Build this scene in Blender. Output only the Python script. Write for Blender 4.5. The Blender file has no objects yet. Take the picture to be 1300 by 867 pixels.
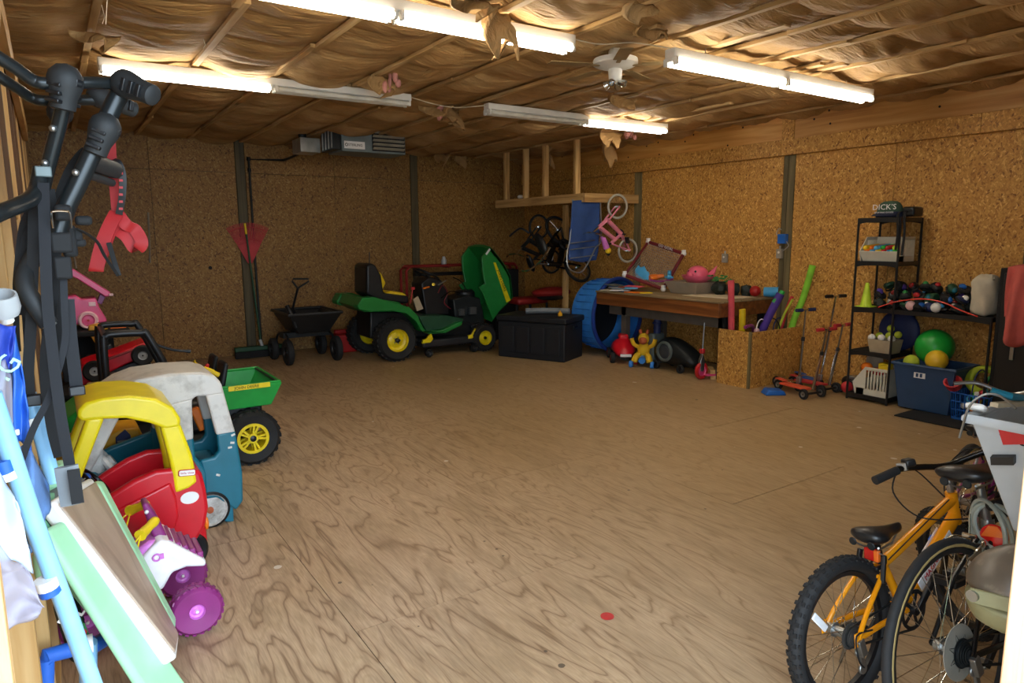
import bpy, math, random
import numpy as np
from mathutils import Matrix, Vector
random.seed(7); RNG = np.random.RandomState(11)
PI = math.pi
S = bpy.context.scene
COL = S.collection

# ------------------------------------------------------------------ camera
EYE = Vector((0, 0, 1.65)); FPX = 866.7
def cam_axes(yaw=.590, pitch=.153, roll=-.0066):
    f = Vector((math.sin(yaw)*math.cos(pitch), math.cos(yaw)*math.cos(pitch), -math.sin(pitch)))
    r = Vector((math.cos(yaw), -math.sin(yaw), 0)); u = r.cross(f)
    c, s = math.cos(roll), math.sin(roll)
    return c*r + s*u, -s*r + c*u, f
RT, UP, FW = cam_axes()
cd = bpy.data.cameras.new('camera'); cam = bpy.data.objects.new('camera', cd); COL.objects.link(cam)
cd.sensor_width = 36; cd.sensor_fit = 'HORIZONTAL'; cd.lens = 24.0; cd.clip_start = .02
m = Matrix((RT, UP, -FW)).transposed().to_4x4(); m.translation = EYE
cam.matrix_world = m
S.camera = cam
# ------------------------------------------------------------------ world, exposure
w = bpy.data.worlds.new('sky'); S.world = w; w.use_nodes = True
bg = w.node_tree.nodes['Background']; bg.inputs[0].default_value = (.70, .85, 1.0, 1); bg.inputs[1].default_value = 9.0
S.view_settings.view_transform = 'Standard'; S.view_settings.look = 'None'
S.view_settings.exposure = 0.25; S.view_settings.gamma = 1; S.view_settings.use_curve_mapping = False
S.cycles.max_bounces = 8; S.cycles.diffuse_bounces = 5; S.cycles.use_denoising = True
S.cycles.sample_clamp_indirect = 6
TUBE_POWER = 24.0
# a sampling portal in the open doorway (only guides the sky light, gives none itself)
pl = bpy.data.lights.new('door_portal', 'AREA'); pl.shape = 'RECTANGLE'; pl.size = 2.0; pl.size_y = 2.5
pl.cycles.is_portal = True
po = bpy.data.objects.new('door_portal', pl); COL.objects.link(po)
po.location = (.75, .28, 1.25); po.rotation_euler = (PI/2, 0, 0)

# ------------------------------------------------------------------ helpers
def ray(x, y): return RT*((x-650)/FPX) - UP*((y-433.5)/FPX) + FW
def atY(x, y, Y): d = ray(x, y); return EYE + d*(Y/d.y)
def atX(x, y, X): d = ray(x, y); return EYE + d*(X/d.x)
def atZ(x, y, z): d = ray(x, y); return EYE + d*((z-EYE.z)/d.z)
def traceY(pts, Y): return [(p.x, p.z) for p in (atY(x, y, Y) for x, y in pts)]
T = Matrix.Translation
def RX(a): return Matrix.Rotation(a, 4, 'X')
def RY(a): return Matrix.Rotation(a, 4, 'Y')
def RZ(a): return Matrix.Rotation(a, 4, 'Z')
def SC(x, y, z): return Matrix.Diagonal((x, y, z, 1))
def V(*a): return Vector(a)
def spl(pts, k=6, closed=False):
    P = [Vector(p) for p in pts]; n = len(P); out = []
    if closed: idx = [(P[i-1], P[i], P[(i+1) % n], P[(i+2) % n]) for i in range(n)]
    else: idx = [(P[max(i-1, 0)], P[i], P[i+1], P[min(i+2, n-1)]) for i in range(n-1)]
    for a, b, c, d in idx:
        for j in range(k):
            t = j/k
            out.append(.5*((2*b) + (c-a)*t + (2*a-5*b+4*c-d)*t*t + (3*b-a-3*c+d)*t**3))
    if not closed: out.append(P[-1])
    return out
class B:
    def __init__(s): s.v = []; s.f = []
    def add(s, vs, fs, M=None):
        o = len(s.v)
        s.v += [tuple(M @ Vector(p)) for p in vs] if M else [tuple(p) for p in vs]
        s.f += [tuple(i+o for i in f) for f in fs]; return s
    def box(s, c, d, M=None, taper=1.0):
        x, y, z = (q/2 for q in d); t = taper
        vs = [(c[0]+i*x*(t if k < 0 else 1), c[1]+j*y*(t if k < 0 else 1), c[2]+k*z) for k in (-1, 1) for j in (-1, 1) for i in (-1, 1)]
        return s.add(vs, [(0,2,3,1),(4,5,7,6),(0,1,5,4),(2,6,7,3),(0,4,6,2),(1,3,7,5)], M)
    def span(s, a, b, M=None):
        return s.box([(a[i]+b[i])/2 for i in range(3)], [abs(b[i]-a[i]) for i in range(3)], M)
    def beam(s, a, b, w, h, up=(0, 0, 1), ext=0):
        a, b = Vector(a), Vector(b); d = (b-a).normalized(); a -= d*ext; b += d*ext
        u = Vector(up); sd = d.cross(u)
        if sd.length < 1e-4: sd = d.cross(Vector((0, 1, 0)))
        sd.normalize(); u = sd.cross(d)
        vs = [p + sd*(i*w/2) + u*(k*h/2) for p in (a, b) for k in (-1, 1) for i in (-1, 1)]
        return s.add(vs, [(0,1,3,2),(4,6,7,5),(0,4,5,1),(2,3,7,6),(0,2,6,4),(1,5,7,3)])
    def tube(s, pts, r, n=8, closed=False, M=None, flat=None, up=None):
        P = [Vector(p) for p in pts]; N = len(P); rr = r if isinstance(r, (list, tuple)) else [r]*N
        tg = []
        for i in range(N):
            a = P[i-1] if (i > 0 or closed) else P[i]; b = P[(i+1) % N] if (i < N-1 or closed) else P[i]
            t = (b-a); tg.append(t.normalized() if t.length > 1e-9 else Vector((0, 0, 1)))
        q = Vector(up) if up else (Vector((0, 0, 1)) if abs(tg[0].z) < .9 else Vector((1, 0, 0)))
        vs = []
        for i in range(N):
            q = (q - tg[i]*q.dot(tg[i]))
            if q.length < 1e-5: q = tg[i].orthogonal()
            q.normalize(); b = tg[i].cross(q)
            for k in range(n):
                an = 2*PI*(k+.5)/n; f1, f2 = (flat if flat else (1, 1))
                vs.append(P[i] + q*(math.cos(an)*rr[i]*f1) + b*(math.sin(an)*rr[i]*f2))
        fs = []
        for i in range(N if closed else N-1):
            j = (i+1) % N
            for k in range(n): fs.append((i*n+k, i*n+(k+1) % n, j*n+(k+1) % n, j*n+k))
        if not closed: fs += [tuple(range(n))[::-1], tuple(range((N-1)*n, N*n))]
        return s.add(vs, fs, M)
    def lathe(s, prof, n=24, M=None, closed=False):
        vs = []; fs = []; m = len(prof)
        for k in range(n):
            a = 2*PI*k/n
            vs += [(r*math.cos(a), r*math.sin(a), z) for r, z in prof]
        for k in range(n):
            k2 = (k+1) % n
            for i in range(m if closed else m-1):
                j = (i+1) % m; fs.append((k*m+i, k2*m+i, k2*m+j, k*m+j))
        if not closed:
            if prof[0][0] > 1e-6: fs.append(tuple(k*m for k in range(n))[::-1])
            if prof[-1][0] > 1e-6: fs.append(tuple(k*m+m-1 for k in range(n)))
        return s.add(vs, fs, M)
    def cyl(s, a, b, r, n=14, r2=None): return s.tube([a, b], [r, r if r2 is None else r2], n)
    def torus(s, R, r, n=32, m=8, M=None, sq=1):
        return s.lathe([(R+r*math.cos(2*PI*i/m), r*sq*math.sin(2*PI*i/m)) for i in range(m)], n, M, True)
    def prism(s, poly, y0, y1, M=None):      # outline in the xz plane, extruded along y
        n = len(poly); vs = [(x, y, z) for y in (y0, y1) for x, z in poly]
        fs = [tuple(range(n)), tuple(range(2*n-1, n-1, -1))] + [(i, i+n, (i+1) % n + n, (i+1) % n) for i in range(n)]
        return s.add(vs, fs, M)
    def ball(s, c, r, n=16, m=10, M=None):
        r = r if isinstance(r, (list, tuple)) else (r, r, r)
        vs = [(c[0], c[1], c[2]+r[2])]
        for i in range(1, m):
            p = PI*i/m
            vs += [(c[0]+r[0]*math.sin(p)*math.cos(2*PI*k/n), c[1]+r[1]*math.sin(p)*math.sin(2*PI*k/n), c[2]+r[2]*math.cos(p)) for k in range(n)]
        vs.append((c[0], c[1], c[2]-r[2])); L = len(vs)-1
        fs = [(0, 1+k, 1+(k+1) % n) for k in range(n)]
        for i in range(m-2):
            o = 1+i*n
            fs += [(o+k, o+n+k, o+n+(k+1) % n, o+(k+1) % n) for k in range(n)]
        o = 1+(m-2)*n; fs += [(o+k, L, o+(k+1) % n) for k in range(n)]
        return s.add(vs, fs, M)
    def loft(s, rings, cap=True, M=None):
        n = len(rings[0]); vs = [p for r in rings for p in r]; fs = []
        for i in range(len(rings)-1):
            for k in range(n): fs.append((i*n+k, i*n+(k+1) % n, (i+1)*n+(k+1) % n, (i+1)*n+k))
        if cap: fs += [tuple(range(n))[::-1], tuple(range((len(rings)-1)*n, len(rings)*n))]
        return s.add(vs, fs, M)
    def grid(s, fn, nu, nv, M=None):
        vs = [fn(i/nu, j/nv) for j in range(nv+1) for i in range(nu+1)]
        fs = [(j*(nu+1)+i, j*(nu+1)+i+1, (j+1)*(nu+1)+i+1, (j+1)*(nu+1)+i) for j in range(nv) for i in range(nu)]
        return s.add(vs, fs, M)
    def ribbon(s, pts, w, th=.0025, side=(0, 1, 0)):     # a strap: flat band along a path
        P = [Vector(p) for p in pts]; sd = Vector(side).normalized(); vs = []
        for i, p in enumerate(P):
            t = (P[min(i+1, len(P)-1)] - P[max(i-1, 0)]).normalized(); q = (sd - t*sd.dot(t)).normalized(); nn = t.cross(q)
            vs += [p + q*(a*w/2) + nn*(b*th/2) for a, b in ((-1,-1),(1,-1),(1,1),(-1,1))]
        fs = [(i*4+k, i*4+(k+1) % 4, i*4+4+(k+1) % 4, i*4+4+k) for i in range(len(P)-1) for k in range(4)]
        fs += [(3,2,1,0), tuple(range(len(vs)-4, len(vs)))]
        return s.add(vs, fs)
    def obj(s, name, mat, parent=None, bev=0, sub=0, solid=0, world=False, ang=.7, seg=2, flat=False):
        vs = s.v
        if world and parent is not None:
            iv = ROOTM[parent.name].inverted(); vs = [tuple(iv @ Vector(p)) for p in vs]
        me = bpy.data.meshes.new(name); me.from_pydata(vs, [], s.f); me.update()
        if not flat:
            me.polygons.foreach_set('use_smooth', [True]*len(me.polygons))
            if not sub: me.set_sharp_from_angle(angle=ang)
        o = bpy.data.objects.new(name, me); COL.objects.link(o)
        LAST_.append(o); me.materials.append(MAT(mat) if isinstance(mat, str) else mat)
        if parent is not None:
            o.parent = parent; ROOTM[o.name] = ROOTM.get(parent.name, Matrix())
        if solid: q = o.modifiers.new('solid', 'SOLIDIFY'); q.thickness = solid; q.offset = 0
        if bev: q = o.modifiers.new('bevel', 'BEVEL'); q.width = bev; q.segments = seg; q.limit_method = 'ANGLE'; q.angle_limit = .6
        if sub: q = o.modifiers.new('sub', 'SUBSURF'); q.levels = sub; q.render_levels = sub
        return o
ROOTM = {}; LAST_ = []
def tag(o, label=None, cat=None, group=None, kind=None):
    if label: o['label'] = label
    if cat: o['category'] = cat
    if group: o['group'] = group
    if kind: o['kind'] = kind
    return o
def thing(name, label, cat, loc=(0, 0, 0), rot=(0, 0, 0), group=None):
    o = bpy.data.objects.new(name, None); COL.objects.link(o); o.empty_display_size = .1
    o.location = loc; o.rotation_euler = rot
    from mathutils import Euler
    ROOTM[o.name] = T(Vector(loc)) @ Euler(rot).to_matrix().to_4x4()
    return tag(o, label, cat, group)
def kids(o): return [c for c in list(COL.objects) if c.parent == o]
def dup(o, loc=None, rot=None, label=None, parent=None):
    c = o.copy(); COL.objects.link(c)
    if parent: c.parent = parent
    for k in o.children: dup(k, parent=c)
    if loc is not None: c.location = loc
    if rot is not None: c.rotation_euler = rot
    if label: c['label'] = label
    ROOTM[c.name] = Matrix()
    return c
def text(name, body, size, M, mat, parent=None, ext=.0008, align='CENTER', sx=1.0):
    cu = bpy.data.curves.new(name, 'FONT'); cu.body = body; cu.size = size; cu.extrude = ext; cu.align_x = align; cu.align_y = 'CENTER'; cu.resolution_u = 2
    o = bpy.data.objects.new(name, cu); COL.objects.link(o); cu.materials.append(MAT(mat))
    mw = M @ SC(sx, 1, 1)
    if parent is not None:
        o.parent = parent; mw = ROOTM[parent.name].inverted() @ mw; ROOTM[o.name] = ROOTM[parent.name]
    o.matrix_basis = mw
    return o
FRONT = RX(PI/2)                      # text standing up, readable from -y
SIDE = RZ(-PI/2) @ RX(PI/2)           # readable from -x

# ------------------------------------------------------------------ materials
def lin(h):
    c = [int(h[i:i+2], 16)/255 for i in (0, 2, 4)]
    return [(q/12.92 if q <= .04045 else ((q+.055)/1.055)**2.4) for q in c] + [1]
_M = {}
SPEC = {}
def pm(name, col, rough=.5, metal=0, var=.10, sc=9, bump=0, bs=60, coat=0, emit=0, trans=0, alpha=1, dirt=None, dsc=5):
    SPEC[name] = dict(col=col, rough=rough, metal=metal, var=var, sc=sc, bump=bump, bs=bs, coat=coat, emit=emit, trans=trans, alpha=alpha, dirt=dirt, dsc=dsc)
def nodes(name):
    mt = bpy.data.materials.new(name); mt.use_nodes = True; nt = mt.node_tree; b = nt.nodes['Principled BSDF']
    def N(t, **k):
        n = nt.nodes.new(t)
        for a, v in k.items():
            if a[:2] == 'i_':
                n.inputs[int(a[2:])].default_value = v
            else: setattr(n, a, v)
        return n
    def L(a, b_): nt.links.new(a, b_)
    return mt, b, N, L
def ramp(n, stops):
    e = n.color_ramp.elements
    while len(e) < len(stops): e.new(.5)
    for q, (p, c) in zip(e, stops): q.position = p; q.color = lin(c) if isinstance(c, str) else c
def MAT(name):
    if name in _M: return _M[name]
    if name in CUSTOM: _M[name] = CUSTOM[name](name); return _M[name]
    p = SPEC[name]; mt, b, N, L = nodes(name); _M[name] = mt
    b.inputs['Roughness'].default_value = p['rough']; b.inputs['Metallic'].default_value = p['metal']
    c = lin(p['col'])
    tc = N('ShaderNodeTexCoord'); nz = N('ShaderNodeTexNoise'); nz.inputs['Scale'].default_value = p['sc']; nz.inputs['Detail'].default_value = 4
    L(tc.outputs['Object'], nz.inputs['Vector'])
    r = N('ShaderNodeValToRGB'); v = p['var']
    ramp(r, [(.3, [q*(1-v*1.6) for q in c[:3]]+[1]), (.7, [min(1, q*(1+v)) for q in c[:3]]+[1])])
    L(nz.outputs['Fac'], r.inputs['Fac']); out = r.outputs['Color']
    if p['dirt']:
        n2 = N('ShaderNodeTexNoise'); n2.inputs['Scale'].default_value = p['dsc']; n2.inputs['Detail'].default_value = 6; n2.inputs['Roughness'].default_value = .65
        L(tc.outputs['Object'], n2.inputs['Vector']); r2 = N('ShaderNodeValToRGB'); ramp(r2, [(.5, [0,0,0,1]), (.68, [1,1,1,1])]); L(n2.outputs['Fac'], r2.inputs['Fac'])
        mx = N('ShaderNodeMix'); mx.data_type = 'RGBA'; L(r2.outputs['Color'], mx.inputs['Factor']); L(out, mx.inputs['A']); mx.inputs['B'].default_value = lin(p['dirt']); out = mx.outputs['Result']
    L(out, b.inputs['Base Color'])
    if p['bump']:
        n3 = N('ShaderNodeTexNoise'); n3.inputs['Scale'].default_value = p['bs']; n3.inputs['Detail'].default_value = 5; L(tc.outputs['Object'], n3.inputs['Vector'])
        bp = N('ShaderNodeBump'); bp.inputs['Strength'].default_value = p['bump']; bp.inputs['Distance'].default_value = .004; L(n3.outputs['Fac'], bp.inputs['Height']); L(bp.outputs['Normal'], b.inputs['Normal'])
    if p['coat']: b.inputs['Coat Weight'].default_value = p['coat']
    if p['trans']: b.inputs['Transmission Weight'].default_value = p['trans']
    if p['alpha'] < 1: b.inputs['Alpha'].default_value = p['alpha']
    if p['emit']:
        b.inputs['Emission Color'].default_value = c; b.inputs['Emission Strength'].default_value = p['emit']
    return mt
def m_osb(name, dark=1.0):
    mt, b, N, L = nodes(name); tc = N('ShaderNodeTexCoord')
    nz = N('ShaderNodeTexNoise', noise_dimensions='3D'); nz.inputs['Scale'].default_value = 3; nz.inputs['Detail'].default_value = 3
    L(tc.outputs['Object'], nz.inputs['Vector'])
    vals = []
    for i, (rot, sc) in enumerate((((.25, .3, 0), (80, 80, 18)), ((.7, -.6, .3), (70, 70, 16)), ((-.6, .55, .2), (92, 92, 21)))):
        mp = N('ShaderNodeMapping'); mp.inputs['Rotation'].default_value = rot; L(tc.outputs['Object'], mp.inputs['Vector'])
        ad = N('ShaderNodeMix', data_type='VECTOR'); ad.inputs['Factor'].default_value = .05 + .02*i
        L(mp.outputs['Vector'], ad.inputs['A']); L(nz.outputs['Color'], ad.inputs['B'])
        m2 = N('ShaderNodeVectorMath', operation='MULTIPLY'); m2.inputs[1].default_value = sc; L(ad.outputs['Result'], m2.inputs[0])
        vo = N('ShaderNodeTexVoronoi'); vo.inputs['Scale'].default_value = 1; vo.inputs['Randomness'].default_value = 1; L(m2.outputs[0], vo.inputs['Vector'])
        vals.append(vo)
    sp = [N('ShaderNodeSeparateColor') for _ in vals]
    for q, v in zip(sp, vals): L(v.outputs['Color'], q.inputs[0])
    g1 = N('ShaderNodeMath', operation='GREATER_THAN'); L(sp[1].outputs[1], g1.inputs[0]); g1.inputs[1].default_value = .45
    g2 = N('ShaderNodeMath', operation='GREATER_THAN'); L(sp[2].outputs[1], g2.inputs[0]); g2.inputs[1].default_value = .6
    a = N('ShaderNodeMix'); L(g1.outputs[0], a.inputs['Factor']); L(sp[0].outputs[0], a.inputs['A']); L(sp[1].outputs[0], a.inputs['B'])
    a2 = N('ShaderNodeMix'); L(g2.outputs[0], a2.inputs['Factor']); L(a.outputs['Result'], a2.inputs['A']); L(sp[2].outputs[0], a2.inputs['B'])
    r = N('ShaderNodeValToRGB'); ramp(r, [(0, '6a431a'), (.12, '98692e'), (.5, 'a97b38'), (.85, 'b58843'), (1, 'cba35d')]); L(a2.outputs['Result'], r.inputs['Fac'])
    big = N('ShaderNodeTexNoise'); big.inputs['Scale'].default_value = .8; big.inputs['Detail'].default_value = 3; L(tc.outputs['Object'], big.inputs['Vector'])
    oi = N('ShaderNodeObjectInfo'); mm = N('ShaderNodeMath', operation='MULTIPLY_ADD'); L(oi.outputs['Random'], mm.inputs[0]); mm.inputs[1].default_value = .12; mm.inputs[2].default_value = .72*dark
    m3 = N('ShaderNodeMath', operation='MULTIPLY_ADD'); L(big.outputs['Fac'], m3.inputs[0]); m3.inputs[1].default_value = .4; L(mm.outputs[0], m3.inputs[2])
    hs = N('ShaderNodeVectorMath', operation='SCALE'); L(r.outputs['Color'], hs.inputs[0]); L(m3.outputs[0], hs.inputs['Scale']); L(hs.outputs[0], b.inputs['Base Color'])
    bp = N('ShaderNodeBump'); bp.inputs['Strength'].default_value = .35; bp.inputs['Distance'].default_value = .003; L(a2.outputs['Result'], bp.inputs['Height']); L(bp.outputs['Normal'], b.inputs['Normal'])
    b.inputs['Roughness'].default_value = .6
    return mt
def m_wood(name, c1='8a6134', c2='c99f62', c3='e0bd85', axis=2, rough=.65, sc=1.0):
    mt, b, N, L = nodes(name); tc = N('ShaderNodeTexCoord'); oi = N('ShaderNodeObjectInfo')
    mp = N('ShaderNodeMapping'); s = [16*sc]*3; s[axis] = 1.1*sc; mp.inputs['Scale'].default_value = s; L(tc.outputs['Object'], mp.inputs['Vector'])
    cb = N('ShaderNodeMath', operation='MULTIPLY'); L(oi.outputs['Random'], cb.inputs[0]); cb.inputs[1].default_value = 37
    L(cb.outputs[0], mp.inputs['Location'])
    nz = N('ShaderNodeTexNoise'); nz.inputs['Scale'].default_value = 1; nz.inputs['Detail'].default_value = 6; nz.inputs['Distortion'].default_value = .6; L(mp.outputs['Vector'], nz.inputs['Vector'])
    r = N('ShaderNodeValToRGB'); ramp(r, [(.25, c1), (.5, c2), (.75, c3)]); L(nz.outputs['Fac'], r.inputs['Fac'])
    hv = N('ShaderNodeMath', operation='MULTIPLY_ADD'); L(oi.outputs['Random'], hv.inputs[0]); hv.inputs[1].default_value = .35; hv.inputs[2].default_value = .8
    hs = N('ShaderNodeVectorMath', operation='SCALE'); L(r.outputs['Color'], hs.inputs[0]); L(hv.outputs[0], hs.inputs['Scale']); L(hs.outputs[0], b.inputs['Base Color'])
    vo = N('ShaderNodeTexVoronoi'); vo.inputs['Scale'].default_value = .35
    b.inputs['Roughness'].default_value = rough
    bp = N('ShaderNodeBump'); bp.inputs['Strength'].default_value = .2; bp.inputs['Distance'].default_value = .002; L(nz.outputs['Fac'], bp.inputs['Height']); L(bp.outputs['Normal'], b.inputs['Normal'])
    return mt
def m_floor(name):
    mt, b, N, L = nodes(name); tc = N('ShaderNodeTexCoord'); oi = N('ShaderNodeObjectInfo')
    def math_(op, a, b_=None, c=None):
        n = N('ShaderNodeMath', operation=op)
        for i, q in enumerate((a, b_, c)):
            if q is None: continue
            if isinstance(q, (int, float)): n.inputs[i].default_value = q
            else: L(q, n.inputs[i])
        return n.outputs[0]
    mp = N('ShaderNodeMapping'); mp.inputs['Scale'].default_value = (3.4, .7, 1); L(tc.outputs['Object'], mp.inputs['Vector'])
    off = N('ShaderNodeCombineXYZ'); L(math_('MULTIPLY', oi.outputs['Random'], 91.0), off.inputs[2]); L(off.outputs[0], mp.inputs['Location'])
    nz = N('ShaderNodeTexNoise'); nz.inputs['Scale'].default_value = 1.0; nz.inputs['Detail'].default_value = 3.2; nz.inputs['Roughness'].default_value = .52; nz.inputs['Distortion'].default_value = .5
    L(mp.outputs['Vector'], nz.inputs['Vector'])
    ring = math_('PINGPONG', math_('MULTIPLY', nz.outputs['Fac'], 25.0), 1.0)
    mp2 = N('ShaderNodeMapping'); mp2.inputs['Scale'].default_value = (150, 9, 1); L(tc.outputs['Object'], mp2.inputs['Vector'])
    fib = N('ShaderNodeTexNoise'); fib.inputs['Scale'].default_value = 1; fib.inputs['Detail'].default_value = 3; L(mp2.outputs['Vector'], fib.inputs['Vector'])
    r = N('ShaderNodeValToRGB'); ramp(r, [(0, '978069'), (.10, 'ab947e'), (.22, 'c5b099'), (.75, 'd2bfa8'), (1, 'c8b49b')]); L(ring, r.inputs['Fac'])
    # worn broad patches of darker early wood
    pz = N('ShaderNodeTexNoise'); pz.inputs['Scale'].default_value = 1.6; pz.inputs['Detail'].default_value = 7; pz.inputs['Roughness'].default_value = .6; pz.inputs['Distortion'].default_value = .8; L(mp.outputs['Vector'], pz.inputs['Vector'])
    pr = N('ShaderNodeValToRGB'); ramp(pr, [(.5, [0,0,0,1]), (.6, [1,1,1,1])]); L(pz.outputs['Fac'], pr.inputs['Fac'])
    mx = N('ShaderNodeMix', data_type='RGBA'); L(math_('MULTIPLY', pr.outputs['Color'], .5), mx.inputs['Factor']); L(r.outputs['Color'], mx.inputs['A']); mx.inputs['B'].default_value = lin('ad9a84')
    # ground-in dirt and yellowed varnish, large scale
    dz = N('ShaderNodeTexNoise'); dz.inputs['Scale'].default_value = .8; dz.inputs['Detail'].default_value = 8; L(tc.outputs['Object'], dz.inputs['Vector'])
    dr = N('ShaderNodeValToRGB'); ramp(dr, [(.34, 'd4c2a4'), (.66, 'f7ece0')]); L(dz.outputs['Fac'], dr.inputs['Fac'])
    mu = N('ShaderNodeMix', data_type='RGBA', blend_type='MULTIPLY'); mu.inputs['Factor'].default_value = .8; L(mx.outputs['Result'], mu.inputs['A']); L(dr.outputs['Color'], mu.inputs['B'])
    sx = N('ShaderNodeSeparateXYZ'); L(tc.outputs['Object'], sx.inputs[0])
    yl = N('ShaderNodeMapRange'); yl.inputs['From Min'].default_value = 2.2; yl.inputs['From Max'].default_value = 4.6; L(math_('ADD', sx.outputs[0], math_('MULTIPLY', dz.outputs['Fac'], 2.0)), yl.inputs['Value'])
    my = N('ShaderNodeMix', data_type='RGBA'); L(math_('MULTIPLY', yl.outputs['Result'], .68), my.inputs['Factor']); L(mu.outputs['Result'], my.inputs['A']); my.inputs['B'].default_value = lin('ab8f5f')
    fb = N('ShaderNodeMix', data_type='RGBA', blend_type='MULTIPLY'); fb.inputs['Factor'].default_value = .35; L(my.outputs['Result'], fb.inputs['A'])
    fr = N('ShaderNodeValToRGB'); ramp(fr, [(.3, '9a8a7a'), (.6, 'ffffff')]); L(fib.outputs['Fac'], fr.inputs['Fac']); L(fr.outputs['Color'], fb.inputs['B'])
    # paint specks, light and dark
    col = fb.outputs['Result']
    for sc, th, c, seed in ((3.3, .055, 'dcd6cc', 1), (2.1, .05, '2c2622', 5), (6.0, .05, '4a3c30', 8)):
        vo = N('ShaderNodeTexVoronoi'); vo.inputs['Scale'].default_value = sc; mpv = N('ShaderNodeMapping'); mpv.inputs['Location'].default_value = (seed*3.1, seed*1.7, 0); L(tc.outputs['Object'], mpv.inputs['Vector'])
        nd = N('ShaderNodeTexNoise'); nd.inputs['Scale'].default_value = 18; L(tc.outputs['Object'], nd.inputs['Vector'])
        L(mpv.outputs['Vector'], vo.inputs['Vector']); s3 = N('ShaderNodeSeparateColor'); L(vo.outputs['Color'], s3.inputs[0])
        lt = math_('LESS_THAN', math_('ADD', vo.outputs['Distance'], math_('MULTIPLY', nd.outputs['Fac'], .05)), math_('MULTIPLY', math_('SUBTRACT', s3.outputs[0], .25), th*2.6))
        mv = N('ShaderNodeMix', data_type='RGBA'); L(math_('MULTIPLY', lt, .8), mv.inputs['Factor']); L(col, mv.inputs['A']); mv.inputs['B'].default_value = lin(c); col = mv.outputs['Result']
    L(col, b.inputs['Base Color'])
    rr = math_('MULTIPLY_ADD', dz.outputs['Fac'], .25, .38); L(rr, b.inputs['Roughness'])
    bp = N('ShaderNodeBump'); bp.inputs['Strength'].default_value = .3; bp.inputs['Distance'].default_value = .0015; L(ring, bp.inputs['Height']); L(bp.outputs['Normal'], b.inputs['Normal'])
    return mt
def m_kraft(name):
    mt, b, N, L = nodes(name); tc = N('ShaderNodeTexCoord')
    nz = N('ShaderNodeTexNoise'); nz.inputs['Scale'].default_value = 1.3; nz.inputs['Detail'].default_value = 6; nz.inputs['Roughness'].default_value = .6; L(tc.outputs['Object'], nz.inputs['Vector'])
    r = N('ShaderNodeValToRGB'); ramp(r, [(.3, '8a673a'), (.5, 'b08a56'), (.72, 'cfae7c')]); L(nz.outputs['Fac'], r.inputs['Fac']); L(r.outputs['Color'], b.inputs['Base Color'])
    mp = N('ShaderNodeMapping'); mp.inputs['Scale'].default_value = (5, 26, 10); L(tc.outputs['Object'], mp.inputs['Vector'])
    wr = N('ShaderNodeTexNoise'); wr.inputs['Scale'].default_value = 1; wr.inputs['Detail'].default_value = 4; wr.inputs['Distortion'].default_value = 1.2; L(mp.outputs['Vector'], wr.inputs['Vector'])
    bp = N('ShaderNodeBump'); bp.inputs['Strength'].default_value = .8; bp.inputs['Distance'].default_value = .03; L(wr.outputs['Fac'], bp.inputs['Height']); L(bp.outputs['Normal'], b.inputs['Normal'])
    b.inputs['Roughness'].default_value = .72
    return mt
def m_net(name, col='c9c9c4', a=.5, sc=160):
    mt, b, N, L = nodes(name); tc = N('ShaderNodeTexCoord'); b.inputs['Base Color'].default_value = lin(col)
    nz = N('ShaderNodeTexNoise'); nz.inputs['Scale'].default_value = 5; L(tc.outputs['Object'], nz.inputs['Vector'])
    mr = N('ShaderNodeMapRange'); mr.inputs['To Min'].default_value = a-.15; mr.inputs['To Max'].default_value = min(1, a+.15); L(nz.outputs['Fac'], mr.inputs['Value']); L(mr.outputs['Result'], b.inputs['Alpha'])
    b.inputs['Roughness'].default_value = .8
    return mt
CUSTOM = {'osb': m_osb, 'floor_ply': m_floor, 'kraft': m_kraft,
    'osb_shaded': lambda n: m_osb(n, .58), 'osb_lit': lambda n: m_osb(n, 1.5),  # back wall's shade and right side's lamplight put into the OSB colour
    'lumber_shaded': lambda n: m_wood(n, '3d2710', '5d3d1c', '7a5429', axis=2), 'lumber_z': lambda n: m_wood(n, axis=2), 'lumber_y': lambda n: m_wood(n, axis=1), 'lumber_x': lambda n: m_wood(n, axis=0),
    'jamb': lambda n: m_wood(n, '9b6b45', 'dcae83', 'efcfa8', axis=2),
    'strip': lambda n: m_wood(n, '94713f', 'c09c66', 'dcc08e', axis=1),
    'header_wood': lambda n: m_wood(n, 'a86c2c', 'cf954a', 'e2ae66', axis=1, rough=.5),
    'post_back': lambda n: m_wood(n, '3a3322', '544a31', '6b5d3d', axis=2), 'post_dark': lambda n: m_wood(n, '574c32', '756845', '8a7c55', axis=2),
    'bench_top': lambda n: m_wood(n, '6d5a40', '98835f', 'b7a37e', axis=1, rough=.6),
    'bench_apron': lambda n: m_wood(n, '4f2a12', '7d4820', 'a0632e', axis=1, rough=.5),
    'table_top': lambda n: m_wood(n, '8d7868', 'b09b88', 'c6b4a2', axis=2, rough=.4, sc=.6),
    'net_white': lambda n: m_net(n, 'b4b4c8', .5), 'crate_clear': lambda n: m_net(n, 'a89c8a', .6)}
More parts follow.
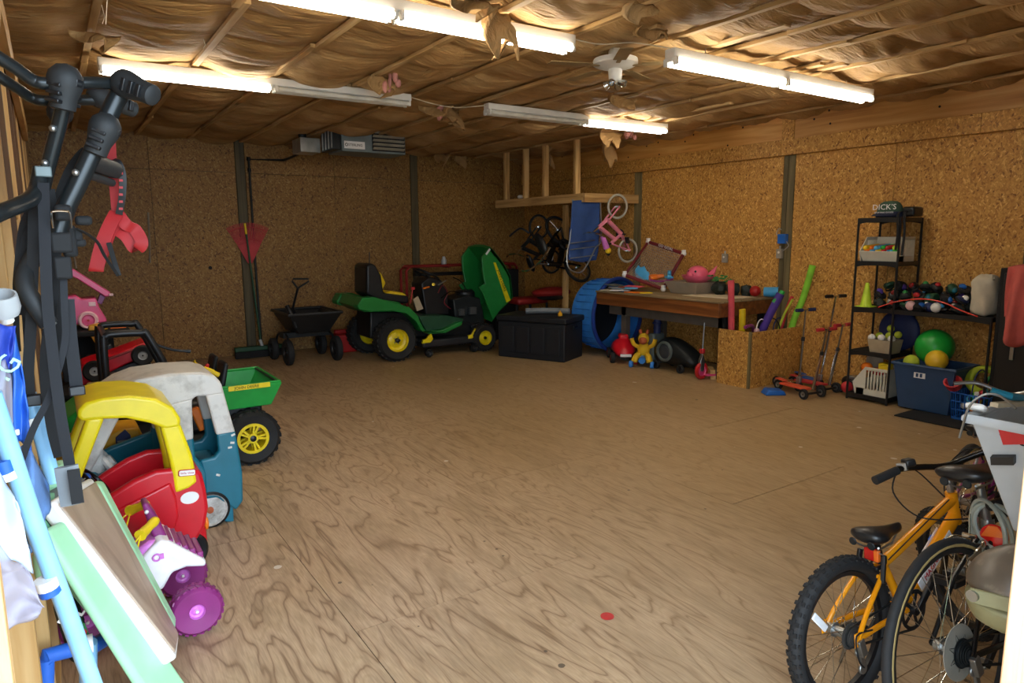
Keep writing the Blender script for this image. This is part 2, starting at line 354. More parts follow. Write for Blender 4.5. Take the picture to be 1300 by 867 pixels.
for a in [
 ('white_metal','e4e2da',.35,0,.04), ('bulb','fff6e4',.4), ('bulb_dead','dedcd0',.3), ('grey_metal','5e6a6a',.45,.2,.08), ('dark_metal','23282a',.45,.4,.1), ('heater_grey','707c7e',.5,.1,.08),
 ('louver','b7b0a0',.4,.3), ('black_pipe','14120f',.5,.3), ('galv','b5b5ae',.4,.6,.15), ('chrome','d0d2d2',.18,1,.03), ('steel','a3a6a6',.32,.9,.06),
 ('black_plastic','15171a',.42,0,.12), ('black_matte','0e0f11',.8,0,.12), ('black_gloss','0c0c0d',.22), ('rubber','1a1a1b',.75,0,.18), ('rubber_dusty','35322f',.85,0,.2), ('tan_wall','a08a56',.7),
 ('green','1f7a35',.32,0,.07), ('green_toy','1d9a3f',.35,0,.06), ('green_dark','1c4a30',.5), ('yellow_paint','e8cf12',.35), ('yellow_toy','f2dc1e',.33,0,.06), ('red_toy','cf1526',.32,0,.06), ('red_dull','8e1d1c',.5), ('red_gas','a81a18',.45), ('red_strap','960a0e',.6,0,.1), ('rake_red','c02a30',.5),
 ('teal','136b80',.35,0,.06), ('truck_white','d5d3cc',.4,0,.04), ('mint','a8e2b6',.38,0,.05), ('mint_dark','79b692',.42), ('trim_white','efeeea',.4,0,.03), ('trike_purple','8a2f74',.4), ('trike_pink','d57ad0',.38), ('trike_white','f0ecf0',.35), ('yellow_cord','e8c81c',.5), ('wheel_white','dcdad4',.4,0,.08), ('pink_car','d8487e',.35), ('pink_pale','efc4c8',.45),
 ('gold_yellow','dba016',.4,0,.08), ('orange_toy','ee7a1c',.4), ('frame_orange','f09a12',.25,0,.05), ('decal_white','f1f0ee',.35,0,.03), ('decal_blue','2a64c4',.4), ('decal_red','c02428',.4), ('reflector_red','d8201c',.2), ('reflector_orange','f0742a',.2), ('reflector_clear','e4e6e8',.2), ('cable_grey','9ba49c',.35), ('bin_grey','aeb2b4',.5,0,.05), ('helmet_top','665c50',.35,0,.15), ('helmet_low','8d8a66',.45,0,.12), ('leather','17181a',.35),
 ('noodle_red','e0525e',.75), ('noodle_green','8fdc3c',.75), ('purple','4a3090',.7), ('pool_blue','3a8ae0',.35,0,.1), ('pool_rib','2868bc',.4), ('pool_dark','1b3a8a',.4), ('dark_inside','0d0e12',.8), ('scooter_orange','e85a3a',.4), ('scooter_red','c8323a',.42), ('navy','1d2a5a',.6), ('blue_box','1c66c0',.4), ('tote_blue','2c4a70',.45,0,.06), ('ball_green','22a83c',.35,0,.04), ('ball_yellow','e8c02c',.4), ('cone','c8e83a',.5), ('crate_white','dcd8c6',.5,0,.05), ('canvas','d0c8b2',.85,0,.08), ('towel','cc625a',.9,0,.08), ('cap_green','3c5a48',.8), ('cap_navy','1e2a48',.8), ('tennis','b8c838',.8), ('golf','e8e6e0',.5), ('hoop_red','e8402c',.4), ('box_tan','b0a084',.7), ('mat_dark','1a1b1c',.85),
 ('sling_blue','2a4a86',.8), ('pink_bike','e88aa0',.35), ('tire_grey','b8b4a8',.6), ('maroon','6e1c26',.4), ('net_cord','b0aaa0',.7), ('pig_pink','ee6a88',.35), ('muzzle','b4582e',.6), ('plush_yellow','e0b41e',.8), ('paper','d8ccb0',.7), ('grey_board','5c554c',.7), ('leaf_green','2c8a44',.6), ('can_blue','4aa8e0',.4), ('sky_tube','8fc8f2',.35), ('mid_blue','2c66c8',.4), ('pale_blue','c2d4ea',.8), ('denim','5f86bd',.8,0,.1), ('cobalt','2440a8',.6), ('print_green','3a7a34',.6), ('bag_black','16221c',.6), ('grey_sleeve','80868a',.8), ('strap_black','090a0d',.75,0,.1), ('strap_navy','0c0f16',.75,0,.1),
 ('gripper','1e2123',.65,0,.08), ('rack_paint','24292b',.3,.4,.05), ('blade_tan','9a8258',.6), ('concrete','a09c92',.85,0,.08), ('siding','8a8478',.8), ('pink_fiber','c88a80',.95,0,.2), ('seat_yellow','e6c413',.5), ('deck_black','171a20',.6), ('lens_smoke','3a3f44',.15), ('outlet_grey','9a968a',.5), ('rod_silver','c8c4b8',.35,.7)]:
    pm(*a)
SPEC['bulb']['emit'] = TUBE_POWER
SPEC['wheel_white']['dirt'] = '8a857c'; SPEC['truck_white']['dirt'] = 'a09c94'; SPEC['helmet_top']['dirt'] = 'a89c88'; SPEC['bench_y'] = None
SPEC['rubber']['bump'] = .3; SPEC['towel']['bump'] = .4; SPEC['canvas']['bump'] = .4; SPEC['denim']['bump'] = .5
SPEC['deck_black']['bump'] = .2
del SPEC['bench_y']
# ------------------------------------------------------------------ setting
def struct(o): o['kind'] = 'structure'; return o
ROOTM_W = Matrix()
ground = struct(B().span((-9, -14, -.3), (12, .37, -.11)).obj('ground', 'concrete'))
floor = struct(B().span((-.3, .38, -.1), (7.2, 10.2, -.02)).obj('floor', 'black_matte'))
XS = [-.29, .93, 2.15, 3.37, 4.59, 5.81, 7.03]
for c in range(6):
    y = -1.06 + (1.22 if c % 2 == 0 else 0)
    ys = [q for q in [-2.26 + (2.44*k if c % 2 == 1 else 2.44*k + 1.22) for k in range(7)]]
    ys = [2.59 + 2.44*k for k in range(-1, 4)] if c % 2 == 1 else [3.81 + 2.44*k for k in range(-2, 3)]
    ys = [.38] + [q for q in ys if .4 < q < 10.1] + [10.15]
    for a, b_ in zip(ys[:-1], ys[1:]):
        dz = random.uniform(-.001, .0015); up = .014 if (c == 1 and a < 1) else 0
        x0, x1 = XS[c] + .002, XS[c+1] - .002
        bb = B(); n = 5
        def ff(u, v, x0=x0, x1=x1, a=a, b_=b_, dz=dz, up=up):
            x = x0 + u*(x1-x0); yy = a+.002 + v*(b_-a-.004)
            return (x, yy, dz + up*u**4*math.sin(PI*v)**.7 - .0007*(1 if u in (0, 1) or v in (0, 1) else 0))
        bb.grid(ff, 8, 8)
        lo = len(bb.v); bb.span((x0, a+.002, -.02), (x1, b_-.002, -.002))
        bb.obj('floor_sheet', 'floor_ply', floor, flat=True)
# back wall
wb = struct(B().span((-.3, 10.13, -.1), (7.2, 10.2, 3.15)).obj('wall_back', 'black_matte'))
for x0, x1 in ((-.28, 1.155), (1.16, 2.21), (2.345, 3.6), (3.605, 4.84), (4.975, 6.2), (6.205, 7.08)):
    for z0, z1 in ((.005, 2.535), (2.54, 3.1)):
        B().span((x0, 10.1 + random.uniform(0, .004), z0), (x1, 10.128, z1)).obj('panel', 'osb_shaded', wb, flat=True)
for x in (2.277, 4.907):
    B().span((x-.06, 10.092, 0), (x+.06, 10.13, 3.05)).obj('post', 'post_back', wb, bev=.004)
B().lathe([(0, 0), (.025, 0), (.02, .004), (0, .002)], 10, T((1.8, 10.096, 1.25)) @ RX(PI/2)).obj('knot_hole', 'black_matte', wb)
tag(B().tube([(1.10, 10.085, 1.985), (1.085, 10.085, 1.62), (1.07, 10.085, 1.34)], .011, 6).obj('threaded_rod', 'rod_silver'), 'thin silver rod hanging alone on back wall left of the rake', 'rod')
tag(B().tube([(.23, 10.085, 1.62), (.25, 10.085, 1.29)], .011, 6).obj('threaded_rod', 'rod_silver'), 'short silver rod on back wall just above the pink toy car', 'rod')
# right wall
wr = struct(B().span((7.08, .4, -.1), (7.2, 10.2, 3.15)).obj('wall_right', 'black_matte'))
for y0, y1 in ((.46, 2.36), (2.5, 3.66), (3.665, 4.77), (4.925, 6.1), (6.105, 7.19), (7.34, 8.7), (8.705, 10.1)):
    B().span((7.05 + random.uniform(0, .004), y0, .005), (7.078, y1, 2.56)).obj('panel', 'osb_lit', wr, flat=True)
for y in (2.43, 4.85, 7.27):
    B().span((7.046, y-.072, 0), (7.08, y+.005, 2.56)).obj('post', 'post_dark', wr, bev=.004)
    B().span((7.043, y+.009, 0), (7.08, y+.066, 2.56)).obj('post', 'post_dark', wr, bev=.004)
for y0, y1 in ((.46, 2.9), (2.905, 4.78), (4.93, 7.3), (7.305, 10.1)):
    B().span((6.985, y0, 2.535), (7.05, y1, 2.705)).obj('header_strip', 'osb_lit', wr, flat=True)
for y0, y1 in ((.46, 4.77), (4.93, 8.0), (8.005, 10.1)):
    B().span((6.995, y0, 2.707), (7.05, y1, 2.975)).obj('header_board', 'header_wood', wr, bev=.003)
B().span((6.985, 4.775, 2.535), (7.05, 4.925, 2.975)).obj('splice_block', 'osb_lit', wr, bev=.003)
bb = B()
for k in range(14):
    y = random.uniform(2.5, 9); z = random.uniform(2.72, 2.95)
    bb.lathe([(0, 0), (.012, 0), (.010, .003), (0, .003)], 8, T((6.993, y, z)) @ RY(-PI/2))
bb.obj('bolt_holes', 'black_matte', wr)
# left wall: bare studs in front of the sheathing
wl = struct(B().span((-.36, .38, -.1), (-.3, 10.2, 3.15)).obj('wall_left', 'osb'))
for k in range(16):
    y = 1.28 + .61*k
    B().span((-.3, y-.02, .04), (-.11, y+.02, 2.92)).obj('stud', 'lumber_shaded' if k in (4, 6, 7, 9) else 'lumber_z', wl, bev=.003)  # some studs darkened: shade of the stud gaps put into their wood colour
B().span((-.3, .46, 0), (-.11, 10.1, .04)).obj('bottom_plate', 'lumber_y', wl, bev=.003)
B().span((-.3, .46, 2.92), (-.09, 10.1, 2.965)).obj('top_plate', 'lumber_y', wl, bev=.003)
B().span((-.108, .9, 2.5), (-.07, 7.5, 2.64)).obj('ledger_board', 'lumber_y', wl, bev=.003)
B().beam((-.09, 2.2, 2.1), (-.09, 4.2, 2.9), .04, .09).obj('brace', 'lumber_y', wl, bev=.003)
for y in (3.45, 4.1, 5.2):
    B().span((-.3, y-.2, 1.75), (-.12, y+.25, 1.79)).obj('blocking', 'lumber_y', wl, bev=.003)
B().span((-.29, 2.9, 0.0), (-.2, 3.09, .62)).obj('scrap_panel', 'lumber_z', wl, bev=.003)
# front wall with the doorway the photograph was taken from
wf = struct(B().span((1.53, .38, -.11), (7.2, .46, 3.15)).obj('wall_front', 'siding'))
B().span((-.36, .38, 2.62), (1.53, .46, 3.15)).obj('lintel', 'siding', wf)
dj = struct(B().span((1.505, .464, -.02), (1.60, .497, 2.62)).obj('door_jamb', 'jamb', bev=.004))
struct(B().span((-.5, .3, 3.2), (7.4, 10.4, 3.3)).obj('roof', 'black_matte'))
# ceiling: sagging kraft faced insulation between wood strips
SX = [.34, 1.02, 1.67, 2.30, 2.93, 3.60, 4.13, 4.68, 5.35, 6.04, 6.76]
NB = 18; sagA = RNG.uniform(.25, 1.0, (NB, 14)); tilt = RNG.uniform(-.6, .6, (NB, 14))
ph = RNG.uniform(0, 6.28, 60)
def ceil_z(x, y):
    xs = [-.35] + SX + [7.2]
    i = max(k for k in range(len(xs)) if xs[k] <= x) if x > xs[0] else 0
    i = min(i, len(xs)-2); u = (x-xs[i])/(xs[i+1]-xs[i])
    q = (y-.15)/.605; j = int(q); v = q-j
    s = math.sin(PI*min(max(u, 0), 1)); t = max(0, math.sin(PI*v))
    A = .024 + .072*sagA[j % NB, i % 14]
    z = A*(s**.75)*(t**.42)*(1 + tilt[j % NB, i % 14]*(u-.5))
    z += .010*t*math.sin(23*x + 3*math.sin(5*y+ph[i]) + ph[j]) * (1-s**2)
    z += .006*math.sin(41*y + 6*math.sin(3.1*x+ph[j+20])) * s
    z += .012*math.sin(2.1*x+ph[3])*math.sin(1.7*y+ph[4])
    return 2.985 - z
gx, gy = 220, 300
ce = B().grid(lambda u, v: (-.3 + 7.4*u, .45 + 9.68*v, ceil_z(-.3+7.4*u, .45+9.68*v)), gx, gy).obj('ceiling', 'kraft', ang=3)
struct(ce)
for i, x in enumerate(SX):
    y = .47
    while y < 10.05:
        ln = random.choice((1.5, 2.0, 2.44, 2.44, 3.0)); y2 = min(y+ln, 10.08); dx = random.uniform(-.035, .035)
        if y2 - y > .12:
            B().beam((x+dx+random.uniform(-.012, .012), y+.004, 2.952), (x+dx, y2-.004, 2.952), .045, .026).obj('strip', 'strip', ce, bev=.002)
        y = y2 - (.12 if random.random() < .3 else 0)
for x, y, ln in ((2.62, 4.9, .8), (3.9, 2.75, .9), (5.0, 3.2, 1.1), (5.15, 3.1, .9), (5.7, 4.6, 1.5), (.66, 6.2, .5), (3.27, 3.2, .7)):
    B().beam((x, y, 2.93), (x+.02, y+ln, 2.93), .07, .022).obj('strip', 'strip', ce, bev=.002)
# torn paper flaps with pink wool showing
def flap(x, y, w_, h, a, mat='kraft'):
    bb = B(); rn = [random.uniform(.6, 1.2) for _ in range(8)]
    def f(u, v):
        k = rn[int(u*6.99)]
        return ((u-.5)*w_*(1-.55*v), .07*math.sin(3*v+4*u)+.04*math.sin(9*u), -v*h*k)
    bb.grid(f, 14, 8); bb.v = [tuple((T((x, y, 2.93)) @ RZ(a)) @ Vector(p)) for p in bb.v]
    return bb.obj('torn_flap', mat, ce, solid=.003)
for a in ((2.35, 5.35, .22, .14, .6), (3.35, 6.3, .5, .12, .2), (3.5, 6.25, .25, .19, 1.1), (3.25, 3.25, .2, .08, .2), (2.86, 2.95, .12, .10, .3), (2.05, 3.4, .3, .08, 0.2), (2.28, 3.5, .10, .24, .8),
          (6.25, 7.0, .55, .34, .9), (5.85, 6.5, .6, .2, .5), (.35, 5.2, .3, .1, .4), (6.3, 8.4, .4, .25, 1.4), (5.2, 9.7, .25, .16, 0), (5.6, 9.8, .2, .18, .5), (4.55, 4.9, .4, .12, .4)): flap(*a)
for x, y in ((6.15, 6.5), (3.4, 6.28), (2.4, 5.3)):
    bb = B()
    for k in range(6): bb.ball((x+random.uniform(-.05, .05), y+random.uniform(-.05, .05), 2.92-random.uniform(0, .10)), (random.uniform(.012, .03), .022, random.uniform(.02, .05)), 8, 6)
    bb.obj('wool_tuft', 'pink_fiber', ce)
bb = B()
for x, y, ln in ((.32, 3.9, .28), (.36, 4.6, .1), (.95, 5.0, .06)): bb.tube([(x, y, 2.93), (x+.01, y, 2.93-ln*.6), (x-.005, y, 2.93-ln)], .002, 4)
bb.obj('loose_thread', 'paper', ce)

# ------------------------------------------------------------------ lamps
def fixture(x0, y0, z, lit, label):
    t = thing('fluorescent_fixture', label, 'ceiling light', (x0, y0, z), (0, 0, random.uniform(-.006, .006)), 'strip lights under the ceiling')
    B().prism([(0, .035), (0, .095), (2.44, .095), (2.44, .035)], -.045, .045).prism([(0, .01), (0, .036), (2.44, .036), (2.44, .01)], -.022, .022).obj('housing', 'white_metal', t, bev=.006)
    for h in (0, 1):
        for sy in (-1, 1):
            ys = sy*.042
            B().cyl((h*1.22+.03, ys, .008), (h*1.22+1.19, ys, .008), .019, 12).obj('tube', 'bulb' if lit[h] else 'bulb_dead', t)
            for e in (.015, 1.195): B().box((h*1.22+e, ys, .012), (.02, .036, .05)).obj('lamp_holder', 'white_metal', t, bev=.003)
    bb = B()
    for x in (.35, 2.1):
        bb.tube([(x, 0, .09), (x+.02, .02, .125), (x, 0, .15)], .003, 5)
    bb.obj('hanger_hook', 'galv', t)
    return t
fixture(.45, 3.60, 2.815, (1, 1), 'nearest strip light cut by the upper edge of the picture, both halves lit')
fixture(.40, 5.88, 2.83, (1, 0), 'strip light beside the black bike rack, left half lit and right half dark')
fixture(3.62, 5.83, 2.825, (0, 1), 'far strip light above the loft posts, left half dark and right half lit')
fixture(3.52, 3.36, 2.775, (1, 1), 'strip light right of the ceiling fan with both halves lit')
tag(B().tube(spl([(2.9, 3.62, 2.9), (3.1, 3.58, 2.885), (3.3, 3.48, 2.9), (3.52, 3.36, 2.87)], 5), .004, 5).obj('lamp_cord', 'paper'), 'thin pale cord running past the fan between two strip lights', 'cord')
tag(B().tube(spl([(2.84, 5.86, 2.9), (3.1, 5.9, 2.87), (3.35, 5.9, 2.865), (3.62, 5.83, 2.9)], 5), .004, 5).obj('lamp_cord', 'paper'), 'thin pale cord linking the two farther strip lights', 'cord')
# ceiling fan, at rest
t = thing('ceiling_fan', 'cream ceiling fan with a dusty disc motor and a cluster of bare lamp sockets', 'fan', (3.44, 3.8, 2.98))
B().lathe([(0, 0), (.085, 0), (.085, -.012), (.05, -.03), (.05, -.075), (.06, -.082), (0, -.085)], 20).obj('canopy', 'white_metal', t)
B().lathe([(0, -.08), (.06, -.085), (.155, -.10), (.16, -.115), (.158, -.135), (.13, -.15), (.07, -.165), (0, -.165)], 28).obj('motor', 'white_metal', t)
B().lathe([(0, -.165), (.045, -.165), (.05, -.175), (.045, -.235), (.03, -.25), (0, -.25)], 18).obj('switch_housing', 'white_metal', t)
bb = B()
for k in range(4):
    a = k*PI/2+.5; M_ = RZ(a) @ T((.025, 0, -.255)) @ RY(1.9)
    bb.lathe([(.012, 0), (.016, .01), (.024, .03), (.028, .055), (.022, .055), (.018, .03), (0, .02)], 12, M_)
bb.obj('lamp_socket', 'chrome', t)
for k in range(5):
    bb = B(); M_ = RZ(k*2*PI/5+.35)
    bb.box((.17, 0, -.15), (.10, .03, .006), M_)
    bb.prism([(.19, -.151), (.19, -.146), (.50, -.150), (.50, -.155)], -.045, .045, M_)
    bb.obj('blade', 'blade_tan', t, bev=.002)
# unit heater and gas pipe
t = thing('unit_heater', 'grey gas unit heater with slanted louvers hung under the ceiling at the back', 'heater', (3.12, 8.42, 2.71))
B().span((0, 0, 0), (.86, .5, .31)).obj('cabinet', 'heater_grey', t, bev=.008)
B().span((.40, -.012, .025), (.845, .002, .285)).obj('outlet_opening', 'dark_inside', t)
for k in range(5):
    B().box((.62, -.022, .055 + k*.05), (.43, .045, .010), T((.62, -.022, .055+k*.05)) @ RX(-.6) @ T((-.62, .022, -.055-k*.05))).obj('louver', 'louver', t, bev=.002)
B().span((-.10, .03, .02), (-.002, .48, .29)).obj('fan_guard', 'dark_metal', t, bev=.006)
bb = B()
for k in range(4): bb.span((-.108, .06+k*.11, .04), (-.1, .09+k*.11, .27))
bb.obj('guard_bars', 'galv', t)
B().span((-.36, .5, .02), (-.10, .85, .20)).obj('control_box', 'galv', t, bev=.006)
B().cyl((-.3, .6, .2), (-.3, .6, .33), .05, 12).obj('flue', 'dark_metal', t)
B().span((.03, -.004, .035), (.30, .001, .125)).obj('label_plate', 'decal_white', t)
text('lettering', 'STERLING', .042, T((3.12+.175, 8.42-.006, 2.71+.08)) @ FRONT, 'black_matte', t)
bb = B().torus(.016, .004, 12, 6, T((.058, -.006, .08)) @ RX(PI/2)); bb.obj('emblem', 'black_matte', t)
bb = B()
for x in (.1, .76): bb.cyl((x, .25, .3), (x, .25, .34), .008, 6)
bb.obj('hanger_rod', 'galv', t)
gp = B().tube([(2.86, 9.30, 2.76), (2.86, 9.6, 2.74), (2.86, 10.05, 2.735), (2.385, 10.05, 2.72), (2.385, 10.05, 1.3), (2.40, 10.05, .04)], .017, 8)
gp.cyl((2.385, 10.05, 2.70), (2.385, 10.05, 2.75), .027, 10).cyl((2.385, 10.05, 2.55), (2.385, 10.05, 2.6), .025, 10)
tag(gp.obj('gas_pipe', 'black_pipe'), 'black iron gas pipe running down back wall from the heater', 'pipe')
# outlets
def box_outlet(y, z, label):
    t = thing('outlet_box', label, 'outlet', (7.05, y, z), (0, 0, 0))
    B().span((-.045, -.035, -.055), (0, .035, .055)).obj('box', 'outlet_grey', t, bev=.006)
    B().cyl((-.047, 0, .015), (-.044, 0, .015), .014, 12).obj('socket', 'white_metal', t)
    B().cyl((-.022, 0, .055), (-.022, 0, .09), .011, 8).obj('conduit_stub', 'galv', t)
    return t
box_outlet(5.68, 1.36, 'grey outlet box on right wall above the workbench')
box_outlet(4.90, 1.43, 'grey switch box just below the blue electrical box')
t = thing('blue_electrical_box', 'bright blue electrical box on the dark post of right wall', 'electrical box', (7.04, 4.86, 1.60))
B().span((-.06, -.055, -.055), (0, .05, .055)).obj('box', 'blue_box', t, bev=.006)
B().tube(spl([(-.03, .05, .02), (-.03, .085, .06), (-.03, .05, .12), (-.02, .03, .1)], 5), .005, 6).obj('grey_cable', 'galv', t)
B().tube(spl([(-.03, -.05, -.03), (-.03, -.08, -.08), (-.02, 0, -.14)], 5), .006, 6).obj('grey_cable', 'galv', t)
# loft platform in the far corner
t = thing('loft_platform', 'pale lumber loft platform hung in the far right corner', 'platform', (6.05, 7.25, 2.10))
B().span((0, 0, 0), (1.0, .04, .12)).obj('front_rail', 'lumber_x', t, bev=.003)
B().span((0, .042, 0), (.04, 2.25, .12)).obj('side_rail', 'lumber_y', t, bev=.003)
B().span((.042, .042, .10), (.99, 2.25, .118)).obj('deck', 'osb', t)
for y, x in ((.20, .0), (.92, 0), (1.42, 0), (1.95, 0)):
    B().span((x+.002, y, .122), (x+.088, y+.05, .86)).obj('post', 'lumber_z', t, bev=.003)
B().span((.28, .75, -2.1), (.33, .84, .0)).obj('post', 'lumber_z', t, bev=.003)
B().ball((.05, 1.6, .15), (.05, .05, .03), 10, 6).obj('dome_light', 'golf', t)
# sticker on the floor
p = atZ(771, 782, .008); zs = .014*((p.x-.932)/1.216)**4*math.sin(PI*(p.y-.382)/2.206)**.7 + .001
tag(B().lathe([(0, .002), (.03, .002), (.03, .0032), (0, .0036)], 16, T((p.x, p.y, zs))).obj('floor_sticker', 'decal_red'), 'round red paper dot stuck on the plywood floor', 'sticker')
# ------------------------------------------------------------------ left side: rack, frame, ride-on toys
def q(x, y, Y): return atY(x, y, Y)
def wheel(parent, name, c, R, wd, tire='rubber', rim='yellow_paint', r_in=.55, knobs=0, hub='black_plastic', spokes=0, ax=PI/2, tr=None):
    """a wheel with its axle along local y; tyre is the part, rim and hub its sub-parts"""
    M_ = T(c) @ RX(ax) if ax else T(c) @ RY(PI/2)
    h = wd/2; ri = R*r_in
    t = B().lathe([(ri, -h*.8), (R*.86, -h), (R*.97, -h*.72), (R, -h*.3), (R, h*.3), (R*.97, h*.72), (R*.86, h), (ri, h*.8)], 28, M_, True)
    if knobs:
        for k in range(knobs):
            a = 2*PI*k/knobs
            for sgn in (-1, 1):
                t.box((R*.985, 0, sgn*h*.45), (R*.06, 2*PI*R/knobs*.5, h*.7), M_ @ RZ(a + sgn*PI/knobs*.5) @ RX(sgn*.35))
    o = t.obj(name, tire, parent)
    if spokes:
        rb = B().lathe([(ri*1.01, -h*.85), (ri*1.01, h*.85), (ri*.82, h*.85), (ri*.82, -h*.85)], 28, M_, True)
        for k in range(spokes):
            for d in (-.16, .16): rb.box((ri*.55, 0, h*.55), (ri*.75, ri*.13, h*.35), M_ @ RZ(2*PI*k/spokes + d))
            for d in (-.16, .16): rb.box((ri*.55, 0, -h*.55), (ri*.75, ri*.13, h*.35), M_ @ RZ(2*PI*k/spokes + d))
        rb.lathe([(0, -h*.8), (ri*.33, -h*.8), (ri*.33, h*.8), (0, h*.8)], 16, M_)
    else:
        rb = B().lathe([(0, -h*.55), (ri*.35, -h*.62), (ri*.7, -h*.4), (ri*.92, -h*.5), (ri*1.02, -h*.92), (ri*1.02, h*.92), (ri*.92, h*.5), (ri*.7, h*.4), (ri*.35, h*.62), (0, h*.55)], 24, M_)
    rb.obj('rim', rim, o)
    B().lathe([(0, -h*.98), (ri*.2, -h*.9), (ri*.22, -h*.5), (ri*.22, h*.5), (ri*.2, h*.9), (0, h*.98)], 12, M_).obj('hub', hub, o)
    return o
def tprism(px, Y0, Y1, Yt=None):
    return B().prism(traceY(px, Y0 if Yt is None else Yt), Y0, Y1)

# --- bike rack on the left wall
t = thing('bike_rack', 'dark grey hitch bike rack with hinged arms hanging on the left wall', 'bike rack', q(55, 240, 1.95))
def rt(name, pts, r, mat='rack_paint', k=5, n=10):
    return B().tube(spl([q(*p) for p in pts], k), r, n).obj(name, mat, t, world=True)
rt('support_tube', [(-14, 66, 1.79), (0, 74, 1.8), (22, 88, 1.82), (42, 102, 1.84), (60, 106, 1.84), (110, 105, 1.86), (150, 106, 1.9)], .0135)
rt('support_tube', [(-14, 88, 1.97), (0, 98, 1.98), (22, 112, 2.0), (40, 124, 2.02), (60, 128, 2.02), (110, 127, 2.05), (135, 128, 2.06)], .0125)
rt('upright_tube', [(82, 128, 1.86), (76, 155, 1.88), (68, 185, 1.9), (60, 215, 1.92), (54, 240, 1.93)], .0155)
rt('upright_tube', [(160, 105, 1.9), (146, 130, 1.9), (132, 160, 1.9), (118, 192, 1.9), (98, 235, 1.9), (82, 268, 1.9), (72, 300, 1.9)], .021)
rt('upright_tube', [(112, 205, 2.0), (100, 232, 2.0), (84, 272, 2.0), (68, 312, 2.0)], .0175)
rt('cross_stub', [(108, 203, 1.93), (146, 216, 2.1)], .022, 'gripper')
rt('cross_stub', [(112, 222, 1.95), (142, 232, 2.1)], .010, 'gripper')
rt('lower_arm', [(-20, 280, 1.73), (0, 270, 1.75), (20, 262, 1.8), (38, 253, 1.84), (47, 240, 1.88), (52, 215, 1.9)], [.017]*26)
rt('hitch_tube', [(62, 298, 1.9), (48, 318, 1.9), (36, 338, 1.9), (31, 352, 1.88), (33, 368, 1.86), (43, 384, 1.85), (54, 400, 1.85), (62, 412, 1.85)], .0195, 'gripper')
rt('hitch_tip', [(54, 398, 1.848), (63, 414, 1.848)], .016, 'steel')
def hinge(a, b_, r, lab):
    A_, E_ = q(*a), q(*b_); d = (E_-A_).normalized(); L_ = (E_-A_).length
    Mz = T(A_) @ d.to_track_quat('Z', 'Y').to_matrix().to_4x4()
    bb = B().lathe([(0, -r*.9), (r*.55, -r*.75), (r*.92, -r*.3), (r, r*.1), (r*.95, r*.5), (r*.75, L_*.6), (r*.72, L_*.95), (r*.55, L_), (0, L_)], 18, Mz)
    o = bb.obj('hinge_block', 'gripper', t, world=True)
    b2 = B()
    for k in range(3):
        for sg in (-1, 1): b2.box((sg*r*.72, 0, L_*(.25+.25*k)), (r*.45, r*.9, L_*.12), Mz)
    b2.box((0, -r*.85, r*.1), (r*.5, r*.25, r*.5), Mz)
    iv = ROOTM[t.name].inverted(); b2.v = [tuple(iv @ Vector(p)) for p in b2.v]
    b2.obj('grip_teeth', 'black_plastic', o, bev=.002)
hinge((83, 100, 1.84), (79, 140, 1.85), .036, 0)
hinge((158, 106, 1.88), (196, 122, 1.82), .033, 1)
hinge((134, 160, 1.88), (120, 196, 1.89), .034, 2)
hinge((124, 122, 2.06), (172, 140, 2.1), .028, 3)
hinge((76, 145, 2.0), (80, 110, 2.0), .028, 4)
for p in ((67, 163, 1.87), (96, 219, 1.875), (57, 207, 1.89)):
    c = q(*p); B().ball(c, .008, 10, 6).obj('bolt', 'steel', t, world=True)
B().box(q(55, 218, 1.88), (.032, .02, .024)).obj('ratchet_buckle', 'grey_metal', t, world=True, bev=.003)
c = q(78, 278, 1.82); B().tube(spl([c+V(-.017, 0, -.02), c+V(-.017, 0, .012), c+V(-.01, 0, .017), c+V(.01, 0, .017), c+V(.017, 0, .012), c+V(.017, 0, -.02)], 4), .0022, 6).obj('wire_bail', 'chrome', t, world=True)
B().box(q(78, 308, 1.84), (.042, .022, .045)).obj('cradle_block', 'black_matte', t, world=True, bev=.006); B().box(q(80, 270, 1.85), (.034, .03, .036)).obj('cradle_block', 'black_matte', t, world=True, bev=.008)
B().box(q(80, 340, 1.84), (.034, .018, .05)).obj('cradle_block', 'black_matte', t, world=True, bev=.005)
def strap(pts, wd, mat='strap_black', name='strap', side=(1, -.12, 0), k=6, th=.0028):
    return B().ribbon(spl([q(*p) for p in pts], k), wd, th, side).obj(name, mat, t, world=True, ang=1.2)
strap([(55, 232, 1.86), (57, 300, 1.83), (60, 380, 1.82), (66, 440, 1.81), (76, 520, 1.80), (90, 600, 1.80), (95, 637, 1.80)], .022, 'strap_navy')
strap([(80, 330, 1.86), (82, 390, 1.84), (83, 430, 1.84), (74, 470, 1.83), (60, 510, 1.82), (42, 545, 1.80), (18, 610, 1.78)], .014, 'strap_navy')
strap([(86, 380, 1.87), (90, 430, 1.86), (96, 480, 1.86), (98, 502, 1.86)], .026, 'strap_navy')
strap([(44, 240, 1.9), (42, 320, 1.88), (40, 400, 1.88), (36, 470, 1.88), (38, 506, 1.88)], .022)
strap([(62, 240, 1.93), (70, 320, 1.92), (64, 400, 1.9), (58, 470, 1.9), (66, 540, 1.9), (76, 580, 1.9)], .024)
strap([(72, 340, 1.95), (76, 420, 1.94), (70, 470, 1.94), (62, 430, 1.93)], .024)
strap([(34, 380, 1.93), (22, 372, 1.93), (24, 330, 1.93), (30, 285, 1.94), (42, 262, 1.94)], .016)
strap([(28, 400, 1.93), (26, 350, 1.93), (33, 300, 1.93), (46, 282, 1.94)], .016)
strap([(20, 380, 1.94), (21, 420, 1.94), (23, 446, 1.94)], .012)
strap([(30, 400, 1.95), (32, 460, 1.95), (24, 530, 1.92), (18, 560, 1.9)], .006)
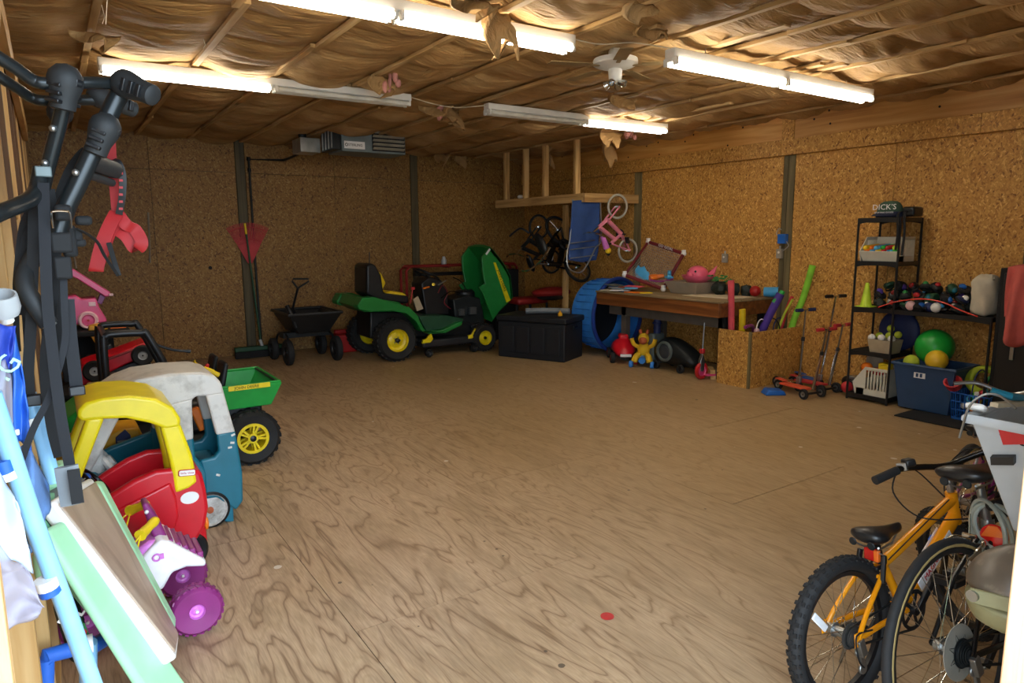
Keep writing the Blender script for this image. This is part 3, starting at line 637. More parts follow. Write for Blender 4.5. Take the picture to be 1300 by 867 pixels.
strap([(120, 196, 1.9), (108, 190, 1.9), (88, 215, 1.95), (74, 250, 1.97), (70, 275, 1.98)], .016)
strap([(96, 290, 1.9), (112, 298, 1.95), (124, 308, 2.0), (133, 325, 2.05), (150, 350, 2.1)], .007)
strap([(138, 308, 2.08), (146, 335, 2.1), (151, 350, 2.1)], .012)
B().box(q(41, 508, 1.865), (.036, .02, .026)).obj('strap_buckle', 'black_plastic', t, world=True, bev=.004)
B().box(q(98, 496, 1.85), (.032, .012, .022)).obj('strap_hook', 'black_plastic', t, world=True, bev=.003)
for p_, d_ in (((106, 280, 1.93), (.035, .03, .022)), ((100, 308, 1.95), (.03, .03, .02)), ((88, 306, 1.94), (.03, .03, .075)), ((92, 298, 1.94), (.04, .02, .03))): B().box(q(*p_), d_).obj('cradle_block', 'black_matte', t, world=True, bev=.007)
B().tube([q(84, 592, 1.795), q(92, 640, 1.795)], .027, 10, flat=(.9, .35), up=(1, 0, 0)).obj('grey_sleeve', 'grey_sleeve', t, world=True)
B().ribbon([q(93, 596, 1.765), q(99, 639, 1.765)], .024, .004, (1, -.1, 0)).obj('strap_end', 'strap_black', t, world=True)
# red strap looped through the rack
t2 = thing('red_strap', 'red webbing strap with black ratchet ladder looped from the bike rack', 'strap', q(146, 220, 2.12))
def rs(pts, wd, mat, name, side=(1, -.2, 0)): return B().ribbon(spl([q(*p) for p in pts], 7), wd, .003, side).obj(name, mat, t2, world=True, ang=1.2)
rs([(140, 165, 2.13), (142, 200, 2.13), (145, 240, 2.14), (148, 272, 2.15)], .022, 'red_strap', 'webbing')
rs([(148, 270, 2.14), (140, 285, 2.13), (130, 310, 2.12), (122, 343, 2.12), (126, 330, 2.15), (140, 292, 2.17), (152, 278, 2.17)], .034, 'red_strap', 'webbing')
rs([(150, 272, 2.16), (160, 285, 2.15), (172, 292, 2.15), (180, 308, 2.14), (172, 316, 2.15), (160, 300, 2.16), (148, 292, 2.17)], .032, 'red_strap', 'webbing')
rs([(144, 203, 2.11), (151, 208, 2.10), (156, 225, 2.10), (155, 250, 2.11), (151, 272, 2.13)], .017, 'black_plastic', 'ratchet_ladder')
bb = B()
for k in range(6): bb.box(q(153.5, 220 + 9*k, 2.085), (.009, .003, .006))
bb.obj('ladder_slots', 'red_strap', t2, world=True)

# --- pale blue tube frame with cloth and net
t = thing('goal_frame', 'pale blue tube frame draped with blue cloth and white netting at left edge', 'tube frame', q(60, 867, 1.85))
def gt(pts, r, mat='sky_tube', name='tube', k=1): return B().tube([q(*p) for p in pts] if k == 1 else spl([q(*p) for p in pts], k), r, 12).obj(name, mat, t, world=True)
gt([(-12, 500, 1.62), (42, 662, 1.66), (80, 762, 1.70), (135, 915, 1.76)], .0185)
gt([(36, 500, 1.95), (50, 545, 1.95), (68, 612, 1.95)], .017)
gt([(6, 598, 1.638), (10, 607, 1.64)], .0215, 'trim_white', 'white_collar'); gt([(1, 583, 1.635), (6, 598, 1.638)], .0212, 'mid_blue', 'blue_collar')
gt([(57, 735, 1.675), (61, 746, 1.677)], .0215, 'trim_white', 'white_collar'); gt([(61, 746, 1.677), (64, 753, 1.679)], .0212, 'mid_blue', 'blue_collar')
gt([(40, 530, 1.95), (44, 540, 1.95)], .020, 'trim_white', 'white_collar')
gt([(60, 840, 2.4), (58, 833, 2.4), (85, 826, 2.42), (118, 816, 2.45)], .024, 'mid_blue', 'foot_tube')
gt([(57, 900, 2.4), (58, 836, 2.4)], .024, 'mid_blue', 'foot_tube')
gt([(112, 816, 2.42), (112, 880, 2.45)], .026, 'sky_tube', 'foot_tube'); gt([(115, 822, 2.44), (130, 813, 2.5)], .026, 'mid_blue', 'foot_tube')
gt([(110, 818, 2.40), (118, 816, 2.40)], .029, 'trim_white', 'white_collar')
def cloth(rows, mat, name, sag=.012, nu=18, nv=18, solid=.003, fr=9, parent=None):
    """a draped sheet through a small net of (x, y, Y) picks"""
    P = [[q(*p) for p in r] for r in rows]; R_, C_ = len(P), len(P[0])
    def f(u, v):
        a = v*(R_-1); i = min(int(a), R_-2); a -= i; c = u*(C_-1); j = min(int(c), C_-2); c -= j
        p = (P[i][j]*(1-c) + P[i][j+1]*c)*(1-a) + (P[i+1][j]*(1-c) + P[i+1][j+1]*c)*a
        return p + V(0, sag*math.sin(fr*u+3*v)+sag*.6*math.sin(fr*1.7*v+5*u), sag*.4*math.sin(7*u+fr*v))
    return B().grid(f, nu, nv).obj(name, mat, parent or t, world=True, solid=solid, ang=3)
cloth([[(-30, 672, 1.50), (8, 700, 1.52), (32, 722, 1.54)], [(-30, 740, 1.48), (20, 740, 1.50), (56, 765, 1.53)], [(-30, 830, 1.48), (8, 804, 1.50), (48, 783, 1.52)]], 'net_white', 'netting', .014, solid=.0015)
cloth([[(-30, 600, 1.56), (0, 598, 1.58), (22, 640, 1.60)], [(-30, 660, 1.54), (8, 665, 1.56), (36, 690, 1.60)], [(-30, 700, 1.54), (15, 712, 1.56), (42, 728, 1.60)]], 'pale_blue', 'light_cloth', .01)
cloth([[(22, 572, 1.85), (40, 570, 1.85), (62, 618, 1.86)], [(20, 612, 1.78), (42, 610, 1.76), (64, 640, 1.86)], [(28, 660, 1.78), (44, 660, 1.77), (58, 655, 1.86)], [(36, 700, 1.82), (44, 690, 1.82), (54, 672, 1.88)]], 'denim', 'blue_sack', .014)
cloth([[(-30, 400, 1.78), (0, 410, 1.80), (20, 415, 1.80)], [(-30, 500, 1.75), (8, 470, 1.78), (17, 440, 1.80)], [(-30, 560, 1.72), (-4, 500, 1.76), (12, 470, 1.80)]], 'cobalt', 'blue_cloth', .008)
cloth([[(8, 430, 1.84), (18, 415, 1.84), (28, 470, 1.84)], [(12, 500, 1.84), (20, 490, 1.83), (36, 520, 1.84)], [(14, 560, 1.84), (24, 560, 1.83), (40, 575, 1.85)]], 'mid_blue', 'blue_cloth', .01)
cloth([[(-20, 480, 1.72), (6, 455, 1.76), (14, 480, 1.79)], [(-20, 530, 1.70), (6, 520, 1.72), (16, 540, 1.78)], [(-20, 580, 1.70), (5, 560, 1.70), (20, 548, 1.78)]], 'net_white', 'pale_cloth', .008)
text('lettering', 'BIG', .055, Matrix(((.55, .0, -.83, 0), (.0, 1, 0, 0), (.83, 0, .55, 0), (0, 0, 0, 1))) @ FRONT if False else T(q(3, 475, 1.74)) @ RY(-.95) @ FRONT, 'mint', t)
B().lathe([(.02, 0), (.03, .004), (.034, .02), (.03, .05), (.026, .05), (.028, .02)], 14, T(q(4, 400, 1.82)) @ RX(.4)).obj('end_cap', 'bin_grey', t, world=True)
gt([(-6, 388, 1.82), (4, 396, 1.82), (9, 408, 1.83)], .014, 'trim_white', 'strap_loop', 4)
B().box(q(19, 549, 1.77), (.016, .01, .012)).obj('toggle', 'trim_white', t, world=True, bev=.002)
# printed black and green bag behind the frame
t = thing('printed_bag', 'black and green printed bag squeezed between blue frame and mint table', 'bag', q(95, 840, 2.55))
cloth([[(58, 716, 2.50), (75, 722, 2.5), (86, 740, 2.5)], [(70, 770, 2.46), (88, 770, 2.44), (106, 790, 2.47)], [(92, 835, 2.5), (104, 836, 2.5), (116, 830, 2.5)]], 'bag_black', 'bag_body', .008, solid=.02)
bb = B()
for k in range(9):
    a, b_ = q(66+5*k, 735+7*k, 2.435), q(76+5.2*k, 752+8.5*k, 2.43); bb.beam(a, b_, .006, .002, (0, -1, 0))
bb.obj('green_stripes', 'leaf_green', t, world=True)
text('lettering', 'BL', .075, T(q(93, 782, 2.425)) @ RY(-.85) @ FRONT, 'decal_white', t); text('lettering', '8', .07, T(q(101, 803, 2.425)) @ RY(-.85) @ FRONT, 'decal_red', t)

# --- mint picnic table standing on its end
t = thing('play_table', 'mint green plastic picnic table with brown top tipped on its end', 'table', q(210, 880, 2.5))
A_, B2, C2, D2 = q(74, 640, 2.38), q(121, 612, 2.72), q(226, 806, 2.72), q(222, 828, 2.38)
nrm = (B2-A_).cross(D2-A_).normalized()
if nrm.x < 0: nrm = -nrm
def slab(cs, th, off=0, grow=0):
    c0 = sum(cs, Vector())/len(cs); bb = B(); n = len(cs)
    P = [c + (c-c0).normalized()*grow for c in cs]
    vs = [p + nrm*off for p in P] + [p + nrm*(off-th) for p in P]
    return bb.add(vs, [tuple(range(n)), tuple(range(2*n-1, n-1, -1))] + [(i, i+n, (i+1) % n + n, (i+1) % n) for i in range(n)])
top4 = [A_, B2, C2, D2 + (C2-D2)*.1]
slab([A_, B2, C2, D2], .012, .004).obj('table_top', 'table_top', t, world=True, bev=.006)
slab([A_, B2, C2, D2], .05, -.002, .022).obj('top_edge', 'trim_white', t, world=True, bev=.012)
slab([A_, B2, C2, D2], .07, -.055, .045).obj('table_body', 'mint_dark', t, world=True, bev=.02)
L_ = (D2-A_)
def mslab(p0, p1, p2, p3, th): 
    cs = [q(*p0), q(*p1), q(*p2), q(*p3)]; return slab(cs, th)
mslab((58, 672, 2.30), (92, 654, 2.42), (238, 868, 2.42), (209, 914, 2.30), .03).obj('bench', 'mint', t, world=True, bev=.03, seg=4)
mslab((123, 611, 2.78), (131, 606, 2.88), (226, 786, 2.88), (225, 802, 2.78), .05).obj('bench', 'mint', t, world=True, bev=.03, seg=4)
slab([q(60, 655, 2.46), q(76, 612, 2.62), q(112, 606, 2.72), q(76, 640, 2.42)], .05, 0).obj('end_panel', 'grey_sleeve', t, world=True, bev=.012)
B().box(q(70, 605, 2.66), (.10, .12, .09)).obj('leg', 'mint', t, world=True, bev=.03, seg=3)
B().box(q(62, 712, 2.5), (.08, .10, .12)).obj('leg', 'mint', t, world=True, bev=.03, seg=3)

# --- purple and white trike
t = thing('ride_on_trike', 'purple and white toddler ride-on trike with yellow handle grips', 'ride-on toy', (.2, 3.1, 0))
W0 = ROOTM[t.name].inverted()
for nm, c in (('wheel', (.375, 2.97, .105)), ('wheel', (.375, 3.34, .105)), ('wheel', (-.01, 3.13, .108))):
    wheel(t, nm, tuple(W0 @ Vector(c)), c[2], .075, 'trike_purple', 'trike_pink', .30, 22, 'trim_white')
tprism([(170, 724), (192, 700), (204, 688), (216, 690), (250, 708), (263, 714), (263, 722), (238, 723), (220, 730), (208, 752), (198, 754), (186, 735)], 3.05, 3.28, 3.03).obj('body', 'trike_white', t, world=True, bev=.016, seg=3)
tprism([(150, 735), (172, 700), (190, 688), (212, 684), (205, 694), (176, 724), (165, 760), (140, 770)], 3.08, 3.25, 3.08).obj('front_fairing', 'trike_pink', t, world=True, bev=.02, seg=3)
tprism([(180, 641), (187, 638), (199, 655), (214, 684), (203, 692), (192, 678)], 3.12, 3.21, 3.12).obj('steering_column', 'trike_purple', t, world=True, bev=.012, seg=3)
bb = B()
for k in range(5):
    a = q(213+9.6*k, 690+3.9*k, 3.05); b_ = q(221.5+9.6*k, 693+3.9*k, 3.05)
    bb.span((a.x, 3.075, a.z-.03), (b_.x, 3.255, b_.z+.022))
bb.obj('seat', 'trike_purple', t, world=True, bev=.006)
for (a, b_) in (((186, 640, 3.20), (165, 648, 3.3)), ((198, 660, 3.05), (178, 680, 2.95))):
    B().tube(spl([q(*a), (q(*a)+q(*b_))/2, q(*b_)], 4), [.016, .02, .02, .018, .018, .02, .02, .022, .024], 12).obj('grip', 'yellow_cord', t, world=True)
for pts in ([(166, 648, 3.3), (150, 665, 3.28), (142, 690, 3.2), (150, 720, 3.1)], [(166, 648, 3.3), (158, 680, 3.2), (152, 720, 3.1)], [(178, 680, 2.95), (167, 696, 2.95), (165, 714, 2.98), (172, 726, 3.0)], [(178, 680, 2.95), (174, 700, 2.95), (170, 728, 3.0)]):
    B().tube(spl([q(*p) for p in pts], 6), .0035, 6).obj('cord', 'yellow_cord', t, world=True)
B().torus(.014, .004, 16, 6, T(q(199, 708, 3.043)) @ RX(PI/2)).box(q(206, 706, 3.043), (.012, .006, .022)).obj('emblem', 'trike_pink', t, world=True)
B().ball(q(186, 650, 3.12), .009, 10, 6).obj('bolt', 'trim_white', t, world=True)

# --- red and yellow toddler car
t = thing('toddler_car', 'red and yellow toddler push car with round-cornered roof', 'ride-on toy', (.25, 3.77, 0))
CY0, CY1 = 3.56, 3.98; W0 = ROOTM[t.name].inverted()
side = [(120, 645), (140, 629), (170, 610), (198, 598), (218, 596), (240, 594), (256, 599), (262, 622), (265, 645), (261, 668), (248, 690), (235, 700), (215, 690), (190, 690), (150, 702), (110, 715), (60, 700), (70, 655)]
for a, b_ in ((CY0, CY0+.05), (CY1-.05, CY1)): tprism(side, a, b_, CY0).obj('side_panel', 'red_toy', t, world=True, bev=.018, seg=3)
x0 = q(236, 600, CY0); 
B().span((.46, CY0+.03, .08), (.535, CY1-.03, .50)).obj('rear_panel', 'red_toy', t, world=True, bev=.03, seg=3)
B().span((-.10, CY0+.03, .08), (.10, CY1-.03, .42)).obj('nose', 'red_toy', t, world=True, bev=.05, seg=4)
B().span((-.05, CY0+.04, .08), (.5, CY1-.04, .13)).obj('floor_pan', 'black_plastic', t, world=True)
B().span((.28, CY0+.06, .13), (.47, CY1-.06, .28)).obj('seat', 'red_toy', t, world=True, bev=.02)
tprism([(132, 655), (216, 612), (224, 632), (227, 655), (220, 676), (200, 684), (130, 690)], CY0-.012, CY0+.02, CY0).obj('door', 'red_toy', t, world=True, bev=.012, seg=3)
tprism([(97, 529), (99, 520), (108, 511), (130, 505), (165, 502), (198, 506), (220, 517), (229, 531), (229, 541), (211, 545), (190, 537), (160, 531), (130, 532), (104, 535)], CY0-.010, CY1+.010, CY0).obj('roof', 'yellow_toy', t, world=True, bev=.03, seg=4)
for a, b_ in ((CY0, CY0+.055), (CY1-.055, CY1)):
    tprism([(203, 540), (229, 538), (244, 578), (251, 612), (240, 620), (222, 627), (217, 592)], a-.006, b_+.006, CY0).obj('rear_pillar', 'yellow_toy', t, world=True, bev=.016, seg=3)
    tprism([(110, 530), (133, 530), (104, 606), (82, 640), (70, 640)], a-.006, b_+.006, CY0).obj('front_pillar', 'yellow_toy', t, world=True, bev=.016, seg=3)
for c in ((.44, 3.60, .10), (.44, 3.94, .10), (.0, 3.60, .10), (.0, 3.94, .10)): wheel(t, 'wheel', tuple(W0 @ Vector(c)), .095, .06, 'black_plastic', 'black_plastic', .6)
o = B().lathe([(0, 0), (.038, 0), (.040, -.006), (.036, -.012), (0, -.014)], 20, T(q(241, 632, CY0-.002)) @ RX(-PI/2) @ SC(1.1, .8, -1)).obj('fuel_cap', 'trim_white', t, world=True)
B().prism([(.0, -.012), (.008, -.017), (.072, -.017), (.08, -.012), (.08, .012), (.072, .017), (.008, .017), (0, .012)], -.004, 0, T(q(226, 601, CY0-.009)) @ RY(.10)).obj('logo_plate', 'decal_red', t, world=True, bev=.002)
B().prism([(.005, -.009), (.01, -.013), (.07, -.013), (.075, -.009), (.075, .009), (.07, .013), (.01, .013), (.005, .009)], -.006, -.003, T(q(226, 601, CY0-.009)) @ RY(.10)).obj('logo_field', 'decal_white', t, world=True)
text('lettering', 'little tikes', .0155, T(q(226, 601, CY0-.009)) @ RY(.10) @ T((.04, -.0065, 0)) @ FRONT, 'decal_red', t)
B().torus(.085, .011, 28, 8, T(q(121, 612, 3.72)) @ RY(.9)).beam(q(112, 604, 3.72), q(131, 622, 3.72), .02, .012).obj('steering_wheel', 'black_gloss', t, world=True)
B().ball(q(112, 618, 3.7), (.03, .03, .025)).obj('horn_button', 'yellow_cord', t, world=True); B().ball(q(108, 606, 3.7), (.025, .03, .02)).obj('dash_knob', 'mid_blue', t, world=True)
B().ball(q(262, 664, 3.6), (.012, .02, .035)).obj('tail_lamp', 'orange_toy', t, world=True)

# --- teal and white toddler truck
t = thing('toddler_truck', 'teal toddler truck with scuffed white cab roof and white wheel discs', 'ride-on toy', (.4, 4.3, 0))
TY0, TY1 = 4.07, 4.52; W0 = ROOTM[t.name].inverted()
for a, b_ in ((TY0, TY0+.05), (TY1-.05, TY1)):
    for nm, mt, ps in (('cab_side', 'truck_white', [[(128, 507), (150, 492), (175, 482), (215, 476), (255, 474), (272, 478), (281, 487), (284, 500), (262, 503), (250, 503), (244, 508), (205, 518), (170, 524), (140, 534), (128, 522)], [(203, 516), (245, 506), (244, 512), (246, 558), (205, 568)], [(261, 501), (284, 498), (299, 549), (275, 553), (264, 512)]]),
                       ('body_side', 'teal', [[(203, 564), (246, 556), (248, 580), (255, 587), (263, 600), (262, 634), (250, 640), (240, 658), (205, 660)], [(254, 585), (272, 581), (278, 573), (275, 551), (299, 547), (308, 600), (309, 636), (300, 648), (290, 642), (276, 632), (261, 634), (258, 600)]])):
        bb = B()
        for p in ps: bb.prism(traceY(p, TY0), a, b_)
        bb.obj(nm, mt, t, world=True, bev=.012, seg=3)
    tprism([(96, 620), (148, 592), (206, 569), (206, 660), (96, 670)], a, b_, TY0).obj('door', 'teal', t, world=True, bev=.015, seg=3)
    tprism([(134, 520), (152, 530), (122, 588), (112, 604), (98, 600)], a, b_, TY0).obj('front_pillar', 'truck_white', t, world=True, bev=.012, seg=3)
tprism([(128, 507), (150, 492), (175, 482), (215, 475), (255, 473), (273, 477), (282, 487), (277, 492), (255, 482), (215, 484), (178, 490), (152, 500), (132, 512)], TY0+.01, TY1-.01, TY0).obj('roof', 'truck_white', t, world=True, bev=.02, seg=4)
tprism([(282, 487), (299, 549), (293, 550), (275, 490)], TY0+.02, TY0+.16, TY0).obj('rear_post', 'truck_white', t, world=True, bev=.01)
tprism([(282, 487), (299, 549), (293, 550), (275, 490)], TY1-.16, TY1-.02, TY0).obj('rear_post', 'truck_white', t, world=True, bev=.01)
tprism([(299, 548), (308, 600), (309, 640), (300, 648), (295, 600), (290, 550)], TY0+.02, TY1-.02, TY0).obj('tailgate', 'teal', t, world=True, bev=.012)
tprism([(285, 640), (297, 640), (298, 664), (287, 664)], TY0+.02, TY0+.06, TY0).obj('rear_peg', 'teal', t, world=True, bev=.006)
tprism([(285, 640), (297, 640), (298, 664), (287, 664)], TY1-.06, TY1-.02, TY0).obj('rear_peg', 'teal', t, world=True, bev=.006)
B().span((-.02, TY0+.04, .12), (.78, TY1-.04, .18)).obj('floor_pan', 'teal', t, world=True)
B().span((.50, TY0+.06, .18), (.72, TY1-.06, .36)).obj('seat', 'teal', t, world=True, bev=.03)
B().span((-.06, TY0+.02, .10), (.12, TY1-.02, .44)).obj('nose', 'teal', t, world=True, bev=.05, seg=3)
B().span((.06, TY0+.05, .40), (.14, TY1-.05, .56)).obj('dashboard', 'truck_white', t, world=True, bev=.02)
cst = q(138, 588, 4.2)
B().torus(.082, .018, 28, 8, T(cst) @ RY(1.05)).lathe([(0, .03), (.035, .03), (.045, 0), (.04, -.06), (0, -.06)], 16, T(cst) @ RY(1.05)).beam(cst+V(-.01, -.07, 0), cst+V(-.01, .07, 0), .03, .015).obj('steering_wheel', 'wheel_white', t, world=True)
for c in ((.63, TY0+.02, .105), (.63, TY1-.05, .105), (.08, TY0+.04, .105), (.08, TY1-.05, .105)):
    wheel(t, 'wheel', tuple(W0 @ Vector(c)), .112, .06, 'black_plastic', 'wheel_white', .82, hub='muzzle')
for p in ((270, 552), (272, 558), (295, 553), (294, 560)):
    pass
bb = B()
for (x, y) in ((296, 552), (295, 562), (292, 568), (277, 603)): bb.box(q(x, y, TY0-.001), (.022, .002, .012), T(q(x, y, TY0-.001)) @ RY(random.uniform(-.6, .6)) @ T(-q(x, y, TY0-.001)))
bb.obj('peeled_decal', 'truck_white', t, world=True)
# --- yellow toy loader behind the truck
t = thing('toy_loader', 'yellow plastic toy loader with black louvred hood seen through the truck window', 'toy', (.05, 4.75, 0))
B().span((-.09, 4.60, .10), (.02, 4.92, .47)).obj('hood', 'gold_yellow', t, world=True, bev=.02, seg=3)
B().prism(traceY([(128, 556), (150, 545), (176, 543), (181, 552), (183, 580), (150, 592), (120, 600)], 4.64), 4.62, 4.90).obj('engine_cover', 'gold_yellow', t, world=True, bev=.015, seg=3)
B().prism(traceY([(147, 556), (159, 546), (166, 553), (168, 578), (148, 582)], 4.6), 4.605, 4.63).obj('louvre_panel', 'navy', t, world=True, bev=.004)
bb = B()
for k in range(4): 
    a = q(149, 561+6*k, 4.6); bb.span((a.x, 4.596, a.z-.006), (a.x+.075, 4.61, a.z+.004))
bb.obj('louvre_fins', 'outlet_grey', t, world=True, bev=.002)
text('lettering', 'DE', .075, T(q(70, 572, 4.59)) @ RY(.25) @ FRONT, 'decal_white', t)
B().span((.03, 4.6, .08), (.85, 4.95, .14)).obj('chassis', 'gold_yellow', t, world=True, bev=.02)
B().span((.50, 4.66, .14), (.80, 4.9, .34)).obj('rear_box', 'black_plastic', t, world=True, bev=.02)
B().beam(q(246, 518, 4.6), q(258, 545, 4.6), .05, .05).obj('boom_arm', 'orange_toy', t, world=True, bev=.008)
B().cyl(q(188, 552, 4.6), q(189, 566, 4.6), .018, 10).obj('lever', 'decal_red', t, world=True)
for c in ((-.0, 4.61, .09), (-.0, 4.93, .09), (.68, 4.61, .09), (.68, 4.93, .09)): wheel(t, 'wheel', tuple(ROOTM[t.name].inverted() @ Vector(c)), .09, .06, 'black_plastic', 'gold_yellow', .5)

# --- green toy utility vehicle
t = thing('toy_utility_truck', 'green toy utility vehicle with dump bed, yellow wheels and black roll bar', 'ride-on toy', (.6, 5.5, 0))
W0 = ROOTM[t.name].inverted(); GY0, GY1 = 5.10, 5.80
def open_box(x0, x1, X0, X1, y0, y1, Y0, Y1, z0, z1, th, bb=None):
    """tapered open tray: lower rectangle x0..x1 y0..y1 at z0, upper rectangle X0..X1 Y0..Y1 at z1"""
    bb = bb or B()
    def ring(a0, a1, b0, b1, z): return [(a0, b0, z), (a1, b0, z), (a1, b1, z), (a0, b1, z)]
    o0, o1 = ring(x0, x1, y0, y1, z0), ring(X0, X1, Y0, Y1, z1)
    i1, i0 = ring(X0+th, X1-th, Y0+th, Y1-th, z1), ring(x0+th, x1-th, y0+th, y1-th, z0+th)
    vs = o0+o1+i1+i0
    fs = [(3, 2, 1, 0)] + [(a+i, a+(i+1) % 4, b_+(i+1) % 4, b_+i) for a, b_ in ((0, 4), (4, 8), (8, 12)) for i in range(4)] + [(12, 13, 14, 15)]
    return bb.add(vs, fs)
open_box(.93, 1.27, .92, 1.35, GY0+.03, GY1-.03, GY0, GY1, .42, .585, .02).obj('dump_bed', 'green_toy', t, world=True, bev=.006)
bb = B(); bb.tube([(.93, GY0+.018, .592), (1.335, GY0+.018, .592), (1.335, GY1-.018, .592), (.93, GY1-.018, .592)], .011, 6); bb.obj('bed_rim', 'green_toy', t, world=True)
bb = B(); bb.tube([(.93, GY0+.032, .588), (1.318, GY0+.032, .588), (1.318, GY1-.032, .588)], .009, 6); bb.obj('rim_gasket', 'black_plastic', t, world=True)
a, b_ = q(290, 494, GY0-.002), q(343, 491, GY0-.002)
B().span((a.x, GY0-.006, a.z-.018), (b_.x, GY0+.008, a.z+.016)).obj('name_stripe', 'yellow_paint', t, world=True)
text('lettering', 'JOHN DEERE', .030, T(((a.x+b_.x)/2-.02, GY0-.008, a.z-.001)) @ FRONT, 'black_matte', t)
B().span((.96, GY0+.1, .30), (1.22, GY1-.1, .42)).obj('bed_frame', 'black_plastic', t, world=True, bev=.02)
for c in ((1.11, GY0+.03, .20), (1.11, GY1-.03, .20), (.12, GY0+.03, .20), (.12, GY1-.03, .20)):
    wheel(t, 'wheel', tuple(W0 @ Vector(c)), .20, .16, 'rubber', 'yellow_paint', .56, 22, 'black_plastic', 5)
B().span((.20, GY0+.06, .16), (1.0, GY1-.06, .26)).obj('chassis', 'black_plastic', t, world=True, bev=.02)
B().prism([(-.06, .2), (-.06, .46), (.06, .55), (.24, .58), (.26, .24)], GY0+.06, GY1-.06).obj('hood', 'green_toy', t, world=True, bev=.03, seg=3)
B().prism([(.24, .5), (.22, .64), (.30, .70), (.36, .66), (.33, .5)], GY0+.10, GY1-.10).obj('dashboard', 'black_plastic', t, world=True, bev=.02)
B().prism([(.36, .55), (.44, .74), (.50, .74), (.53, .66), (.46, .56)], GY0+.04, GY0+.16).obj('console', 'navy', t, world=True, bev=.01)
B().prism([(.455, .665), (.47, .72), (.53, .70), (.56, .64), (.54, .64), (.51, .685)], GY0+.03, GY0+.05).obj('console_trim', 'gold_yellow', t, world=True)
for y in (5.22, 5.58):
    B().span((.62, y, .26), (.92, y+.26, .42)).obj('seat', 'black_plastic', t, world=True, bev=.03)
    B().prism([(.90, .40), (.985, .74), (1.02, .74), (.95, .40)], y+.05, y+.26).obj('seat_back', 'black_plastic', t, world=True, bev=.015)
bars = [(.23, .62), (.235, .98), (.25, 1.015), (.285, 1.03), (.45, 1.025), (.50, .995), (.66, .60)]
for y in (GY0+.05, GY1-.05): B().tube(spl([(x, y, z) for x, z in bars], 5), .024, 10).obj('roll_bar', 'black_plastic', t, world=True)
B().ball((.665, GY0+.03, .66), .016, 10, 6).obj('bolt', 'steel', t, world=True)
B().tube([(.25, GY0+.05, 1.015), (.25, GY1-.05, 1.015)], .02, 8).obj('roll_bar', 'black_plastic', t, world=True)
bb = B().prism([(.10, .58), (.12, .72), (.22, .72), (.2, .58)], GY0+.02, GY0+.1); bb.obj('windscreen_post', 'tan_wall', t, world=True, bev=.01)
tt = thing('toy_horn', 'yellow toy horn lying on the seat behind white truck roof', 'toy', (.86, 5.2, .60))
B().lathe([(.012, 0), (.02, .03), (.035, .06), (.05, .07), (.035, .075), (0, .05)], 14, T(q(258, 468, 5.2)) @ RY(-1.2)).obj('bell', 'yellow_cord', tt, world=True)
B().tube(spl([q(258, 468, 5.2), q(266, 470, 5.2), q(273, 474, 5.2), q(278, 476, 5.2)], 4), .018, 8).obj('tube', 'yellow_cord', tt, world=True); B().ball(q(263, 464, 5.22), .015, 8, 6).obj('red_knob', 'decal_red', tt, world=True)
tt.parent = t; tt.matrix_parent_inverse = W0
for k_ in ('label', 'category'): del tt[k_]
# --- trunk, red wagon, digger, pink car in the left corner
t = thing('storage_chest', 'black storage trunk under the tilted red toy wagon', 'trunk', (.38, 6.3, 0))
B().span((-.06, 6.06, 0), (.82, 6.48, .44)).obj('body', 'black_plastic', t, world=True, bev=.015); B().span((-.07, 6.05, .445), (.83, 6.49, .49)).obj('lid', 'black_matte', t, world=True, bev=.012)
t = thing('toy_wagon', 'small red toy wagon tilted nose-up with grey-hubbed black wheels', 'toy', (.35, 6.25, .49))
WA, WB_ = 6.14, 6.46
B().prism(traceY([(100, 474), (104, 462), (150, 447), (184, 434), (190, 440), (184, 452), (160, 462), (128, 478), (104, 490)], 6.16), WA, WB_).obj('body', 'red_toy', t, world=True, bev=.012)
B().prism(traceY([(106, 464), (184, 437), (182, 440), (106, 469)], 6.16), WA-.01, WB_+.01).obj('rim', 'red_dull', t, world=True, bev=.006)
W0 = ROOTM[t.name].inverted()
for x, y in ((120, 471), (181, 451)):
    c = q(x, y, 6.13)
    for yy in (6.13, 6.47): wheel(t, 'wheel', tuple(W0 @ V(c.x, yy, c.z)), .082, .05, 'rubber', 'bin_grey', .42, hub='black_plastic')
B().prism(traceY([(128, 475), (185, 455), (200, 470), (190, 478), (150, 490)], 6.16), WA+.05, WB_-.05).obj('undercarriage', 'black_plastic', t, world=True, bev=.01)
B().tube(spl([q(188, 432, 6.3), q(200, 438, 6.3), q(220, 444, 6.3), q(242, 446, 6.3)], 5), [.012]*14+[.017]*2, 8).obj('handle', 'black_plastic', t, world=True)
t = thing('toy_digger', 'black and yellow toy digger with flat canopy under the pink car', 'ride-on toy', (.25, 6.85, 0))
B().span((-.02, 6.62, .05), (.55, 7.05, .5)).obj('body', 'black_plastic', t, world=True, bev=.03)
B().span((-.06, 6.50, .86), (.50, 7.05, .905)).obj('canopy', 'black_matte', t, world=True, bev=.012)
for y in (6.55, 7.0):
    B().beam(q(118, 424, 6.52)+V(0, y-6.52, 0), q(136, 450, 6.52)+V(0, y-6.52, 0), .05, .05).obj('strut', 'gold_yellow', t, world=True, bev=.006)
    B().beam((.02, y, .5), (-.0, y, .87), .04, .04).beam((.36, y, .5), (.33, y, .78), .05, .05).obj('strut', 'black_plastic', t, world=True, bev=.006)
B().span((.03, 6.98, .5), (.40, 7.02, .87)).obj('cab_back', 'black_matte', t, world=True)
for c in ((.05, 6.6, .14), (.05, 7.06, .14), (.48, 6.6, .14), (.48, 7.06, .14)): wheel(t, 'wheel', tuple(ROOTM[t.name].inverted() @ Vector(c)), .14, .1, 'rubber', 'gold_yellow', .5)
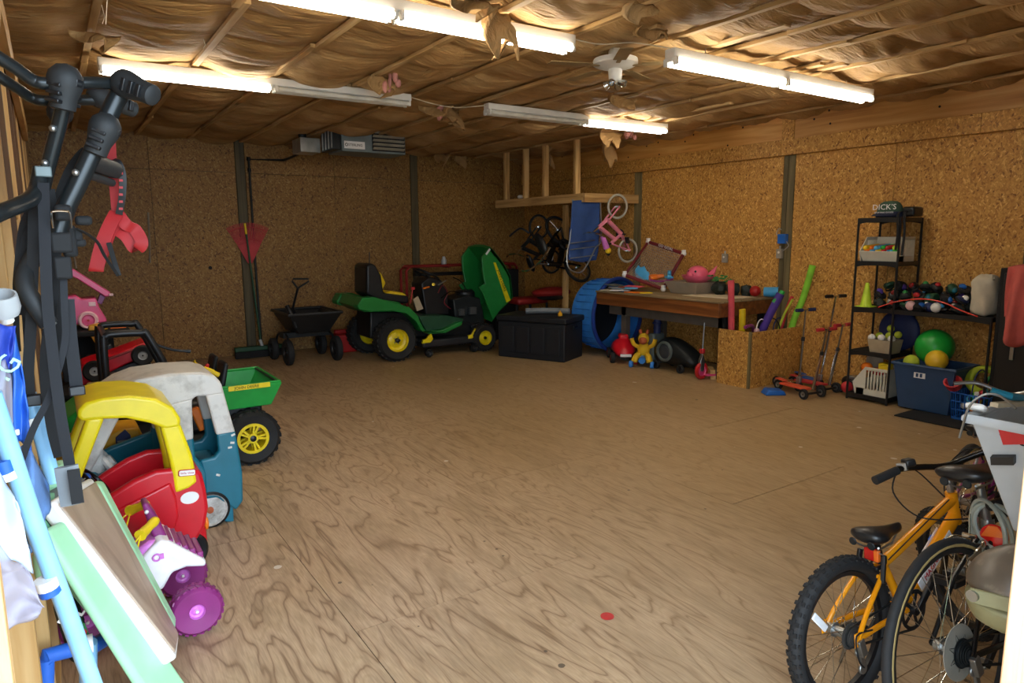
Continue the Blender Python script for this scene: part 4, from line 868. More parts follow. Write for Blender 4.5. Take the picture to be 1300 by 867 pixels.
o = B().prism([(0, 0), (.12, 0), (.02, .035), (0, .03)], -.03, .03, T((.36, 6.6, .906))).obj('toy_wedge', 'orange_toy', bev=.004); tag(o, 'orange plastic wedge lying on the black canopy by pink car', 'toy')
o = B().prism([(-.05, 0), (.09, 0), (.10, .04), (.03, .05), (-.04, .04)], -.05, .05, T((.25, 6.58, .907))).obj('toy_block', 'gold_yellow', bev=.006); tag(o, 'yellow plastic toy piece wedged under pink car wheel', 'toy')
t = thing('toy_car', 'pink doll convertible with white-walled wheels and its hood raised', 'toy', (.18, 6.75, .907)); W0 = ROOTM[t.name].inverted()
PY0, PY1 = 6.66, 6.94
B().prism(traceY([(60, 398), (75, 378), (97, 375), (103, 380), (122, 378), (126, 390), (135, 404), (136, 409), (130, 410), (124, 410), (121, 402), (112, 398), (104, 402), (100, 412), (60, 416)], PY0), PY0, PY1).obj('body', 'pink_car', t, world=True, bev=.012, seg=3)
B().prism(traceY([(92, 341), (100, 346), (140, 371), (141, 376), (134, 377), (98, 354), (88, 350)], PY0), PY0+.02, PY1-.02).obj('raised_hood', 'pink_car', t, world=True, bev=.008, seg=3)
B().prism(traceY([(128, 374), (135, 378), (130, 388), (124, 385)], PY0), PY0+.10, PY1-.1).obj('hood_prop', 'trike_purple', t, world=True, bev=.004)
B().box(q(141, 374, PY0), (.03, .05, .018)).obj('hood_tip', 'pink_pale', t, world=True, bev=.004); B().box(q(117, 386, PY0-.002), (.05, .006, .035)).obj('door_emblem', 'pink_pale', t, world=True, bev=.012)
for c in (q(112, 406, PY0-.01), q(68, 410, PY0-.01)):
    for yy in (PY0, PY1): wheel(t, 'wheel', tuple(W0 @ V(c.x, yy, .907+.075)), .075, .05, 'pink_pale', 'pink_car', .62, hub='decal_red')

# ------------------------------------------------------------------ back wall tools
t = thing('leaf_rake', 'red plastic leaf rake standing head-up against back wall', 'rake', (2.35, 10.0, 0))
tip = V(2.31, 10.03, 1.30)
B().tube([(2.40, 9.98, .0), (2.345, 10.02, .7), (2.31, 10.03, 1.34)], .014, 8).obj('handle', 'black_plastic', t, world=True)
B().prism([(-.03, 0), (.03, 0), (.15, .24), (.07, .27), (-.07, .27), (-.15, .24)], -.012, .0, T(tip)).obj('head_plate', 'rake_red', t, world=True, bev=.004)
bb = B()
for k in range(25):
    a = -.52 + 1.04*k/24; L0, L1 = .16, .56
    bb.beam(tip+V(math.sin(a)*L0, -.01, math.cos(a)*L0*.98), tip+V(math.sin(a)*L1, .008-.02*math.cos(3*a), math.cos(a)*L1), .011, .004, (0, 1, 0))
tag(bb.obj('tines', 'rake_red', t, world=True), kind='stuff')
for L1 in (.33, .50):
    B().tube([tip+V(math.sin(a)*L1, -.014, math.cos(a)*L1) for a in [-.52+.04*k*1.04 for k in range(26)]], .005, 5).obj('tine_band', 'rake_red', t, world=True)
t = thing('push_broom', 'push broom with green pole and yellow tip in front of the red rake', 'broom', (2.31, 9.85, 0))
B().tube([(2.34, 9.80, .12), (2.27, 9.985, 1.76)], .0135, 8).obj('pole', 'green_dark', t, world=True); B().tube([(2.2725, 9.978, 1.70), (2.266, 9.995, 1.85)], .0155, 8).obj('pole_tip', 'yellow_cord', t, world=True)
B().span((1.98, 9.76, .10), (2.66, 9.85, .16)).obj('head_block', 'green_dark', t, world=True, bev=.01); B().span((1.985, 9.765, .005), (2.655, 9.845, .098)).obj('bristles', 'black_matte', t, world=True)
B().cyl((2.345, 9.79, .155), (2.33, 9.82, .24), .022, 10).obj('socket', 'bin_grey', t, world=True)
# garden dump cart
t = thing('garden_cart', 'black poly garden dump cart with four wheels and a loop handle', 'cart', (2.78, 9.2, 0))
open_box(2.60, 3.02, 2.46, 3.16, 8.92, 9.50, 8.78, 9.62, .40, .66, .03).obj('tub', 'black_plastic', t, world=True, bev=.02)
B().tube([(2.46, 8.79, .665), (3.155, 8.79, .665), (3.155, 9.61, .665), (2.46, 9.61, .665)], .022, 8, True).obj('tub_rim', 'black_plastic', t, world=True)
W0 = ROOTM[t.name].inverted()
for c in ((2.42, 9.48, .15), (2.46, 8.92, .17), (3.10, 9.54, .16), (3.10, 8.9, .17)): wheel(t, 'wheel', tuple(W0 @ Vector(c)), c[2], .085, 'rubber', 'black_plastic', .5, 0, 'black_plastic', 0, 0)
for x in (2.46, 3.10): B().tube(spl([(x, 8.9, .17), (x-.02*(1 if x > 2.8 else -1), 8.98, .34), (x-.03*(1 if x > 2.8 else -1), 9.2, .39), (x-.02*(1 if x > 2.8 else -1), 9.45, .34), (x, 9.52, .17)], 5), .016, 8).obj('axle_frame', 'dark_metal', t, world=True)
B().span((2.46, 9.1, .33), (3.1, 9.3, .40)).obj('cross_frame', 'dark_metal', t, world=True)
B().tube(spl([(2.56, 8.86, .5), (2.50, 8.85, .68), (2.47, 8.9, .78)], 5), [.03]*11, 8).obj('dump_latch', 'black_plastic', t, world=True)
h0 = q(372, 390, 9.3); h1 = q(378, 366, 9.2)
B().tube([V(2.75, 9.4, .40), h0, h1], .016, 8).obj('handle_shaft', 'black_plastic', t, world=True)
B().tube([h1, q(371, 357, 9.2), q(372, 354, 9.2), q(391, 354, 9.2), q(392, 357, 9.2), h1], .013, 8).obj('handle_loop', 'black_plastic', t, world=True)
t = thing('fuel_can', 'red plastic fuel can on the floor between cart and mower', 'fuel can', (3.42, 9.55, 0))
B().span((3.27, 9.42, 0), (3.60, 9.66, .27)).obj('body', 'red_gas', t, world=True, bev=.03, seg=3); B().span((3.30, 9.50, .27), (3.52, 9.58, .33)).obj('handle', 'red_gas', t, world=True, bev=.015)
B().tube([(3.56, 9.54, .26), (3.58, 9.54, .33), (3.63, 9.54, .44)], [.025, .02, .014], 8).obj('spout', 'black_plastic', t, world=True)

# ------------------------------------------------------------------ lawn tractor
t = thing('lawn_tractor', 'green lawn tractor with yellow seat and wheels and its hood raised', 'lawn tractor', (4.4, 8.75, 0)); W0 = ROOTM[t.name].inverted()
for c, R, wd in (((3.74, 8.42, .285), .285, .24), ((3.70, 9.28, .285), .285, .24), ((5.13, 8.42, .195), .195, .16), ((5.13, 9.12, .195), .195, .16)):
    o = wheel(t, 'wheel', tuple(W0 @ Vector(c)), R, wd, 'rubber', 'yellow_paint', .53, 26, 'black_plastic')
    if R > .2:
        bb = B()
        for k in range(5):
            a = k*2*PI/5; bb.cyl(tuple(W0 @ V(c[0]+.045*math.cos(a), c[1]-.09, c[2]+.045*math.sin(a))), tuple(W0 @ V(c[0]+.045*math.cos(a), c[1]-.06, c[2]+.045*math.sin(a))), .009, 6)
        bb.obj('lug_bolts', 'steel', o)
fy0, fy1 = 8.36, 9.36
fend = [(454, 388), (460, 378), (475, 377), (500, 384), (520, 390), (530, 400), (536, 413), (541, 421), (562, 419), (580, 410), (588, 408), (586, 413), (566, 423), (545, 424), (536, 421), (528, 408), (516, 398), (498, 395), (470, 396), (456, 393)]
for a, b_ in ((fy0, fy0+.22), (fy1-.22, fy1)): B().prism(traceY(fend, fy0), a, b_).obj('fender', 'green', t, world=True, bev=.012, seg=2)
B().prism(traceY([(456, 390), (462, 377), (515, 385), (525, 397), (470, 398)], fy0), fy0+.2, fy1-.2).obj('seat_deck', 'green', t, world=True, bev=.01)
B().prism(traceY([(535, 402), (570, 401), (592, 405), (590, 414), (545, 422)], fy0), fy0+.08, fy1-.08).obj('footrest', 'green_dark', t, world=True, bev=.01)
sy0, sy1 = 8.62, 9.08
B().prism(traceY([(468, 338), (474, 334), (480, 337), (487, 350), (490, 372), (522, 376), (522, 386), (486, 384), (468, 374)], 8.55), sy0, sy1).obj('seat_shell', 'black_plastic', t, world=True, bev=.03, seg=3)
B().prism(traceY([(482, 343), (489, 347), (495, 360), (490, 370), (484, 366)], 8.55), sy0+.05, sy1-.05).obj('back_cushion', 'seat_yellow', t, world=True, bev=.025, seg=3)
B().prism(traceY([(489, 374), (500, 370), (515, 372), (521, 376), (519, 381), (492, 377)], 8.55), sy0+.02, sy1-.02).obj('seat_cushion', 'seat_yellow', t, world=True, bev=.02, seg=3)
B().prism(traceY([(470, 396), (520, 396), (600, 410), (618, 412), (618, 425), (470, 430)], 8.6), 8.6, 9.1).obj('chassis', 'black_plastic', t, world=True, bev=.02)
B().tube([q(469, 338, 8.7), q(469, 320, 8.7)], .006, 6).obj('flag_rod', 'black_plastic', t, world=True)
B().prism(traceY([(536, 360), (546, 352), (562, 356), (570, 372), (572, 400), (542, 400)], 8.65), 8.68, 9.02).obj('dash_console', 'black_plastic', t, world=True, bev=.02, seg=3)
cs = q(541, 348, 8.85)
B().torus(.19, .016, 30, 8, T(cs) @ RY(.45)).beam(cs+V(-.08, -.15, .03), cs+V(.0, .15, 0), .03, .015).tube([cs, q(556, 366, 8.85)], .025, 8).obj('steering_wheel', 'black_plastic', t, world=True)
B().cyl(q(550, 361, 8.60), q(551, 361, 8.68), .022, 10).obj('choke_knob', 'yellow_cord', t, world=True); B().beam(q(537, 366, 8.62), q(545, 364, 8.62), .02, .02).obj('throttle_lever', 'orange_toy', t, world=True)
B().beam(q(556, 362, 8.65), q(566, 356, 8.65), .03, .008).obj('dash_lever', 'steel', t, world=True)
B().tube([q(521, 385, 8.58), q(524, 366, 8.58)], .009, 8).box(q(524, 366, 8.58), (.05, .03, .035)).obj('deck_lift_lever', 'rake_red', t, world=True, bev=.004)
B().prism(traceY([(531, 376), (538, 392), (530, 395), (525, 380)], 8.65), 8.66, 8.68).obj('tag_card', 'box_tan', t, world=True)
B().prism(traceY([(572, 380), (590, 374), (606, 378), (610, 395), (612, 410), (575, 410)], 8.7), 8.62, 9.02).obj('engine_block', 'dark_metal', t, world=True, bev=.015)
B().lathe([(0, .12), (.12, .12), (.15, .09), (.15, .02), (.16, 0), (0, 0)], 20, T(q(590, 378, 8.85))).obj('engine_shroud', 'black_plastic', t, world=True)
for c, d in ((q(586, 396, 8.57), (.08, .05, .09)), (q(600, 394, 8.57), (.12, .05, .10))): 
    bb = B()
    for k in range(5): bb.box(c+V(0, 0, -d[2]/2+k*d[2]/4.5), (d[0], d[1], d[2]/9))
    bb.box(c, (d[0]*.7, d[1]*1.1, d[2])); bb.obj('cylinder_fins', 'steel', t, world=True)
for pts in ([(556, 372, 8.62), (562, 362, 8.6), (568, 372, 8.6), (564, 384, 8.6), (572, 392, 8.6)], [(560, 378, 8.6), (572, 370, 8.58), (584, 372, 8.58)], [(575, 352, 8.7), (586, 358, 8.7), (592, 370, 8.7)]):
    B().tube(spl([q(*p) for p in pts], 5), .008, 6).obj('hose', 'black_gloss' if pts[0][0] != 556 else 'maroon', t, world=True)
hood = [(611.8, 327), (622, 313), (628, 319), (640, 335), (648, 350), (651, 377.6), (635, 393), (626, 406), (614, 374), (608.5, 364.5), (616, 360), (613, 345)]
B().prism(traceY(hood, 8.5), 8.50, 8.54).obj('hood_side', 'green', t, world=True, bev=.008, seg=2)
B().prism(traceY(hood, 8.5), 9.08, 9.12).obj('hood_side', 'green', t, world=True, bev=.008, seg=2)
hx = traceY([(622, 313), (640, 335), (648, 350), (651, 377.6), (635, 393), (626, 406)], 8.5)
bb = B(); rings = []
for i, (x, z) in enumerate(hx):
    rings.append([(x, 8.5+.62*k/6, z + .03*math.sin(PI*k/6)) for k in range(7)] + [(x-.025, 8.5+.62*k/6, z-.03+.03*math.sin(PI*k/6)) for k in range(6, -1, -1)])
bb.loft(rings).obj('hood_skin', 'green', t, world=True)
st = traceY([(626.5, 333), (629, 333), (648, 381), (643, 384)], 8.49)
B().prism(st, 8.485, 8.50).obj('hood_stripe', 'yellow_paint', t, world=True)
cx, cz = sum(p[0] for p in st)/4, sum(p[1] for p in st)/4
text('lettering', 'JOHN DEERE', .06, T((cx, 8.482, cz+.02)) @ RY(math.atan2(st[0][1]-st[3][1], st[3][0]-st[0][0])) @ FRONT, 'black_matte', t)
B().beam(q(617, 323, 8.485), q(622, 316, 8.485), .03, .006, (0, 1, 0)).obj('hood_lamp', 'reflector_clear', t, world=True)
B().span((4.14, 8.38, .13), (4.98, 9.3, .24)).obj('mower_deck', 'deck_black', t, world=True, bev=.03, seg=3)
for x in (4.20, 4.92):
    B().prism([(-.07, .0), (.05, .0), (.10, .05), (.07, .14), (.0, .06), (-.05, .05)], -.02, .02, T((x, 8.40, .20))).obj('deck_bracket', 'yellow_paint', t, world=True, bev=.004)
    wheel(t, 'gauge_wheel', tuple(W0 @ V(x+.02, 8.37, .065)), .06, .05, 'black_plastic', 'black_plastic', .5)
B().prism(traceY([(600, 414), (612, 410), (628, 412), (630, 420), (604, 424)], 8.5), 8.55, 9.05).obj('front_axle', 'black_plastic', t, world=True, bev=.01)
# red tube rack behind the tractor
t = thing('red_tube_rack', 'low red tube frame rack behind the lawn tractor', 'rack', (5.2, 9.6, 0))
zt = 1.20
for y in (9.55, 9.75):
    B().tube([(4.47, y, 0), (4.47, y, zt-.06), (4.53, y, zt), (6.44, y, zt), (6.5, y, zt-.06), (6.5, y, 0)], .022, 8).obj('side_frame', 'red_dull', t, world=True)
for x in (4.5, 5.2, 5.9, 6.48): B().tube([(x, 9.55, zt-.02), (x, 9.75, zt-.02)], .018, 8).obj('cross_bar', 'red_dull', t, world=True)
B().tube([(4.6, 9.55, zt-.12), (6.4, 9.55, zt-.14)], .03, 8).obj('black_bar', 'black_plastic', t, world=True)
tag(B().lathe([(0, 0), (.04, 0), (.042, .07), (.03, .1), (.02, .13), (0, .13)], 14, T((5.17, 9.65, zt+.01))).obj('spray_bottle', 'bin_grey'), 'pale bottle standing on the red tube rack', 'bottle')
# deck box
t = thing('deck_box', 'low black storage deck box on the floor beside the tractor', 'storage box', (5.5, 7.4, 0), (0, 0, 0))
pa, pb, pc = V(5.04, 7.91, 0), V(5.48, 6.93, 0), V(6.02, 7.20, 0); pdd = pa + pc - pb
def quadbox(cs, z0, z1, grow=0):
    c0 = sum(cs, Vector())/4; P = [c + (c-c0).normalized()*grow for c in cs]
    return B().add([p+V(0, 0, z) for z in (z0, z1) for p in P], [(3, 2, 1, 0), (4, 5, 6, 7)] + [(i, (i+1) % 4, (i+1) % 4+4, i+4) for i in range(4)])
quadbox([pa, pb, pc, pdd], 0, .50, -.02).obj('body', 'deck_black', t, world=True, bev=.015)
quadbox([pa, pb, pc, pdd], .505, .58, .005).obj('lid', 'deck_black', t, world=True, bev=.015)
e1 = (pb-pa).normalized(); e2 = (pc-pb).normalized()
for k in range(4):
    a = pa + (pb-pa)*(.08+.22*k); b_ = pa + (pb-pa)*(.26+.22*k); n_ = V(-.91, -.41, 0)*.012
    B().beam(a+n_*.2+V(0, 0, .26), b_+n_*.2+V(0, 0, .26), .012, .36).obj('panel', 'deck_black', t, world=True, bev=.005)
p = (pb+pc)/2 + V(.44, -.9, 0).normalized()*.005; B().beam(p-e2*.07+V(0, 0, .44), p+e2*.07+V(0, 0, .44), .02, .04).obj('handle_grip', 'black_plastic', t, world=True, bev=.004)
# red padded roller seat and odds behind the box
t = thing('padded_creeper', 'dark red padded bench with a raised seat behind the deck box', 'bench', (6.2, 8.6, 0))
B().span((5.78, 8.45, .62), (6.35, 8.8, .72)).obj('long_pad', 'red_dull', t, world=True, bev=.04, seg=3)
B().ball(q(700, 371, 8.3), (.34, .22, .085), 20, 10).obj('seat_pad', 'red_dull', t, world=True); B().ball(q(700, 377, 8.25), (.24, .2, .05), 16, 8).obj('seat_base', 'black_plastic', t, world=True)
for x in (5.85, 6.1, 6.42): B().cyl((x, 8.6, 0), (x, 8.6, .66), .02, 8).obj('leg', 'dark_metal', t, world=True)
B().span((5.85, 8.56, .2), (6.42, 8.62, .24)).obj('stretcher', 'dark_metal', t, world=True)
tag(B().span((5.85, 9.2, 0), (6.3, 9.5, 1.12)).obj('speaker_cabinet', 'black_matte', bev=.01), 'tall black cabinet standing in the dark corner behind red bench', 'cabinet')
tag(B().tube(spl([(5.42, 7.75, .62), (5.6, 7.62, .625), (5.75, 7.5, .625), (5.88, 7.35, .62)], 4), .04, 10, flat=(1, 1.3)).obj('bundled_tarp', 'grey_sleeve'), 'grey rolled tarp bundle behind the deck box lid', 'tarp')
tag(B().lathe([(0, 0), (.03, 0), (.032, .03), (.012, .05), (.012, .07), (0, .07)], 12, T(q(711, 401, 7.1))).obj('brass_cap', 'gold_yellow'), 'small brass-coloured cap on top of the deck box', 'cap')
# ------------------------------------------------------------------ loft corner: hanging bikes, chair
def simple_bike(name, label, A_, Bc, R, up, frame, tire, extra):
    """a small bicycle from its two hub points; up = direction of the bike's top"""
    t = thing(name, label, 'bicycle', (A_+Bc)/2)
    ex = (Bc-A_).normalized(); wb = (Bc-A_).length; uz = (Vector(up)-ex*Vector(up).dot(ex)).normalized(); ey = uz.cross(ex)
    def P(x, y, z): return A_ + ex*x + ey*y + uz*z
    F = Matrix((ex, ey, uz)).transposed().to_4x4()
    for c, nm in ((A_, 'wheel'), (Bc, 'wheel')):
        o = B().torus(R*.93, R*.085, 28, 8, T(c) @ F @ RX(PI/2)).obj('wheel', tire, t, world=True)
        B().torus(R*.80, R*.045, 28, 6, T(c) @ F @ RX(PI/2)).obj('rim', 'chrome', o, world=True)
        bb = B()
        for k in range(14):
            a = k*2*PI/14; bb.cyl(c, c + (ex*math.cos(a)+uz*math.sin(a))*R*.87, R*.012, 4)
        bb.obj('spokes', 'chrome', o, world=True)
        B().cyl(c-ey*R*.3, c+ey*R*.3, R*.09, 8).obj('hub', 'chrome', o, world=True)
    f = frame; h = R/.155
    hd0, hd1 = P(wb*.82, 0, R*1.3), P(wb*.74, 0, R*2.2); bbk = P(wb*.40, 0, R*.25); st = P(wb*.30, 0, R*1.45)
    B().tube([hd0, hd1], R*.15, 8).tube([hd0, bbk], R*.18, 8).tube([hd1, st*.6+bbk*.4], R*.17, 8).tube([bbk, st], R*.13, 8).obj('frame', f, t, world=True)
    bb = B()
    for sy in (-1, 1): bb.tube([A_+ey*sy*R*.3, bbk+ey*sy*R*.1], R*.07, 6).tube([A_+ey*sy*R*.3, st], R*.055, 6)
    bb.obj('rear_stays', f, t, world=True)
    bb = B()
    for sy in (-1, 1): bb.tube([Bc+ey*sy*R*.3, hd0+ey*sy*R*.3+uz*R*.0, hd0+ey*sy*R*.12], R*.07, 6)
    bb.obj('fork', f, t, world=True)
    hb = P(wb*.68, 0, R*2.9)
    B().tube([hd1, hb], R*.08, 8).tube(spl([hb+ey*R*1.5-ex*R*.3, hb+ey*R*.8+uz*R*.2, hb, hb-ey*R*.8+uz*R*.2, hb-ey*R*1.5-ex*R*.3], 4), R*.07, 8).obj('handlebar', 'chrome', t, world=True)
    B().ball((0, 0, 0), (R*.8, R*.38, R*.22), 12, 8, T(st+uz*R*.5-ex*R*.1) @ F).tube([st, st+uz*R*.5], R*.07, 6).obj('saddle', 'black_plastic', t, world=True)
    B().torus(R*.33, R*.08, 18, 6, T(bbk+ey*R*.18) @ F @ RX(PI/2)).cyl(bbk-ey*R*.5, bbk+ey*R*.5, R*.07, 6).obj('crank', 'black_plastic', t, world=True)
    for sy in (-1, 1): B().box((0, 0, 0), (R*.5, R*.4, R*.15), T(bbk+ey*sy*R*.6+ex*sy*R*.5) @ F).obj('pedal', 'black_plastic', t, world=True)
    return t, P
YB = 7.12
t, P = simple_bike('hanging_bicycle', 'small pink child bicycle hung tail-down under the loft platform', q(797, 318, YB), q(784, 262, YB), .170, (-1, .1, -.25), 'pink_bike', 'tire_grey', None)
B().tube([q(765, 300, 7.05), q(770, 315, 7.05)], [.03, .045], 10).obj('streamer', 'trike_pink', t, world=True); B().ball(q(772, 318, 7.05), (.05, .03, .045), 10, 8).obj('bell', 'yellow_cord', t, world=True)
t, P = simple_bike('hanging_bicycle', 'black bicycle with silver rims hung nose-down behind the sling chair', q(709, 292, 8.1), q(733, 340, 7.8), .235, (-1, 0, .1), 'black_gloss', 'black_matte', None)
t, P = simple_bike('hanging_bicycle', 'black bicycle with chrome frame highlights hung deepest under the loft', q(700, 332, 8.6), q(684, 288, 8.6), .19, (-1, 0, 0), 'rack_paint', 'black_matte', None)
t = thing('sling_chair', 'blue sling lounge chair hung folded under the loft platform', 'folding chair', q(740, 250, 7.35))
cloth([[(727, 255, 7.32), (746, 254, 7.30), (762, 255, 7.28)], [(725, 285, 7.36), (745, 286, 7.36), (761, 284, 7.3)], [(723, 305, 7.4), (742, 310, 7.4), (760, 310, 7.32)], [(722, 330, 7.4), (740, 333, 7.4), (757, 330, 7.34)]], 'sling_blue', 'sling', .01, parent=t)
B().tube(spl([q(727, 253, 7.34), q(724, 300, 7.4), q(720, 322, 7.4), (q(722, 340, 7.38)), q(735, 346, 7.34), q(744, 338, 7.34), q(756, 315, 7.28), q(763, 303, 7.27), q(762, 255, 7.28)], 6), .011, 8).obj('frame_tube', 'steel', t, world=True)
for y in (308, 316, 327): B().tube([q(724, y+1, 7.385), q(755, y-3, 7.30)], .008, 6).obj('cross_bar', 'steel', t, world=True)
tag(B().tube(spl([q(647, 300, 8.6), q(655, 293, 8.6), q(662, 290, 8.6), q(672, 296, 8.55)], 4), .016, 7).obj('rubber_grip_bar', 'black_plastic'), 'bent black bar sticking out left of the hanging bikes', 'bar')
tag(B().ball(q(700, 326, 8.2), (.03, .03, .06), 10, 8).obj('hanging_bottle', 'trim_white'), 'small white bottle hanging below the dark hung bicycles', 'bottle')
# ------------------------------------------------------------------ blue paddling pool on edge
t = thing('paddling_pool', 'blue hard plastic paddling pool standing on edge behind the workbench', 'pool', (6.62, 7.3, 0))
PM_ = T((6.49, 7.56, .545)) @ RZ(.12) @ RX(PI/2) @ SC(.98, .98, 1.42)     # axis along -y
B().lathe([(0, 0), (.46, 0), (.49, .02), (.52, .30), (.545, .31), (.545, .33), (.50, .33), (.46, .05), (0, .03)], 48, PM_).obj('shell', 'pool_blue', t, world=True)
bb = B()
for k in range(30):
    a = 2*PI*k/30; bb.box((.508, 0, .17), (.018, .012, .20), PM_ @ RZ(a))
bb.obj('ribs', 'pool_rib', t, world=True, bev=.003)
B().torus(.52, .03, 48, 8, PM_ @ T((0, 0, .325)), .7).obj('rim', 'pool_dark', t, world=True)
B().lathe([(0, .055), (.452, .055), (.452, .06), (0, .06)], 40, PM_).obj('dark_bottom', 'dark_inside', t, world=True)  # near-black disc laid over the pool bottom
# ------------------------------------------------------------------ workbench
t = thing('workbench', 'long workbench with a brown apron and worn plywood top on grey legs', 'workbench', (6.57, 6.0, 0))
B().span((6.06, 4.95, .90), (7.04, 7.02, .92)).obj('top', 'bench_top', t, world=True, bev=.003)
B().span((6.07, 4.96, .74), (6.105, 7.01, .898)).obj('front_apron', 'bench_apron', t, world=True, bev=.003)
for y in (4.96, 6.975): B().span((6.107, y, .74), (7.03, y+.035, .898)).obj('end_apron', 'bench_apron', t, world=True, bev=.003)
B().span((6.25, 5.05, .60), (6.30, 6.95, .74)).obj('stretcher', 'grey_board', t, world=True, bev=.003)
for x in (6.25, 6.95):
    for y in (5.02, 6.62): B().span((x, y, 0), (x+.08, y+.09, .74)).obj('leg', 'grey_board' if y > 6 else 'black_matte', t, world=True, bev=.004)
# floor things under it
t = thing('toy_car', 'red moulded ride-on toy car on the floor under the workbench', 'ride-on toy', (6.24, 6.66, 0), (0, 0, -2.2))
t.scale = (1.2, 1.2, 1.2)
bb = B(); rings = []
for x, w_, z0, z1 in ((-.27, .05, .08, .12), (-.23, .11, .06, .18), (-.1, .13, .05, .20), (.0, .13, .05, .27), (.1, .13, .05, .27), (.2, .12, .06, .20), (.28, .06, .08, .15)):
    rings.append([(x, w_*math.cos(a), (z0+z1)/2+(z1-z0)/2*math.sin(a)) for a in [2*PI*k/14 for k in range(14)]])
bb.loft(rings).obj('body', 'red_toy', t, sub=1)
B().span((-.06, -.05, .24), (.1, .05, .30)).obj('handle', 'red_toy', t, bev=.02)
B().box((.285, 0, .10), (.012, .12, .03)).obj('bumper', 'trim_white', t, bev=.004)
for x in (-.17, .17):
    for y in (-.13, .13): wheel(t, 'wheel', (x, y, .06), .06, .05, 'rubber', 'red_dull', .5)
t = thing('toy_animal', 'yellow toy animal rider with orange muzzle sitting under the workbench', 'toy', (6.17, 6.20, 0), (0, 0, -2.5))
t.scale = (.88, .88, .88)
B().ball((0, 0, .24), (.085, .09, .11)).obj('body', 'plush_yellow', t)
hd = B().ball((.02, 0, .40), (.075, .08, .085)).obj('head', 'plush_yellow', t)
B().ball((.075, 0, .38), (.065, .06, .055)).obj('muzzle', 'muzzle', t)
for s_ in (-1, 1):
    B().tube(spl([(0, s_*.08, .28), (.03, s_*.14, .32), (.04, s_*.17, .40)], 4), [.03]*8+[.036], 8).obj('arm', 'plush_yellow', t)
    B().tube(spl([(.02, s_*.05, .17), (.12, s_*.09, .15), (.16, s_*.11, .08)], 4), [.045]*8+[.04], 8).obj('leg', 'plush_yellow', t)
    B().tube([(0, s_*.04, .47), (.0, s_*.06, .53)], [.018, .022], 8).obj('horn', 'muzzle', t)
    wheel(t, 'wheel', (.17, s_*.15, .05), .05, .05, 'pool_blue', 'pool_dark', .5); wheel(t, 'wheel', (-.08, s_*.12, .05), .05, .05, 'decal_red', 'pool_dark', .5)
B().tube([(-.1, 0, .14), (.15, 0, .10)], .05, 8).obj('seat_base', 'pool_blue', t)
t = thing('shop_vacuum', 'dark grey moulded machine with a hose port under the workbench', 'vacuum', (6.32, 5.78, 0), (0, 0, PI/2))
bb = B(); rings = []
for x, w_, z0, z1 in ((-.38, .10, .10, .16), (-.30, .15, .06, .26), (-.1, .17, .05, .38), (.08, .17, .05, .42), (.22, .16, .06, .38), (.30, .12, .08, .30)):
    rings.append([(x, w_*math.cos(a), (z0+z1)/2+(z1-z0)/2*math.sin(a)) for a in [2*PI*k/16 for k in range(16)]])
bb.loft(rings).obj('body', 'dark_metal', t, sub=1)
B().torus(.11, .02, 24, 8, T((.05, .165, .24)) @ RX(PI/2)).obj('port_ring', 'grey_metal', t)
B().ball((.05, .15, .24), (.1, .04, .1)).obj('port', 'lens_smoke', t)
B().span((.30, -.10, .03), (.40, .10, .42)).obj('tank', 'grey_metal', t, bev=.02); B().span((.405, -.03, .1), (.42, .03, .36)).obj('gauge', 'purple', t, bev=.004)
B().tube([(.34, 0, .42), (.34, 0, .62)], .045, 12).torus(.05, .012, 16, 6, T((.34, 0, .55))).obj('hose_neck', 'navy', t)
for x in (-.2, .2):
    for y in (-.15, .15): wheel(t, 'wheel', (x, y, .055), .055, .04, 'rubber', 'black_plastic', .5)
t = thing('folded_scooter', 'small pink folded kick scooter leaning under the bench end', 'scooter', (6.13, 5.22, 0))
B().tube([(6.125, 5.22, .18), (6.125, 5.20, .66)], .009, 8).obj('steering_tube', 'steel', t, world=True); B().span((6.10, 5.19, .30), (6.15, 5.24, .36)).obj('clamp', 'rake_red', t, world=True, bev=.01)
B().prism([(-.03, 0.1), (.03, .1), (.035, .22), (0, .3), (-.035, .22)], -.02, .02, T((6.125, 5.22, 0))).obj('fork', 'steel', t, world=True, bev=.004)
W0 = ROOTM[t.name].inverted(); wheel(t, 'wheel', tuple(W0 @ V(6.125, 5.22, .10)), .10, .04, 'decal_red', 'pink_car', .6, hub='steel')
B().beam((6.16, 5.2, .05), (6.45, 5.1, .05), .09, .02).obj('deck', 'pink_car', t, world=True, bev=.004)
tag(B().prism([(0, 0), (.26, 0), (.2, .12), (.05, .10)], -.03, .03, T((6.22, 5.12, 0)) @ RZ(.9)).obj('scrap_wood', 'lumber_x', bev=.004), 'scrap of pale wood on floor beside the pink folded scooter', 'scrap wood')
# things on the bench
ZB = .921
t = thing('toy_goal', 'red tube toy goal with white corner elbows and net on the bench', 'toy goal', (6.55, 6.7, ZB))
g = [V(6.62, 6.95, 1.48), V(6.98, 6.35, 1.36), V(6.86, 6.05, .955), V(6.32, 6.78, .955)]
g = [q(823, 307, 6.6), q(868, 322, 6.25), q(843, 366, 5.95), q(792, 347, 6.35)]
g = [atX(823, 307, 6.85), atX(868, 322, 6.92), atX(842, 366, 6.62), atX(793, 347, 6.35)]
zoff = ZB+.03
g[2] = atX(842, 367, 6.55); g[3] = atX(793, 349, 6.35)
for a, b_ in ((0, 1), (1, 2), (3, 2), (0, 3)):
    B().tube([g[a], g[b_]], .024 if (a, b_) != (0, 3) else .018, 8).obj('tube', 'maroon', t, world=True)
for p in g: B().ball(p, .036, 10, 8).tube([p, p+V(0, 0, .05)], .03, 8).obj('elbow', 'trim_white', t, world=True)
bb = B(); nn = 22
